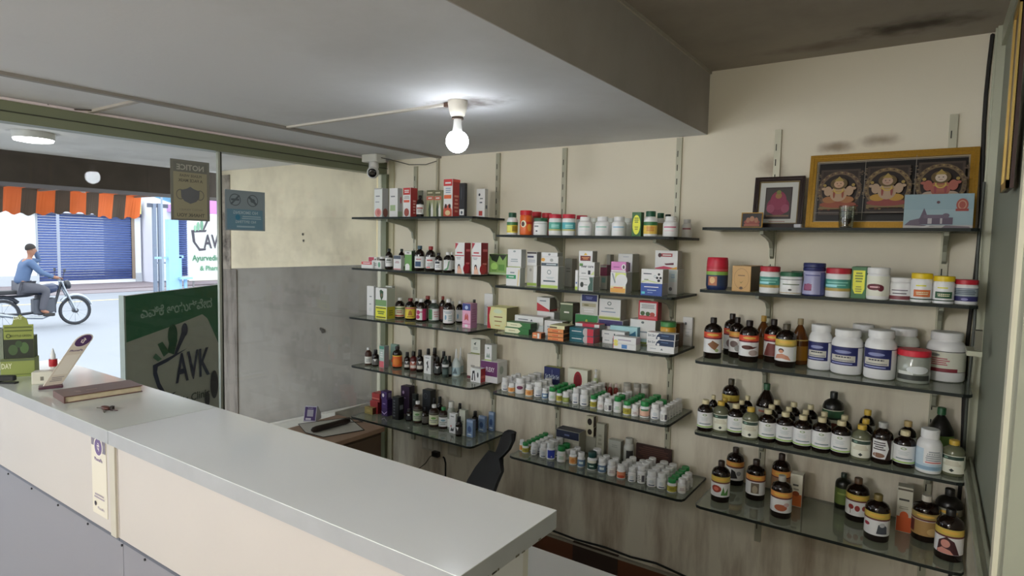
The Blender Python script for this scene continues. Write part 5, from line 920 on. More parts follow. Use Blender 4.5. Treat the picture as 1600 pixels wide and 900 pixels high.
box('M5', 868, 904, 911, 673, -.13, '#a9a79a', [('r', 0, 1, .66, 1, '#1d2238'), ('l', .35, .6, .75, .88, 1, '#5a648a'), ('l', .3, .7, .4, .5, 1, '#7d7b74'), ('r', .74, 1, .0, .55, '#b9b7ac')], 'navy topped grey box in the back of bottom shelf', side='#8b897c', top='#1b2033', depth=.07)
a0 = box('M5', 912, 930, 935, 682, -.05, '#8d8c80', [], 'flat grey pack under the two circle cartons', side='#7a796e', depth=.035)
a = box('M5', 915.5, 927, 930, 667.5, None, '#b5b099', [('e', .5, .5, .33, .33, '#241c18')], 'small beige carton with dark circle, lower one', side='#3a2f22', depth=.03, on=a0)
box('M5', 915.5, 927, 930, 650.5, None, '#b5b099', [('e', .5, .5, .33, .33, '#241c18')], 'small beige carton with dark circle, upper one', side='#3a2f22', on=a, depth=.03)
box('M5', 930.5, 943, 949, 662, -.05, '#9d9c8c', [('l', .2, .8, .3, .7, 3, '#848374')], 'grey-beige carton right of the circle cartons', side='#87867a', depth=.03)
box('M5', 950, 969, 974, 688, -.05, '#a3a59c', [('l', .2, .8, .6, .8, 2, '#8d8f86')], 'plain grey carton in the back row', side='#85877c', depth=.035)
cyl('M5', 'flask', 982, 16, 684, -.055, '#b5b6b0', '#a9aaa4', [('W', .1, .6, '#a9aaa2'), ('r', .3, .8, .1, .55, '#2a2828')], 'white bottle with black block label at the back')
box('M5', 993, 1048, 1053, 697.5, -.028, '#33201c', [('l', .02, .98, .05, .95, 9, '#50352c')], 'dark brown beaded pack leaning at the wall', side='#261815', depth=.012, name='beaded_pack', cat='pack')

# ---- R1 goes below with the frames ---- R2
Y = -.265
cyl('R2', 'barrel', 1119.5, 32, 402, -.24, '#1f2c54', '#b01f34', [('W', .56, .72, '#a8202e'), ('W', .46, .57, '#7aa04a'), ('W', .12, .46, '#24324e'), ('r', .18, .5, .14, .42, '#a8684a'), ('e', .34, .3, .10, .10, '#d8a878'), ('W', .60, .64, '#b9505c')], 'barrel-shaped jar with red top, green band and navy foot', cat='jar')
box('R2', 1143, 1172, 1190, 415.5, Y, '#b08a52', [('o', .5, .5, .42, .42, .95, '#8f6c3a'), ('l', .25, .75, .60, .66, 1, '#5d4424'), ('e', .5, .12, .1, .06, '#4a341c'), ('p', [(.4, .38), (.5, .3), (.62, .42), (.5, .36)], '#7d6a2c')], 'kraft brown box with fine ring print', side='#4f3c22')
def teal(x, w_, yt, nm): return cyl('R2', 'jar', x, w_, yt, Y-.005, '#e2e4e0', '#a3202f', [('W', .22, .62, '#3e8478'), ('W', .22, .32, '#a08a4a'), ('l', .1, .9, .38, .56, 2, '#7fb8ae'), ('r', .1, .5, .36, .44, '#8fc6cc')], 'white jar with red lid and teal label, '+nm, cat='jar')
teal(1202, 29.5, 416.5, 'beside kraft box'); teal(1307.5, 36, 419, 'beside purple jar')
cyl('R2', 'jar', 1248, 24, 424, -.12, '#c9c9c2', '#1d4f33', [], 'green lidded jar in the back, mostly hidden', cat='jar')
cyl('R2', 'jar', 1236.5, 32.5, 425.5, Y, '#dedcd2', '#1f5637', [('W', .66, .69, '#5d605c'), ('W', .06, .10, '#a89a7a'), ('l', .15, .8, .42, .5, 1, '#5a6a50'), ('e', .45, .22, .06, .04, '#1c1c1c')], 'wide low white jar with dark green lid', cat='jar')
cyl('R2', 'waist', 1274.5, 32, 411, Y+.005, '#8f8fae', '#252a58', [('W', .0, .05, '#252a58'), ('r', .12, .42, .16, .36, '#6a3450'), ('e', .30, .28, .13, .10, '#8a4a6a'), ('l', .15, .7, .6, .66, 1, '#4a4a80'), ('r', .7, 1, .05, .72, '#4a4f80')], 'purple waisted jar with navy lid', cat='jar')
box('R2', 1328.5, 1352, 1357.5, 417, Y, '#2c6236', [('p', [(.08, .9), (.92, .9), (.92, .3), (.78, .14), (.24, .14), (.08, .3)], '#dcd63a'), ('l', .15, .85, .5, .85, 4, '#6f7a2a'), ('l', .25, .75, .18, .4, 3, '#8f8c3a')], 'yellow and green rectangular canister with rounded panel', side='#1f4a2a', cat='canister', name='tin_canister')
cyl('R2', 'jar', 1376, 31.5, 418.5, Y, '#e0dcd2', '#d8dad8', [('W', .12, .74, '#dcd2c0'), ('e', .42, .40, .30, .10, '#5a1c28'), ('e', .62, .36, .1, .09, '#5a1c28'), ('l', .22, .62, .36, .44, 1, '#c9a0a4')], 'cream jar with white lid and maroon oval', cat='jar')
cyl('R2', 'jar', 1409, 31, 434, Y, '#dddbdc', '#dfe0e2', [('W', .06, .74, '#d2cdd0'), ('W', .06, .22, '#7a4248'), ('l', .1, .8, .28, .36, 1, '#4f4650'), ('l', .1, .8, .42, .5, 1, '#6a606a'), ('r', 0, .08, .1, .6, '#7a4248')], 'white jar with maroon foot band', cat='jar')
for x, yt, c, nm in ((1442.5, 427, '#bc6432', 'orange label'), (1477, 431.5, '#234a30', 'green label')):
    cyl('R2', 'jar', x, 28.5, yt, Y, '#e3e4de', '#d6b01c', [('W', .10, .14, '#1f3c28'), ('r', .2, .8, .20, .44, c), ('l', .25, .75, .26, .38, 2, '#d9c9a8'), ('l', .2, .7, .54, .62, 1, '#c9c43a')], 'white jar with yellow lid and '+nm, cat='jar')
cyl('R2', 'jar', 1518, 33, 438, Y, '#dcdade', '#a8202e', [('W', .14, .66, '#2b2a5c'), ('W', .34, .64, '#8f9aa0'), ('l', .15, .85, .4, .6, 3, '#4a5460'), ('e', .5, .22, .1, .05, '#7a78a8')], 'jar with red lid and grey-purple label, rightmost', cat='jar')
# ---- R3
def tallb(sh, x, w_, yt, b, band, band2, lab, desc, cap='#1a100d', body='amber', kind='tall', v=(.155, .655)):
    v0, v1 = v; hb = v1-.13
    L_ = [('W', v0, v1, '#e2e2df'), ('W', hb, v1, band), ('W', hb-.035, hb, band2)]
    L_ += [('e', .5, (hb+v1)/2+.005, .25, .03, '#c9a24a')]+lab
    return cyl(sh, kind, x, w_, yt, b, body, cap, L_, desc)
RB = '#c24a30'; YB = '#b9a04a'; OB = '#c98a48'
tallb('R3', 1112.5, 27, 496, 561.5, RB, '#6a2030', [('p', [(.30, .36), (.45, .42), (.5, .46), (.6, .42), (.78, .36), (.7, .3), (.6, .22), (.45, .28)], '#7a5236'), ('e', .68, .22, .08, .04, '#8a9a6a')], 'tall brown bottle with brown star anise label, leftmost')
tallb('R3', 1142, 24, 490, -.10, RB, '#6a2030', [('e', .5, .3, .2, .1, '#7a6a6a')], 'tall brown bottle in the back row, left')
tallb('R3', 1150, 23, 495.5, -.155, OB, '#5a3030', [('e', .4, .35, .2, .08, '#6a5a58'), ('e', .6, .25, .15, .08, '#8a8a88')], 'tall brown bottle with grey picture label behind second front bottle')
tallb('R3', 1168.5, 29, 500.5, 567, RB, '#6a2030', [('e', .42, .37, .22, .05, '#4a1f16'), ('p', [(.5, .38), (.85, .39), (.6, .33)], '#4a1f16'), ('e', .66, .24, .18, .07, '#9a8a86')], 'tall brown bottle with dark pod picture label')
cyl('R3', 'cone', 1190.5, 24, 493, -.10, 'honey', '#a8843a', [('W', .10, .52, '#7a5420')], 'amber cone-shouldered bottle with gold cap, left of two')
tallb('R3', 1206.5, 27, 498.5, -.16, RB, '#6a2030', [('p', [(.1, .16), (.3, .46), (.6, .44), (.8, .16)], '#6a3430')], 'tall brown bottle with red hair picture label')
cyl('R3', 'cone', 1247.5, 26, 497.5, -.135, 'honey', '#8a7a5a', [('W', .10, .54, '#96691e'), ('W', .53, .55, '#c9b060')], 'amber cone-shouldered bottle with gold label, right of two')
tallb('R3', 1226, 31, 506, 575.5, YB, '#8a7a40', [('e', .36, .40, .10, .05, '#2a1a16'), ('e', .36, .38, .08, .04, '#b98468'), ('p', [(.12, .2), (.2, .3), (.4, .33), (.6, .28), (.7, .18), (.4, .22)], '#b07a62'), ('r', .8, 1, .16, .5, '#d3d6c0')], 'tall brown bottle with yellow band and seated woman label', cap='#4a4232')
def tub(x, w_, yt, b, lab, desc, body='#dfe2e4'): return cyl('R3', 'tub', x, w_, yt, b, body, '#d6dadc', lab, desc, cat='tub')
nav = [('r', .05, .78, .22, .62, '#23275a'), ('r', .12, .72, .30, .44, '#b9b6ac'), ('l', .15, .70, .38, .43, 1, '#33343c'), ('l', .15, .7, .31, .35, 1, '#77777c'), ('e', .42, .52, .2, .035, '#7a80a8'), ('W', .615, .63, '#2a2c40'), ('l', .1, .7, .24, .28, 1, '#9298c0')]
tub(1345, 36, 506, -.10, [('W', .2, .62, '#9aa09a'), ('W', .61, .63, '#2c3a44'), ('r', .0, .1, .2, .62, '#2c3a54')], 'white protein tub in the back behind front navy tub', body='#b9bcb2')
tub(1408, 44, 512, -.09, [('W', .2, .62, '#a9aca6'), ('W', .61, .63, '#2c3a44')], 'white tub in the back, right of centre', body='#babdb4')
tub(1284.5, 34, 507, -.20, nav, 'white tub with navy label, left of the front one')
tub(1316, 45, 513.5, 586, nav, 'large white tub with navy label, nearest the shelf front', body='#e6eaec')
tub(1381, 44, 515.5, -.235, nav, 'white tub with navy label behind clear red lidded jar')
tub(1474.5, 53, 518, 598, [('W', .22, .62, '#c3c3b6'), ('W', .615, .63, '#3a3c3c'), ('r', .0, .75, .215, .285, '#7a2a34'), ('l', .1, .6, .34, .50, 4, '#a35058'), ('e', .3, .55, .12, .03, '#7a807c'), ('W', .21, .22, '#3a3c3c')], 'large white tub with maroon band, rightmost on shelf')
cyl('R3', 'jar', 1417, 46, 545, 599, 'clear', '#c22a3a', [('r', .1, .9, .10, .26, '#3a3d38'), ('e', .6, .42, .25, .12, '#c9cfcf'), ('r', .15, .5, .26, .36, '#c3c6c0')], 'clear plastic jar with red lid holding small things', cat='jar')
# ---- R4
def sy(x, w_, yt, b, desc, k='w', cap=None):
    if k == 'w': return cyl('R4', 'syrup', x, w_, yt, b, 'amber', cap or '#b9ae8a', [('W', .135, .625, '#dcdfdc'), ('W', .135, .19, '#8fae5a'), ('W', .135, .15, '#dcdfdc'), ('o', .5, .55, .10, .035, .5, '#8a9a78'), ('l', .3, .7, .36, .48, 4, '#b3b9b9'), ('l', .2, .85, .24, .29, 1, '#5d6f78')], desc)
    if k == 'g': return cyl('R4', 'syrup', x, w_, yt, b, 'dirty', cap or '#b59638', [('W', .09, .60, '#d6d3be'), ('r', .08, .9, .48, .58, '#2f4238'), ('e', .3, .53, .08, .03, '#6d8a7a'), ('l', .2, .8, .3, .45, 4, '#b5af9a'), ('p', [(.42, .18), (.5, .23), (.58, .18), (.5, .13)], '#28302c')], desc)
N4 = 'syrup bottle, '
sy(1113, 14, 617, -.19, N4+'cream cap, right behind the leftmost front bottle')
cyl('R4', 'tall', 1140, 25.5, 591.5, -.085, 'amber', '#3a3222', [('W', .15, .655, '#d9d6c0'), ('W', .52, .655, '#a8923c'), ('W', .48, .52, '#4a2a1c')], 'tall brown bottle with yellow band at the back left')
cyl('R4', 'cone', 1196, 30, 599, -.09, 'amber', '#1f4a2c', [('W', .08, .50, '#9a9a92'), ('l', .2, .8, .38, .46, 1, '#a86a5a')], 'tall cone-shouldered dark bottle with green cap, left one')
cyl('R4', 'tall', 1299, 30, 611.5, -.085, '#151310', '#141513', [('W', .15, .655, '#b9b7a4'), ('W', .5, .64, '#2f5238'), ('W', .46, .5, '#1c2a20'), ('e', .5, .28, .3, .12, '#6a3428')], 'tall black bottle with green band at the back')
cyl('R4', 'cone', 1466, 36, 636, -.09, '#14120e', '#1c4a2a', [('W', .08, .50, '#6f8a4a'), ('r', .0, .3, .08, .5, '#c9cdb8')], 'tall cone-shouldered dark bottle with green cap, right one')
fr4 = [(1099.5, 23, 623, 674, 'w', 'first'), (1123.5, 24, 627, 678, 'g', 'second'), (1147, 24, 631, 682.5, 'w', 'third'), (1170.7, 24.5, 635, 687.5, 'g', 'fourth'), (1195.5, 25, 639, 692, 'w', 'fifth'), (1220.7, 26, 643, 696.5, 'w', 'sixth'), (1248.5, 26.5, 647, 702.5, 'w', 'seventh'), (1278, 27, 651, 708, 'w', 'eighth'), (1312, 27.5, 657, 714.5, 'w', 'ninth'), (1345.5, 28, 663, 720.5, 'g', 'tenth'), (1409.5, 30, 672, 732, 'w', 'twelfth')]
for x, w_, yt, b, k, nm in fr4: sy(x, w_, yt, b, N4+{'w': 'cream cap and white label', 'g': 'gold cap and cream label'}[k]+', %s from left in front row' % nm, k)
sy(1487, 31, 687, 745, 'clear syrup bottle with gold cap, last in the front row', 'g')
cyl('R4', 'syrup', 1378, 29, 659, 726.5, 'amber', '#8f8f8c', [('W', .12, .62, '#2a1a16'), ('p', [(.1, .14), (.1, .6), (.62, .6), (.72, .4), (.6, .14)], '#d9dbd9'), ('e', .36, .22, .22, .06, '#7a5a48'), ('l', .15, .6, .34, .56, 4, '#4f4a4c'), ('r', .82, 1, .14, .6, '#c9ccca')], 'dark syrup bottle with silver cap and black-white label')
for x, w_, yt, Y_, c, nm in ((1131, 16, 621.5, -.195, '#b59638', 'gold cap, behind second'), (1157, 16, 625, -.2, None, 'cream cap, behind third'), (1166, 16, 618, -.125, None, 'cream cap, far behind fourth'),
   (1203.5, 20, 632, -.205, None, 'cream cap, behind fifth'), (1210.5, 20, 624, -.13, None, 'cream cap, far behind fifth'), (1230, 20, 635.5, -.205, None, 'cream cap, behind sixth'), (1238, 20, 628, -.13, None, 'cream cap, far behind sixth'),
   (1256.5, 20, 640, -.21, None, 'cream cap, behind seventh'), (1264, 20, 632, -.135, None, 'cream cap, far behind seventh'), (1285.5, 20, 643, -.205, None, 'cream cap, behind eighth'), (1317, 22, 648.5, -.205, None, 'cream cap, behind ninth'),
   (1350, 22, 654, -.2, '#b59638', 'gold cap, behind tenth'), (1352.5, 22, 640, -.115, '#b59638', 'gold cap, far behind tenth'), (1415, 24, 657, -.19, '#a08a5a', 'brown cap, behind twelfth')):
    sy(x, w_, yt, Y_, N4+nm+' front bottle', 'w', c)
cyl('R4', 'flask', 1449.5, 35, 669, 741, '#ccd2d6', '#cfd4d6', [('W', .08, .58, '#a9bac6'), ('r', .35, .95, .24, .58, '#dcdee0'), ('l', .4, .9, .3, .54, 5, '#8a8f94'), ('W', .10, .18, '#7d98ac'), ('l', .4, .9, .25, .3, 1, '#c06a6a')], 'white plastic bottle with blue and white label')
# ---- R5
def t5(x, w_, yt, b, band, lab, desc, cap='#2a1c14', back=False): return tallb('R5', x, w_, yt, b, band, '#5a2a2c', lab, desc, cap)
t5(1150.5, 26, 695.5, 756, OB, [('p', [(.3, .2), (.35, .46), (.5, .4), (.6, .22)], '#2c2a2c'), ('e', .65, .35, .1, .06, '#8a8c90')], 'tall brown bottle, orange band, rear left with black figure label')
t5(1124.5, 28, 719.5, 786.5, YB, [('e', .32, .35, .2, .09, '#8a3428'), ('e', .32, .35, .10, .05, '#c06a58'), ('p', [(.5, .2), (.6, .42), (.66, .25), (.8, .38), (.78, .2)], '#4a7a3c')], 'tall brown bottle, yellow band, leftmost with red fruit and green leaves')
t5(1179, 28.5, 717.5, 783.5, OB, [('r', .35, .65, .2, .46, '#6a5f50'), ('e', .5, .3, .1, .1, '#9a8d78')], 'tall brown bottle, orange band and grey sculpture label')
t5(1218.5, 27, 708.5, -.095, OB, [('W', .15, .5, '#8a6a50')], 'tall brown bottle in back behind the silver capped one')
bxx = box('R5', 1233, 1252, 1254, 741, -.15, '#c9c4b4', [('r', 0, 1, 0, .38, '#b8602c'), ('l', .1, .8, .62, .72, 1, '#4a4a44'), ('e', .5, .40, .3, .08, '#9a4a24'), ('l', .2, .8, .5, .58, 1, '#8a857a')], 'white and orange carton behind silver capped bottle', side='#5a3a22', depth=.045)
t5(1219, 31, 742, 811.5, OB, [('e', .5, .28, .22, .08, '#a0583c'), ('e', .7, .36, .1, .05, '#b9a0a0')], 'tall brown bottle with silver cap in the front', cap='#9a9890')
cyl('R5', 'tall', 1316.5, 23, 736, 794.5, '#14150f', '#1c2a20', [('W', .15, .60, '#5a6a34'), ('l', .2, .8, .4, .5, 1, '#7f8c4a')], 'dark bottle with green label in the right half')
t5(1337.5, 32.5, 746, 817, YB, [('e', .3, .36, .09, .06, '#8a2f2c'), ('e', .5, .34, .08, .07, '#8a2f2c'), ('e', .72, .35, .08, .06, '#9a4a44'), ('r', .28, .30, .2, .34, '#6a5a50')], 'tall brown bottle, yellow band and red blossom label', cap='#4a3420')
t5(1368, 35, 771, 848, YB, [('e', .28, .30, .18, .08, '#d9dbdc'), ('e', .2, .38, .1, .04, '#8a2f3c'), ('p', [(.5, .2), (.55, .4), (.68, .44), (.8, .36), (.82, .2)], '#3c4048'), ('e', .66, .40, .08, .05, '#a9abad')], 'tall brown bottle, yellow band and grey figure label, front', cap='#6a5c30')
box('R5', 1398.5, 1423, 1427, 760.5, -.15, '#aaa798', [('r', 0, 1, 0, .34, '#a8481c'), ('e', .5, .36, .3, .1, '#a8481c'), ('l', .1, .8, .68, .76, 1, '#33332e'), ('l', .1, .8, .5, .58, 2, '#7d7b70'), ('r', 0, 1, .93, .97, '#4a4438')], 'orange and grey carton left of silver topped bottle', side='#4a3a2a', depth=.045)
t5(1441, 37, 772, 847.5, '#9a8650', [('W', .15, .48, '#9a7a4a'), ('r', .0, .2, .2, .46, '#5a2a28'), ('e', .7, .26, .15, .08, '#b59a68')], 'tall brown bottle with tan label near the right end', cap='#b9b4a8')
tallb('R5', 1483, 36, 763, -.11, '#8f8c7a', '#4a4a3c', [('r', 0, 1, .16, .5, '#7a7a5a')], 'large dark bottle in the back right corner', cap='#171512', body='#15120f')
t5(1486, 38, 795, 880, YB, [('p', [(.15, .16), (.2, .4), (.4, .5), (.6, .42), (.75, .16)], '#3a1c20'), ('e', .38, .36, .12, .08, '#b98074'), ('p', [(.15, .2), (.3, .28), (.5, .24), (.6, .16), (.2, .16)], '#b98074')], 'tall brown bottle with long haired woman label, nearest front corner', cap='#141110')

# ---- settle, label and link the goods
def rect(it): return (it['X0'], it['X1'], it['Yf'], it['Yf']+it['d'])
for sh in SH:
    C_ = [i for i in ITEMS if i['sh'] == sh and i['t'] == 'c']; B_ = [i for i in ITEMS if i['sh'] == sh and i['t'] == 'b' and i['on'] is None]
    x0, x1, d, z = SH[sh]
    # boxes: shave overlaps of boxes in depth
    for a in B_:
        for b in B_:
            if a is b or a['Yf'] >= b['Yf']: continue
            if a['X0'] < b['X1']-.001 and a['X1'] > b['X0']+.001 and a['Yf']+a['d'] > b['Yf']:
                a['d'] = max(.012, b['Yf']-a['Yf']-.001)
                if a['Yf']+a['d'] > b['Yf']: b['Yf'] = a['Yf']+a['d']+.001; b['d'] = max(.012, min(b['d'], -.014-b['Yf']))
    for it in range(60):
        for i, a in enumerate(C_):
            for b in C_[i+1:]:
                dx = b['P'].x-a['P'].x; dy = b['P'].y-a['P'].y; dd = math.hypot(dx, dy); mn = a['r']+b['r']+.0006
                if dd < mn:
                    if dd < 1e-6: dx, dy, dd = .001, 0, .001
                    p = (mn-dd)/2/dd; a['P'].x -= dx*p; a['P'].y -= dy*p; b['P'].x += dx*p; b['P'].y += dy*p
            for b in B_:
                X0, X1, Y0, Y1_ = rect(b); qx = min(max(a['P'].x, X0), X1); qy = min(max(a['P'].y, Y0), Y1_); dx = a['P'].x-qx; dy = a['P'].y-qy; dd = math.hypot(dx, dy)
                if dd < a['r']+.0006:
                    if dd < 1e-6:
                        o4 = [(a['P'].x-X0, -1, 0), (X1-a['P'].x, 1, 0), (a['P'].y-Y0, 0, -1), (Y1_-a['P'].y, 0, 1)]; m_ = min(o4)
                        a['P'].x += m_[1]*(m_[0]+a['r']); a['P'].y += m_[2]*(m_[0]+a['r'])
                    else:
                        p = (a['r']+.0006-dd)/dd; a['P'].x += dx*p; a['P'].y += dy*p
            r_ = a['r']; a['P'].x = min(max(a['P'].x, x0+r_+.001), x1-r_-.001); a['P'].y = min(max(a['P'].y, -d+r_+.003), -r_-.0135)
for it in ITEMS:   # stacked boxes follow what they stand on
    if it['t'] == 'b' and it['on'] is not None:
        o_ = it['on']; it['z'] = o_['z']+o_['h']; it['Yf'] = max(it['Yf'], o_['Yf']); it['d'] = min(it['d'], -.014-it['Yf'])
ORD = ['zero', 'first', 'second', 'third', 'fourth', 'fifth', 'sixth', 'seventh', 'eighth', 'ninth', 'tenth', '11th', '12th', '13th', '14th', '15th', '16th', '17th', '18th', '19th', '20th']
GRP = {'M4': 'small pill bottles on the fourth middle shelf', 'M5': 'small pill bottles on the bottom middle shelf', 'R4': 'syrup bottles on the fourth right shelf', 'R5': 'tall brown bottles on the bottom right shelf', 'R3': 'tall brown bottles on the third right shelf'}
used = {}
for it in ITEMS:
    sh = it['sh']
    if 'col' in it:
        ci, k_, n = it['col']
        lab = it['desc'].replace('white pill bottle, green cap and', 'white bottle, green cap,').replace(' label', ' label')+', %s in %s column, %s' % (ORD[k_], ORD[ci], sname(sh)) if n > 1 else it['desc']+', alone in %s column from left, %s' % (ORD[ci], sname(sh))
        grp = GRP[sh]
    else:
        lab = it['desc']
        tail = ', '+sname(sh)
        if 'shelf' not in lab and len((lab+tail).split()) <= 16: lab += tail
        grp = None
        if it['t'] == 'c':
            grp = {'R4': GRP['R4'] if 'syrup' in lab else None, 'R5': GRP['R5'] if 'tall brown' in lab else None, 'R3': GRP['R3'] if 'tall brown' in lab else ('white tubs on the third right shelf' if it['kind'] == 'tub' else None)}.get(sh) or ('jars on the '+sname(sh) if it['cat'] == 'jar' else 'bottles on the '+sname(sh))
        else: grp = 'boxes and cartons on the '+sname(sh)
    used[lab] = used.get(lab, 0)+1
    if it['t'] == 'c':
        nm = it['name'] or {'jar': 'lidded_jar', 'tub': 'protein_tub'}.get(it['cat']) or ('pill_bottle' if it['kind'] == 'pill' else ('pump_bottle' if it['kind'] == 'pump' else ('dropper_bottle' if it['kind'] in ('drop',) else ('nozzle_bottle' if it['kind'] == 'nozzle' else 'medicine_bottle'))))
        P = it['P']; dv = CAM-P; yaw = math.atan2(dv.x, -dv.y)*.85+random.uniform(-.1, .1)
        t = empty(nm, (P.x, P.y, SH[sh][3]+.0003), yaw)
        for pn, me in cyl_meshes(it['kind'], it['r'], it['h'], it['body'], it['cap'], it['lab']): link(pn, me, t)
        tag(t, lab, it['cat'], grp)
    else:
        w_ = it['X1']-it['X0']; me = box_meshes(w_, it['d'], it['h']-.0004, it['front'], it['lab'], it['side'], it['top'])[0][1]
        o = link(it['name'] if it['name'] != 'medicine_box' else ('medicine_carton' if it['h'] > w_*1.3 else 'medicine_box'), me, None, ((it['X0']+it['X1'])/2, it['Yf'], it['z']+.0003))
        tag(o, lab, it['cat'], grp)
for l_, n in used.items():
    if n > 1 or not 4 <= len(l_.split()) <= 16: print('LABEL', n, len(l_.split()), l_)

GAIN[0] = .85
# =================================================================== FRAMES AND THINGS ON THE TOP RIGHT SHELF
Z1 = SH['R1'][3]
def leaning(name, x0, x1, ytop, Yb, lean, label, cat, fw, frame_mat, build_inner, fdepth=.018):
    X0 = at(x0, 350, 1, Yb).x; X1 = at(x1, 350, 1, Yb).x; W = X1-X0
    H = (at((x0+x1)/2, ytop, 1, Yb+lean).z-Z1); L_ = math.hypot(H, lean)
    t = empty(name, ((X0+X1)/2, Yb, Z1+.0005)); t.rotation_euler = (-math.atan2(lean, H), 0, 0); t.location.z += fdepth*lean/L_; tag(t, label, cat)
    mb = MB()
    for a in ((-W/2, W/2, 0, fw), (-W/2, W/2, L_-fw, L_), (-W/2, -W/2+fw, fw, L_-fw), (W/2-fw, W/2, fw, L_-fw)):
        mb.box(a[0], a[1], 0, fdepth, a[2], a[3], frame_mat)
    mb.box(-W/2+fw*.55, W/2-fw*.55, -.003, 0, L_-fw*.45-.002, L_-fw*.45, frame_mat).box(-W/2+fw*.4, -W/2+fw*.55, -.003, 0, fw*.4, L_-fw*.4, frame_mat).box(W/2-fw*.55, W/2-fw*.4, -.003, 0, fw*.4, L_-fw*.4, frame_mat)
    mb.build('frame', t)
    mb = MB().box(-W/2+fw, W/2-fw, fdepth*.5, fdepth*.8, fw, L_-fw, M('#1c1614', .5)); iw, ih = W-2*fw, L_-2*fw
    decal(mb, build_inner, lambda u, v, off: (-iw/2+u*iw, fdepth*.5-off, fw+v*ih), iw, ih, base=.0004, step=.0002, nu=1, rough=.4); mb.build('picture', t)
    return t
def arch(uc, vc, s, sv, cols):
    """a generic seated devotional figure under an arch"""
    a, b_, c, d_, e_ = cols; D = []
    D.append(('e', uc, vc+.04*sv, .155*s, .40*sv, a)); D.append(('e', uc, vc+.03*sv, .125*s, .34*sv, '#2a1d1a'))
    for i in range(26):
        an = math.pi*(i/25*1.3-.15); D.append(('e', uc+.142*s*math.cos(an), vc+.035*sv+.37*sv*math.sin(an), .007*s, .016*sv, ('#a88f62', '#5d4636')[i % 2]))
    for i in range(30):
        q1 = random.random(); q2 = random.random(); D.append(('e', uc+(q1-.5)*.27*s, vc-.40*sv+q2*.12*sv, .010*s, .014*sv, ('#6d5238', '#8a3f34', '#35281f', '#9a8456')[i % 4]))
        D.append(('e', uc+(-.148 if i % 2 else .148)*s+(q1-.5)*.02*s, vc+(q2-.3)*.6*sv, .008*s, .012*sv, ('#6a5848', '#84725c')[i % 2]))
    D.append(('r', uc-.13*s, uc+.13*s, vc-.38*sv, vc-.32*sv, '#8a734a')); D.append(('e', uc, vc-.28*sv, .13*s, .07*sv, d_))
    D.append(('e', uc-.06*s, vc-.18*sv, .05*s, .07*sv, c)); D.append(('e', uc+.06*s, vc-.18*sv, .05*s, .07*sv, c))
    D.append(('e', uc, vc-.06*sv, .06*s, .16*sv, b_)); D.append(('e', uc-.075*s, vc, .028*s, .10*sv, b_)); D.append(('e', uc+.075*s, vc, .028*s, .10*sv, b_))
    for q in (-1, 1):
        D.append(('e', uc+q*.105*s, vc+.05*sv, .016*s, .03*sv, b_)); D.append(('e', uc+q*.10*s, vc+.12*sv, .012*s, .03*sv, '#b59a52')); D.append(('e', uc+q*.03*s, vc-.05*sv, .008*s, .10*sv, d_))
    D.append(('r', uc-.045*s, uc+.045*s, vc-.015*sv, vc+.005*sv, '#c2a04a')); D.append(('o', uc, vc+.02*sv, .035*s, .08*sv, .7, '#d8b860')); D.append(('e', uc, vc+.15*sv, .06*s, .12*sv, '#6f5a34'))
    D.append(('e', uc, vc+.14*sv, .035*s, .08*sv, e_)); D.append(('e', uc-.013*s, vc+.15*sv, .005*s, .008*sv, '#2a1a16')); D.append(('e', uc+.013*s, vc+.15*sv, .005*s, .008*sv, '#2a1a16')); D.append(('r', uc-.01*s, uc+.01*s, vc+.10*sv, vc+.108*sv, '#8a3a30')); D.append(('p', [(uc-.035*s, vc+.2*sv), (uc, vc+.30*sv), (uc+.035*s, vc+.2*sv)], '#b59a52'))
    return D
gold = M('#b78a2c', .35, .45, noise=.35, scale=160)
inner = [('r', .0, 1, .0, 1, '#b9a98c'), ('r', .01, .99, .02, .98, '#15100f')]
for i in range(3):
    u0, u1 = .015+i*.33, .33+i*.33
    inner += [('r', u0, u0+.003, .02, .98, '#a9a094'), ('r', u0+.018, u1-.018, .12, .86, '#4f4138'), ('r', u0+.035, u1-.035, .15, .83, '#3a2d28')]
    inner += arch((u0+u1)/2, .49, 1.0, .78, [('#7a6450', '#c9a88a', '#b5794a', '#a3553c', '#d8b090'), ('#8a7350', '#c4a78c', '#c89a3e', '#9a4a44', '#c9a690'), ('#7f6a4c', '#b86a5c', '#c9b09a', '#a8505a', '#dcc8b4')][i])
inner += [('r', .015, .985, .885, .892, '#a9a094'), ('r', .015, .985, .095, .10, '#a9a094')]
leaning('picture_frame', 1258, 1524, 238, -.075, .05, 'wide gold framed picture of three seated deities on top right shelf', 'picture', .026, gold, inner)
dk = M('#2c1712', .3, coat=.3)
inner = [('r', 0, 1, 0, 1, '#7f6a38'), ('r', .035, .965, .03, .97, '#d9d9d2'), ('r', .17, .83, .12, .86, '#3a2e2c'), ('r', .2, .8, .15, .83, '#4a4440'), ('e', .5, .42, .28, .22, '#8c2f50'), ('e', .5, .55, .20, .22, '#9a3a58'), ('e', .32, .36, .1, .1, '#a8506a'), ('e', .68, .36, .1, .1, '#a8506a'), ('e', .5, .66, .08, .07, '#a87a4a'), ('e', .5, .74, .06, .05, '#8a8a4a'), ('r', .22, .78, .17, .21, '#8a6a50'), ('r', .3, .7, .05, .065, '#b5786a')]
leaning('picture_frame', 1174, 1252, 277.5, -.10, .035, 'square dark wood framed picture of one seated deity', 'picture', .018, dk, inner)
mb_in = [('r', 0, 1, 0, 1, '#1f1614'), ('e', .5, .35, .4, .25, '#a0463a'), ('e', .3, .5, .1, .2, '#b87a5a'), ('e', .5, .6, .12, .2, '#c08a6a'), ('e', .72, .5, .1, .2, '#b87a5a'), ('r', .1, .9, .06, .2, '#b5654a')]
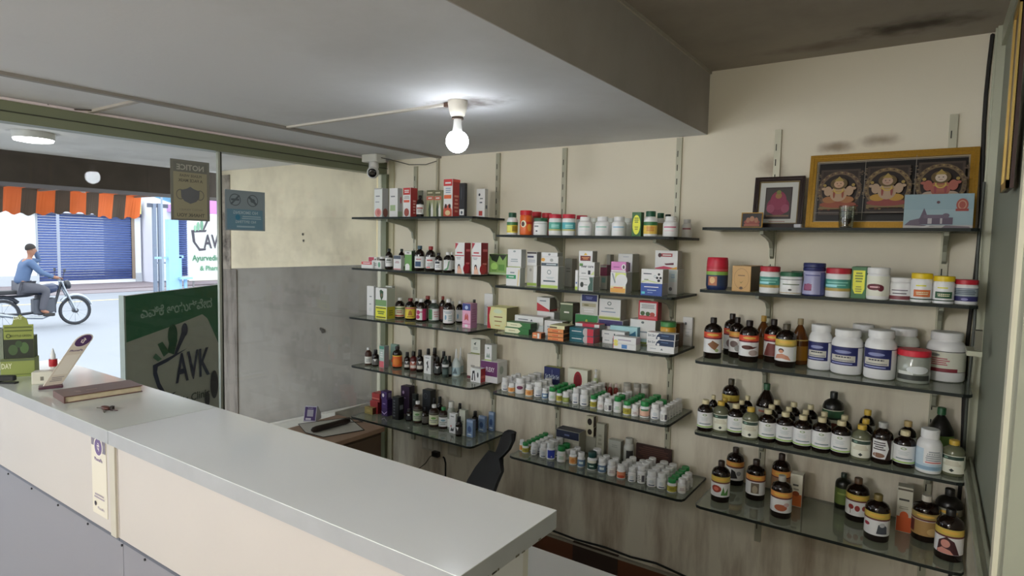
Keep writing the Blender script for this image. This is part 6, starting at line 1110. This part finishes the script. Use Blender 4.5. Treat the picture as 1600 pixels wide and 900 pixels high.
leaning('picture_frame', 1157.5, 1191, 332.5, -.19, .008, 'tiny gold edged picture card left of dark wood frame', 'picture', .0035, gold, mb_in, .004)
# greeting card with a temple
X0 = at(1411, 350, 1, -.17).x; X1 = at(1520, 350, 1, -.17).x; H = at(1466, 303, 1, -.16).z-Z1; W = X1-X0
t = empty('greeting_card', ((X0+X1)/2, -.17, Z1+.0005)); t.rotation_euler = (R(-6), 0, R(1)); tag(t, 'pale blue card with temple picture and red seal before gold frame', 'card')
mb = MB().box(-W/2, W/2, 0, .003, 0, H, M('#a9c3cb', .5))
decal(mb, [('r', 0, 1, .0, .10, '#cfcac6'), ('r', 0, 1, .55, 1, '#9fbcc6'), ('p', [(.02, .10), (.10, .24), (.24, .30), (.24, .12), (.5, .06)], '#77697a'), ('p', [(.22, .2), (.30, .60), (.36, .34), (.40, .22)], '#6a5c70'), ('r', .24, .72, .12, .32, '#66586c'), ('r', .30, .66, .30, .40, '#75667a'), ('r', .36, .42, .14, .3, '#cfc9cc'), ('r', .54, .57, .14, .3, '#cfc9cc'), ('e', .62, .38, .05, .06, '#77697a'), ('p', [(.2, 0), (.36, .1), (.42, .1), (.3, 0)], '#e2dedc'), ('p', [(.55, 0), (.62, .1), (.95, .06), (.98, 0)], '#8a7c84'),
   ('e', .84, .68, .085, .18, '#b3584a'), ('e', .84, .68, .06, .13, '#d09a80'), ('e', .84, .68, .045, .10, '#b3584a'), ('r', .75, .93, .50, .57, '#a8443c'), ('e', .50, .76, .025, .04, '#6a4650')], lambda u, v, off: (-W/2+u*W, -off, v*H), W, H, base=.0004)
mb.build('card_sheet', t); MB().box(-W/2+.005, W/2-.005, .003, .03, 0, .004, M('#c9c6c0', .5)).build('card_foot', t)
# glass tumbler lamp
P = at(1322, 350, 1, -.19); t = empty('oil_lamp', (P.x, -.19, Z1+.0005)); tag(t, 'small clear glass oil lamp in front of the gold frame', 'lamp')
gl = glassmat('tumbler_glass', '#e6e8e2', .035, .02)
MB().lathe([(.020, .0), (.024, .004), (.026, .03), (.028, .085)], gl, 24, cap=False).lathe([(.026, .004), (.027, .084)], gl, 24, cap=False).build('glass_chimney', t, 40)
MB().lathe([(.020, .0), (.022, .004), (.008, .008), (.007, .014), (.016, .024), (.018, .036), (.014, .037), (.0005, .030)], M('#6d5a45', .3, .7), 20).build('brass_cup', t, 40)
P = at(1247, 350, 1, -.2); mb = MB().box(P.x-.015, P.x+.013, -.205, -.175, Z1+.0005, Z1+.016, M('#c3c3c8', .4), .003); tag(mb.build('matchbox'), 'small whitish box by the foot of the dark wood frame', 'box')

GAIN[0] = 1.0
# =================================================================== OUTSIDE: PORCH
SZ = -.27
mb = MB(); mb.prism([(-4.86, -.3), (GLASS_X-.06, -.3), (GLASS_X-.06, 1.542), (-4.86, 1.438)], wallmat('outer_dado', '#8f8a82', '#6a625a', .6, sc=2.2), 1, 0, .12); struct(mb.build('wall_outside'))
# painted cream part above a slightly sloping dado line
mb = MB(); mb.prism([(-4.86, 1.437), (GLASS_X-.06, 1.541), (GLASS_X-.06, 2.40), (-4.86, 2.40)], (lambda: (lambda m_: m_)(wallmat('outer_cream', '#f0e4c8', '#9a8c74', .45, sc=1.6)))(), 1, -.004, .12)
struct(mb.build('wall_outside_upper'))
m_st = wallmat('outer_corner', '#a49a8c', '#3c332c', .95, sc=7)
mb = MB().box(-4.86, -4.62, -.010, 0, -.3, 1.44, wallmat('outer_corner_low', '#857d74', '#4a4038', .8, None, None, True, sc=3)); mb.box(-4.86, -4.70, -.010, -.004, 1.44, 2.2, m_st)
struct(mb.build('wall_outside_corner'))
mk = MB()
for (x_, y_, r_) in ((474, 366, .010), (475, 376, .009), (505, 517, .018), (502, 514, .012)):
    P = at(x_, y_, 1, -.004); mk.lathe([(.0001, 0), (r_*.6, .004), (r_, .006)][::-1], M('#3f3a34', .8), 10, mat=Matrix.Translation(P) @ Matrix.Rotation(R(90), 4, 'X'))
tag(mk.build('wall_plugs'), 'small dark plugs and chips in the outside wall', 'wall marks')
pw = MB().prism([(GLASS_X-.05, .632), (GLASS_X-.05, .30), (-4.2, .0), (-4.2, .26)], M('#e4e0d6', .45, noise=.05, scale=4), 1, -.35, -.012)
struct(pw.build('ramp_wall'))
struct(bx('porch_floor', -5.0, GLASS_X-.05, BACK_Y, 0, -.2, -.02, M('#b9b4aa', .6, noise=.1, scale=3)))
struct(bx('porch_ceiling', -5.02, GLASS_X-.04, BACK_Y-1.5, .6, 2.235, 2.34, wallmat('porch_ceiling_paint', '#d3d2d0', '#8f8a84', .45, sc=1.4)))
struct(bx('porch_beam', -5.5, -5.02, BACK_Y-1.5, .34, 2.03, 2.4, M('#4f463f', .8, noise=.5, scale=9)))
def roundlight(p, r_, lab, off=.0):
    t = empty('ceiling_light', p); tag(t, lab, 'light')
    MB().lathe([(r_, 0), (r_, -.03), (r_*.96, -.036)], M('#d9d9d6', .4), 32).build('light_rim', t, 40)
    MB().lathe([(r_*.95, -.036), (r_*.9, -.046), (r_*.5, -.052), (.0005, -.054)], M('#ffffff', .4, emit=9), 32, cap=False).build('diffuser', t, 60); return t
P = at(52, 207, 2, 2.235); roundlight((P.x, P.y, 2.235), .095, 'round white ceiling light under the porch ceiling')
cb = MB().tube([(-3.95, -1.70, 2.228), (-3.96, -2.2, 2.23), (-3.9, -3.0, 2.23)], .006, M('#8d8a86', .6), 6); tag(cb.build('light_cable'), 'grey cable running along the porch ceiling to the round light', 'cable')
# awning
t = empty('awning', (-5.6, -2.2, 2.07)); tag(t, 'orange and dark striped awning hanging before the porch', 'awning')
y0 = at(0, 300, 0, -6.2).y-3.2; y1 = at(222, 300, 0, -6.2).y
ca = M('#d9692a', .7, noise=.30, scale=6); cbk = M('#4f4236', .8, noise=.3, scale=6); mb = MB(); st = .318; y = y1; i = 0
while y > y0:
    n = 6; mt = ca if i % 2 == 0 else cbk; wv = .125 if i % 2 == 0 else .105
    for j in range(n):
        a_, b_ = y-wv*j/n, y-wv*(j+1)/n; wa, wb = .03*math.sin(a_*9), .03*math.sin(b_*9)
        pts = lambda yy, w1: [(-5.54+5.6, yy+2.2, 2.09-2.07), (-6.22+5.6+w1*.5, yy+2.2, 2.065-2.07), (-6.26+5.6+w1, yy+2.2, 1.868-2.07+w1*.5+(.012*math.sin(yy*61)))]
        A_, B_2 = pts(a_, wa), pts(b_, wb); vs = A_+B_2+[(p[0]-.004, p[1], p[2]+.004) for p in A_+B_2]
        mb.add(vs, [[0, 3, 4, 1], [1, 4, 5, 2], [6, 7, 10, 9], [7, 8, 11, 10], [2, 5, 11, 8]], mt)
    y -= wv; i += 1
mb.build('striped_canvas', t)
fr = MB().tube([(-.67, y1+2.2, -.01), (-.67, y0+2.2, -.01)], .012, M('#6a5f55', .6), 6)
for yy in (y1-.05, y1-.8, y1-1.7, y1-2.8): fr.box(-.66, .08, yy+2.19, yy+2.21, -.02, .0, M('#8a8078', .6))
fr.build('awning_frame', t)
MB().box(-.02, .0, y0+2.2, y1+2.2, -.0, .02, M('#cfc6b8', .6)).build('edge_strip', t)
P1 = at(108, 284, 0, -5.55); P2 = at(131, 299, 0, -6.1); MB().tube([P1-t.location, P2-t.location], .018, M('#a59a90', .6), 4).build('strut', t)

# AVK board standing in the porch
A_ = at(195, 463, 0, -3.62); B_ = at(340.5, 445, 2, A_.z)
A2 = Vector((A_.x, A_.y, 0)); d_ = Vector((B_.x-A_.x, B_.y-A_.y, 0)); 
if d_.length > .75: B_ = at(340.5, 445, 0, -3.80); d_ = Vector((B_.x-A_.x, B_.y-A_.y, 0))
WB = d_.length; d_.normalize(); ztop = A_.z
t = empty('shop_board', (A_.x, A_.y, -.02), math.atan2(d_.y, d_.x)); tag(t, 'grey and green sign board of the clinic standing in the porch', 'sign')
HBd = ztop+.02; dz = B_.z-A_.z
mb = MB(); th = .03
mb.prism([(0, 0), (WB, 0), (WB, HBd+dz), (0, HBd)], M('#999b90', .55), 1, 0, th)
AS = HBd/WB
def bfn(u, v, off): return (u*WB, -off, HBd*v+dz*u*v)
W2, H2 = WB, HBd
bowl = '#282e40'
dec = [('p', [(0, 1), (1, 1), (1, .70), (.86, .80), (.80, .83), (.55, .80), (0, .745)], '#2c5f42'), ('p', [(.86, .80), (1, .70), (1, .62), (.97, .66)], '#2c5f42'),
   ('t', 'ಎವಿಕೆ ಆಯುರ್ವೇದ', .53, .895, .055, '#8fa598', .78, 1),
   # bowl outline
   ('p', [(.25, .585), (.62, .64), (.40, .585), (.30, .57), (.29, .54), (.32, .47), (.37, .41), (.39, .385), (.49, .395), (.42, .37), (.36, .365), (.36, .39), (.29, .45), (.25, .53)], bowl),
   ('e', .46, .735, .052, .068, '#244a33'), ('p', [(.40, .64), (.46, .80), (.51, .70), (.47, .62)], '#244a33'), ('p', [(.36, .62), (.30, .70), (.35, .71), (.42, .64)], '#33593f'), ('p', [(.30, .60), (.25, .63), (.28, .65), (.34, .61)], '#4a6c55'), ('e', .59, .755, .035, .04, bowl), ('p', [(.47, .62), (.50, .62), (.62, .74), (.56, .75)], bowl),
   ('t', 'AVK', .68, .53, .155, bowl, .40, 1), ('t', 'Ayurvedic Clinic', .54, .325, .055, '#454d46', .80, 1), ('t', '& Pharmacy', .60, .24, .05, '#454d46', .55, 1), ('e', .93, .37, .05, .09, '#2c2c30'), ('e', .84, .29, .03, .05, '#2c2c30')]
K_ = .72
def kv(d):
    q = lambda v: 1-(1-v)*K_
    if d[0] == 'p': return ('p', [(u, q(v)) for u, v in d[1]], d[2])
    if d[0] == 'e': return d[:2]+(q(d[2]), d[3], d[4]*K_, d[5])
    return d[:3]+(q(d[3]), d[4]*K_*1.15)+d[5:]
decal(mb, [kv(d) for d in dec], bfn, W2, H2, base=.0006, step=.0003, rough=.6); mb.build('board_panel', t)
mb = MB()
for u in (-.010, WB): mb.box(u, u+.010, -.003, th+.003, 0, HBd+(dz if u > 0 else 0)+.004, M('#9fa69f', .4, .4))
mb.build('metal_edge', t)
for u in (.06, WB-.09): MB().tube([(u, th, HBd*.8), (u, th+.35, 0)], .012, M('#6a6a66', .5), 6).build('leg', t)

# =================================================================== OUTSIDE: STREET
struct(bx('road', -26, -5.2, -30, 40, SZ-.1, SZ, M('#83878f', .8, noise=.15, scale=.6)))
struct(bx('pavement', -27.2, -24.2, -30, 40, SZ-.1, SZ+.06, M('#7d7276', .85, noise=.25, scale=1.2)))
struct(bx('road_verge', -24.2, -23.0, -30, 40, SZ-.05, SZ+.02, M('#857c80', .85, noise=.3, scale=.9)))
struct(bx('road_line', -20.6, -20.45, 3, 8.2, SZ, SZ+.006, M('#c9b98a', .8, noise=.3, scale=2)))
BX = -27.02
t = empty('street_building', (BX, 8, SZ)); tag(t, 'white shop building with blue rolling shutter across the street', 'building')
def bp(name, x0, x1, y0, y1, z0, z1, mt, par=None): return MB().box(x0-BX, x1-BX, y0-8, y1-8, z0-SZ, z1-SZ, mt).build(name, par or t)
YL = at(60, 400, 0, BX).y; YR = at(206, 400, 0, BX).y; zt = at(130, 336, 0, BX).z; zb = at(130, 438, 0, BX).z; YE = at(243, 400, 0, -26).y-.08
mwb = M('#dfe2e6', .8, noise=.08, scale=.8)
mb = MB()
for a in ((-12, YL, SZ, 4.6), (YR, YE, SZ, 3.0), (YL, YR, zt, 4.6), (YL, YR, SZ, zb)): mb.box(-.0, .01+0*a[0]-.0, a[0]-8, a[1]-8, a[2]-SZ, a[3]-SZ, mwb) if 0 else mb.box(-2.5, 0, a[0]-8, a[1]-8, a[2]-SZ, a[3]-SZ, mwb)
mb.build('wall', t)
mb = MB()
for a in ((-12, YL), (YR+.12, YE)): mb.box(0, .03, a[0]-8, a[1]-8, 0, .42, M('#b4b9c0', .8, noise=.1, scale=2))
mb.build('painted_dado', t)
def shutter(par, x, ya, yb_, z0, z1, c1='#4c5f94', c2='#36457a', oy=8, ox=None):
    mb = MB(); n = 26; hh = (z1-z0)/n
    for i in range(n):
        z_ = z0+i*hh; pts = [(x+.0, z_), (x+.035, z_+hh*.25), (x+.035, z_+hh*.6), (x, z_+hh*.95), (x-.03, z_+hh*.95), (x-.03, z_)]
        mb.prism([(p[0], p[1]) for p in pts], M(c1 if i > 3 else c2, .45, .2), 1, ya, yb_)
    return mb
mb = shutter(t, -.05, YL-8, YR-8, zb-SZ, zt-SZ); mb.build('rolling_shutter', t)
MB().box(-.06, .02, YR-8, YR-8+.12, zb-SZ, zt-SZ, M('#8a7a6a', .7)).box(-.06, .02, YL-8-.06, YL-8, zb-SZ, zt-SZ, M('#9aa0a8', .7)).build('shutter_guide', t)
s0 = at(36, 330, 0, BX+.2).y; s1 = at(221, 330, 0, BX+.2).y; zs0 = at(130, 336, 0, BX+.2).z; zs1 = at(130, 300, 0, BX+.2).z
mb = MB().box(.1, .18, s0-8, s1-8, zs0-SZ, zs1-SZ, M('#d9cf8a', .6)); ww = s1-s0; hh = zs1-zs0
decal(mb, [('r', 0, 1, 0, .16, '#2a2f4a'), ('l', .05, .65, .03, .13, 1, '#c9cfe0'), ('l', .8, .95, .03, .13, 1, '#c9cfe0'), ('t', 'PACKERS, MOVERS, ALL TYPES OF VEHICLES', .55, .30, .14, '#8a6a3a', .8, 1), ('t', 'TRANSPORT CONTRACTORS', .55, .58, .2, '#7a5a3a', .8, 1)], lambda u, v, off: (.18+off*8, s0-8+u*ww, zs0-SZ+v*hh), ww, hh, base=.0005)
mb.build('sign_board', t)
# pole in front
P = at(91, 445, 2, SZ+.06); t = empty('street_pole', (-24.6, at(92, 400, 0, -24.6).y, SZ+.06)); tag(t, 'thin grey pole before the blue shutter', 'pole')
MB().lathe([(.045, 0), (.045, 3.6)], M('#8f96a6', .5), 12).build('pole_shaft', t, 40); MB().lathe([(.09, 0), (.09, .03)], M('#7a808c', .5), 12).build('base_plate', t, 40)
# gate posts and blue metal stand to the right
X3 = -22.0
def aty(x, y, X=X3): return at(x, y, 0, X)
t = empty('metal_gate_frame', (X3, aty(243, 400).y, SZ)); tag(t, 'tall grey metal gate posts between the two street buildings', 'gate')
ox, oy = X3, t.location.y
for x_ in (242, 250): MB().box(-.05, .05, aty(x_, 400).y-oy-.05, aty(x_, 400).y-oy+.05, 0, aty(x_, 318).z-SZ, M('#6f7a8c', .5)).build('gate_post', t)
MB().box(-.03, .03, aty(230, 320).y-oy, aty(262, 320).y-oy, aty(242, 322).z-SZ-.05, aty(242, 318).z-SZ, M('#4c5260', .5)).box(-.03, .03, aty(242, 320).y-oy, aty(262, 320).y-oy, 1.0, 1.06, M('#6f7a8c', .5)).box(-.03, .03, aty(242, 320).y-oy, aty(262, 320).y-oy, .35, .41, M('#4c5260', .5)).build('cross_bar', t)
XB = -19.0; t = empty('blue_stand', (XB, aty(270, 400, XB).y, SZ)); tag(t, 'light blue metal post and frame standing by the street', 'stand'); oy = t.location.y
mbl = M('#8fb8dc', .5); MB().box(-.10, .10, -.16, .14, 0, aty(270, 343, XB).z-SZ, mbl).build('wide_post', t)
for x_ in (281, 289): MB().box(-.03, .03, aty(x_, 400, XB).y-oy-.04, aty(x_, 400, XB).y-oy+.04, 0, 1.35 if x_ < 285 else .70, mbl).build('leg', t)
MB().box(-.03, .03, .1, aty(286, 400, XB).y-oy, 1.30, 1.38, mbl).box(-.03, .25, .1, aty(294, 400, XB).y-oy, .66, .72, mbl).box(-.03, .03, aty(242, 400, XB).y-oy, -.1, 1.28, 1.34, mbl).build('cross_bar', t)
# second building with blue shutter and clinic board
t = empty('street_building', (-26, 12.5, SZ)); tag(t, 'pale building with narrow blue shutter right of the gate', 'building')
Yx = lambda x, X=-26: at(x, 400, 0, X).y
oy = 12.5
MB().box(-.3, 0, Yx(244)-oy, Yx(272)-oy, 0, 3.1, M('#d3d9ea', .8)).box(-2.5, -.3, Yx(244)-oy, Yx(420)-oy, 0, 3.6, M('#d8d8e4', .8)).build('wall', t)
shutter(t, -.2, Yx(272)-oy, Yx(296)-oy, .3, 2.75, oy=0).build('rolling_shutter', t)
MB().box(.0, .9, Yx(262)-oy, Yx(300)-oy, 2.95, 3.25, M('#b48ac8', .6)).build('canopy', t)
MB().box(-.2, .12, Yx(296)-oy, Yx(420)-oy, 0, .10, M('#8d8278', .8)).build('step', t)
XC = -23.5; t = empty('clinic_board', (XC, at(295, 400, 0, XC).y, SZ)); tag(t, 'white board with mortar emblem and clinic name across the street', 'sign')
y0_, y1_ = at(295, 400, 0, XC).y, at(371, 400, 0, XC).y; za = at(320, 438, 0, XC).z-SZ; zc = at(320, 338, 0, XC).z-SZ; ww = y1_-y0_; hh = zc-za
mb = MB().box(-.05, 0, 0, ww, za, zc, M('#c9cbc6', .6))
fb_ = lambda u, v, off: (off*10, u*ww, za+v*hh)
vis = (at(343, 400, 0, XC).y-y0_)/ww
decal(mb, [('p', [(.05, .78), (.36, .79), (.34, .755), (.11, .745), (.13, .6), (.22, .50), (.34, .50), (.33, .47), (.2, .46), (.17, .5), (.08, .6)], '#39343f'), ('e', .19, .84, .03, .07, '#6f9a80'), ('e', .13, .81, .025, .05, '#7faa90'), ('e', .26, .86, .03, .08, '#5f8a70'), ('p', [(.28, .79), (.31, .79), (.40, .94), (.36, .95)], '#39343f'),
  ('t', 'AVK', .52, .61, .22, '#39343f', .46, 1), ('t', 'Ayurvedic Clinic', .50, .34, .12, '#3f7a58', .88, 1), ('t', '& Pharmacy', .50, .18, .10, '#4f8a68', .58, 1)], fb_, ww, hh, base=.0006, step=.0003)
mb.build('board_panel', t)
for u in (.1, .9): MB().box(-.09, -.05, u*ww-.03, u*ww+.03, 0, zc, M('#77777a', .5)).build('post', t)
# blue-white tarpaulin and purple canopy between the roofs
q = [at(232, 300, 0, -18), at(252, 290, 0, -18), at(292, 287, 0, -18), at(293, 300, 0, -20), at(272, 318, 0, -20), at(238, 306, 0, -19)]
mb = MB(); c_ = sum(q, Vector())/6+Vector((.3, 0, .25)); mb.add([tuple(p) for p in q]+[tuple(c_)]+[(p.x, p.y, p.z-.02) for p in q], [[i, (i+1) % 6, 6] for i in range(6)]+[[7+i for i in range(6)]]+[[i, (i+1) % 6, 7+(i+1) % 6, 7+i] for i in range(6)], M('#7fb6d9', .6, noise=.3, scale=3))
c0 = Vector((q[0].x, q[0].y, SZ)); t = empty('tarpaulin', c0); tag(t, 'light blue tarpaulin stretched on poles high above the street', 'tarpaulin')
for i_, v_ in enumerate(mb.v): mb.v[i_] = tuple(Vector(v_)-c0)
mb.build('cloth', t)
for k_ in (1, 4): MB().tube([(q[k_].x-c0.x, q[k_].y-c0.y, 0), tuple(q[k_]-c0)], .03, M('#8a96a4', .5), 8).build('pole', t, 40)
P = at(334, 318, 0, -20); t = empty('street_sign', (P.x, P.y, SZ)); tag(t, 'small purple sign on a post behind the glass joint across the street', 'sign')
MB().box(-.05, .05, -.35, .9, P.z-SZ-.35, P.z-SZ+.25, M('#c07ac4', .6), .02).build('sign_plate', t); MB().tube([(-.08, .7, 0), (-.08, .7, P.z-SZ)], .04, M('#8a8a90', .5), 8).build('post', t, 40)

# ---- motorcycle and rider
FW = at(118, 507, 2, SZ); MX = FW.x; MY = FW.y; RW = .31
t = empty('motorcycle', (MX, MY-.65, SZ)); tag(t, 'dark motorcycle carrying a rider along the street', 'motorcycle')
mk = M('#23262e', .4); mch = M('#9aa0a8', .25, .8)
for nm, yy in (('front_wheel', .65), ('rear_wheel', -.62)):
    mb = MB(); mb.tube([(0, yy+RW*.9*math.cos(2*math.pi*i/28), RW+RW*.9*math.sin(2*math.pi*i/28)) for i in range(28)], .032, M('#2a2b30', .8), 8, closed=True)
    wv = mb.build(nm, t, 60)
    mb = MB(); mb.tube([(0, yy+RW*.80*math.cos(2*math.pi*i/28), RW+RW*.80*math.sin(2*math.pi*i/28)) for i in range(28)], .010, mch, 6, closed=True)
    for i in range(12): a = 2*math.pi*i/12; mb.tube([(0, yy, RW), (0, yy+RW*.8*math.cos(a), RW+RW*.8*math.sin(a))], .004, mch, 4)
    mb.lathe([(.05, -.05), (.05, .05)], mk, 12, mat=Matrix.Translation((0, yy, RW)) @ Matrix.Rotation(R(90), 4, 'Y')); mb.build('wheel_rim', wv, 40)
MB().tube([(.06, .65, RW), (.06, .45, .78), (.05, .40, .95)], .022, mch, 8).tube([(-.06, .65, RW), (-.06, .45, .78), (-.05, .40, .95)], .022, mch, 8).build('front_fork', t, 40)
MB().tube([(0, .65+.33*math.cos(R(a)), RW+.34*math.sin(R(a))) for a in range(20, 141, 15)], .035, mch, 8).build('front_mudguard', t, 40)
MB().tube([(-.33, .30, 1.02), (-.2, .36, 1.0), (0, .40, .98), (.2, .36, 1.0), (.33, .30, 1.02)], .014, mk, 8).build('handlebar', t, 40)
MB().lathe([(.03, -.08), (.09, -.04), (.10, .02), (.08, .04)], mk, 16, mat=Matrix.Translation((0, .52, .88)) @ Matrix.Rotation(R(-80), 4, 'X')).build('headlamp', t, 40)
MB().lathe([(.06, -.20), (.13, -.12), (.15, .05), (.13, .16), (.06, .22)], M('#2c3550', .3), 16, mat=Matrix.Translation((0, .12, .80)) @ Matrix.Rotation(R(-80), 4, 'X') @ Matrix.Diagonal((1, .75, 1, 1))).build('fuel_tank', t, 50)
MB().box(-.11, .11, -.75, -.02, .72, .80, M('#1c1c20', .6), .03).build('seat', t)
MB().box(-.11, .11, -.12, .28, .28, .62, M('#4a4d55', .4, .4), .04).tube([(0, .40, .9), (0, .25, .35), (0, -.35, .30), (0, -.62, RW)], .03, mk, 8).tube([(0, .35, .82), (0, -.2, .68), (0, -.75, .66)], .028, mk, 8).build('engine_frame', t, 40)
MB().tube([(.13, .22, .30), (.15, 0, .22), (.15, -.4, .26), (.15, -.75, .34)], .035, mch, 10).build('exhaust', t, 40)
MB().tube([(0, -.62+.34*math.cos(R(a)), RW+.36*math.sin(R(a))) for a in range(40, 181, 15)], .04, mk, 8).build('rear_mudguard', t, 40)
MB().lathe([(.03, 0), (.05, .01), (.05, .02)], M('#a02a2a', .3), 12, mat=Matrix.Translation((0, -.98, .6)) @ Matrix.Rotation(R(90), 4, 'X')).build('tail_lamp', t, 40)
# mirrors
for s_ in (-1, 1): MB().tube([(s_*.2, .36, 1.0), (s_*.26, .38, 1.18)], .006, mk, 6).box(s_*.26-.05, s_*.26+.05, .375, .39, 1.16, 1.23, mk, .01).build('mirror', t)

def skin(name, joints, edges, mt, parent, root=0, sub=2):
    me = bpy.data.meshes.new(name); me.from_pydata([j[0] for j in joints], edges, []); o = bpy.data.objects.new(name, me); COL.objects.link(o)
    md_ = o.modifiers.new('s', 'SKIN'); md_.use_smooth_shade = True
    for i, j in enumerate(joints):
        sv = me.skin_vertices[0].data[i]; sv.radius = (j[1], j[2] if len(j) > 2 else j[1]); sv.use_root = (i == root)
    ms = o.modifiers.new('u', 'SUBSURF'); ms.levels = ms.render_levels = sub
    dg = bpy.context.evaluated_depsgraph_get(); nm = bpy.data.meshes.new_from_object(o.evaluated_get(dg)); bpy.data.objects.remove(o)
    nm.materials.clear(); nm.materials.append(mt); nm.polygons.foreach_set('use_smooth', [True]*len(nm.polygons))
    return link(name, nm, parent)
t = empty('person', (MX, MY-.65, SZ)); tag(t, 'rider in blue shirt on the motorcycle, one arm raised to his head', 'person')
sk_ = M('#8a5f4a', .55); hip = (0, -.30, .90); 
J = [(hip, .13, .12), ((0, -.27, 1.05), .12, .10), ((0, -.22, 1.22), .14, .10), ((0, -.17, 1.36), .12, .08), ((0, -.14, 1.44), .045), ((0, -.12, 1.50), .045),   # 0-5 spine+neck
     ((0, -.105, 1.56), .072, .080), ((0, -.10, 1.64), .082, .092), ((0, -.105, 1.70), .062, .07),                                           # 6-8 head
     ((.17, -.17, 1.37), .06), ((.22, -.02, 1.16), .045), ((.26, .20, 1.06), .033), ((.29, .28, 1.04), .028),                                   # right arm
     ((-.17, -.17, 1.37), .06), ((-.22, .10, 1.40), .045), ((-.17, .02, 1.60), .032), ((-.12, -.04, 1.68), .028),                               # left arm raised
     ((.10, -.26, .86), .10), ((.17, .10, .80), .078), ((.16, .02, .50), .055), ((.16, .0, .36), .042), ((.16, .12, .31), .038),
     ((-.10, -.26, .86), .10), ((-.17, .10, .80), .078), ((-.16, .02, .50), .055), ((-.16, .0, .36), .042), ((-.16, .12, .31), .038)]
E_ = [(0, 1), (1, 2), (2, 3), (3, 4), (4, 5), (5, 6), (6, 7), (7, 8), (3, 9), (9, 10), (10, 11), (11, 12), (3, 13), (13, 14), (14, 15), (15, 16), (0, 17), (17, 18), (18, 19), (19, 20), (20, 21), (0, 22), (22, 23), (23, 24), (24, 25), (25, 26)]
skin('body', J, E_, sk_, t)
g = 1.13
def sub(ids, scale): 
    mp = {a: i for i, a in enumerate(ids)}
    return [tuple([J[a][0]]+[x*scale for x in J[a][1:]]) for a in ids], [(mp[a], mp[b]) for a, b in E_ if a in mp and b in mp]
j_, e_ = sub([0, 1, 2, 3, 9, 10, 11, 13, 14, 15], 1.3); skin('shirt', j_, e_, M('#485c7c', .8, noise=.15, scale=12), t)
j_, e_ = sub([0, 17, 18, 19, 20, 22, 23, 24, 25], 1.27); skin('trousers', j_, e_, M('#4a4a52', .8), t)
hm_ = MB().lathe([(.0005, .10)]+[(.094*math.sin(R(a)), .10*math.cos(R(a))) for a in range(15, 100, 12)], M('#1f1815', .8), 18, mat=Matrix.Translation((0, -.115, 1.655)) @ Matrix.Rotation(R(18), 4, 'X'), cap=False); hm_.build('hair', t, 60)
fc = MB().lathe([(.0005, .012), (.008, .0), (.012, -.018), (.0005, -.022)], sk_, 10, mat=Matrix.Translation((0, -.012, 1.615))); fc.build('nose', t, 60)
for s_ in (-1, 1):
    MB().lathe([(.0005, -.006), (.009, 0), (.0005, .006)], M('#181210', .4), 10, mat=Matrix.Translation((s_*.03, -.018, 1.64)) @ Matrix.Rotation(R(90), 4, 'X')).build('eye', t, 60)
    MB().lathe([(.0005, -.02), (.014, 0), (.0005, .02)], sk_, 10, mat=Matrix.Translation((s_*.085, -.10, 1.62)) @ Matrix.Diagonal((.5, 1, 1.3, 1))).build('ear', t, 60)
    bs = Vector((.29, .28, 1.04)) if s_ > 0 else Vector((-.12, -.04, 1.68))
    fj = [(tuple(bs), .022)]; fe = []
    for q_ in range(4):
        dv_ = Vector((-.02+.014*q_*s_*-1, .05, -.005*q_)) if s_ > 0 else Vector((.035, -.03-.012*q_, .012)); tip = dv_*1.45+Vector((0, 0, -.03))
        k = len(fj); fj += [(tuple(bs+dv_), .009), (tuple(bs+tip), .008)]; fe += [(0, k), (k, k+1)]
    k = len(fj); fj.append((tuple(bs+Vector((-.035*s_, .02, .0))), .010)); fe.append((0, k)); skin('hand', fj, fe, sk_, t, sub=1)
MB().box(.12, .20, .02, .22, .24, .31, M('#22201f', .6), .02).build('shoe', t); MB().box(-.20, -.12, .02, .22, .24, .31, M('#22201f', .6), .02).build('shoe', t)
MB().box(-.004, .004, 0, .0, 0, 0, sk_) if 0 else None
# parked motorcycle partly behind the counter at far left
P = at(-4, 470, 0, MX-1.6)
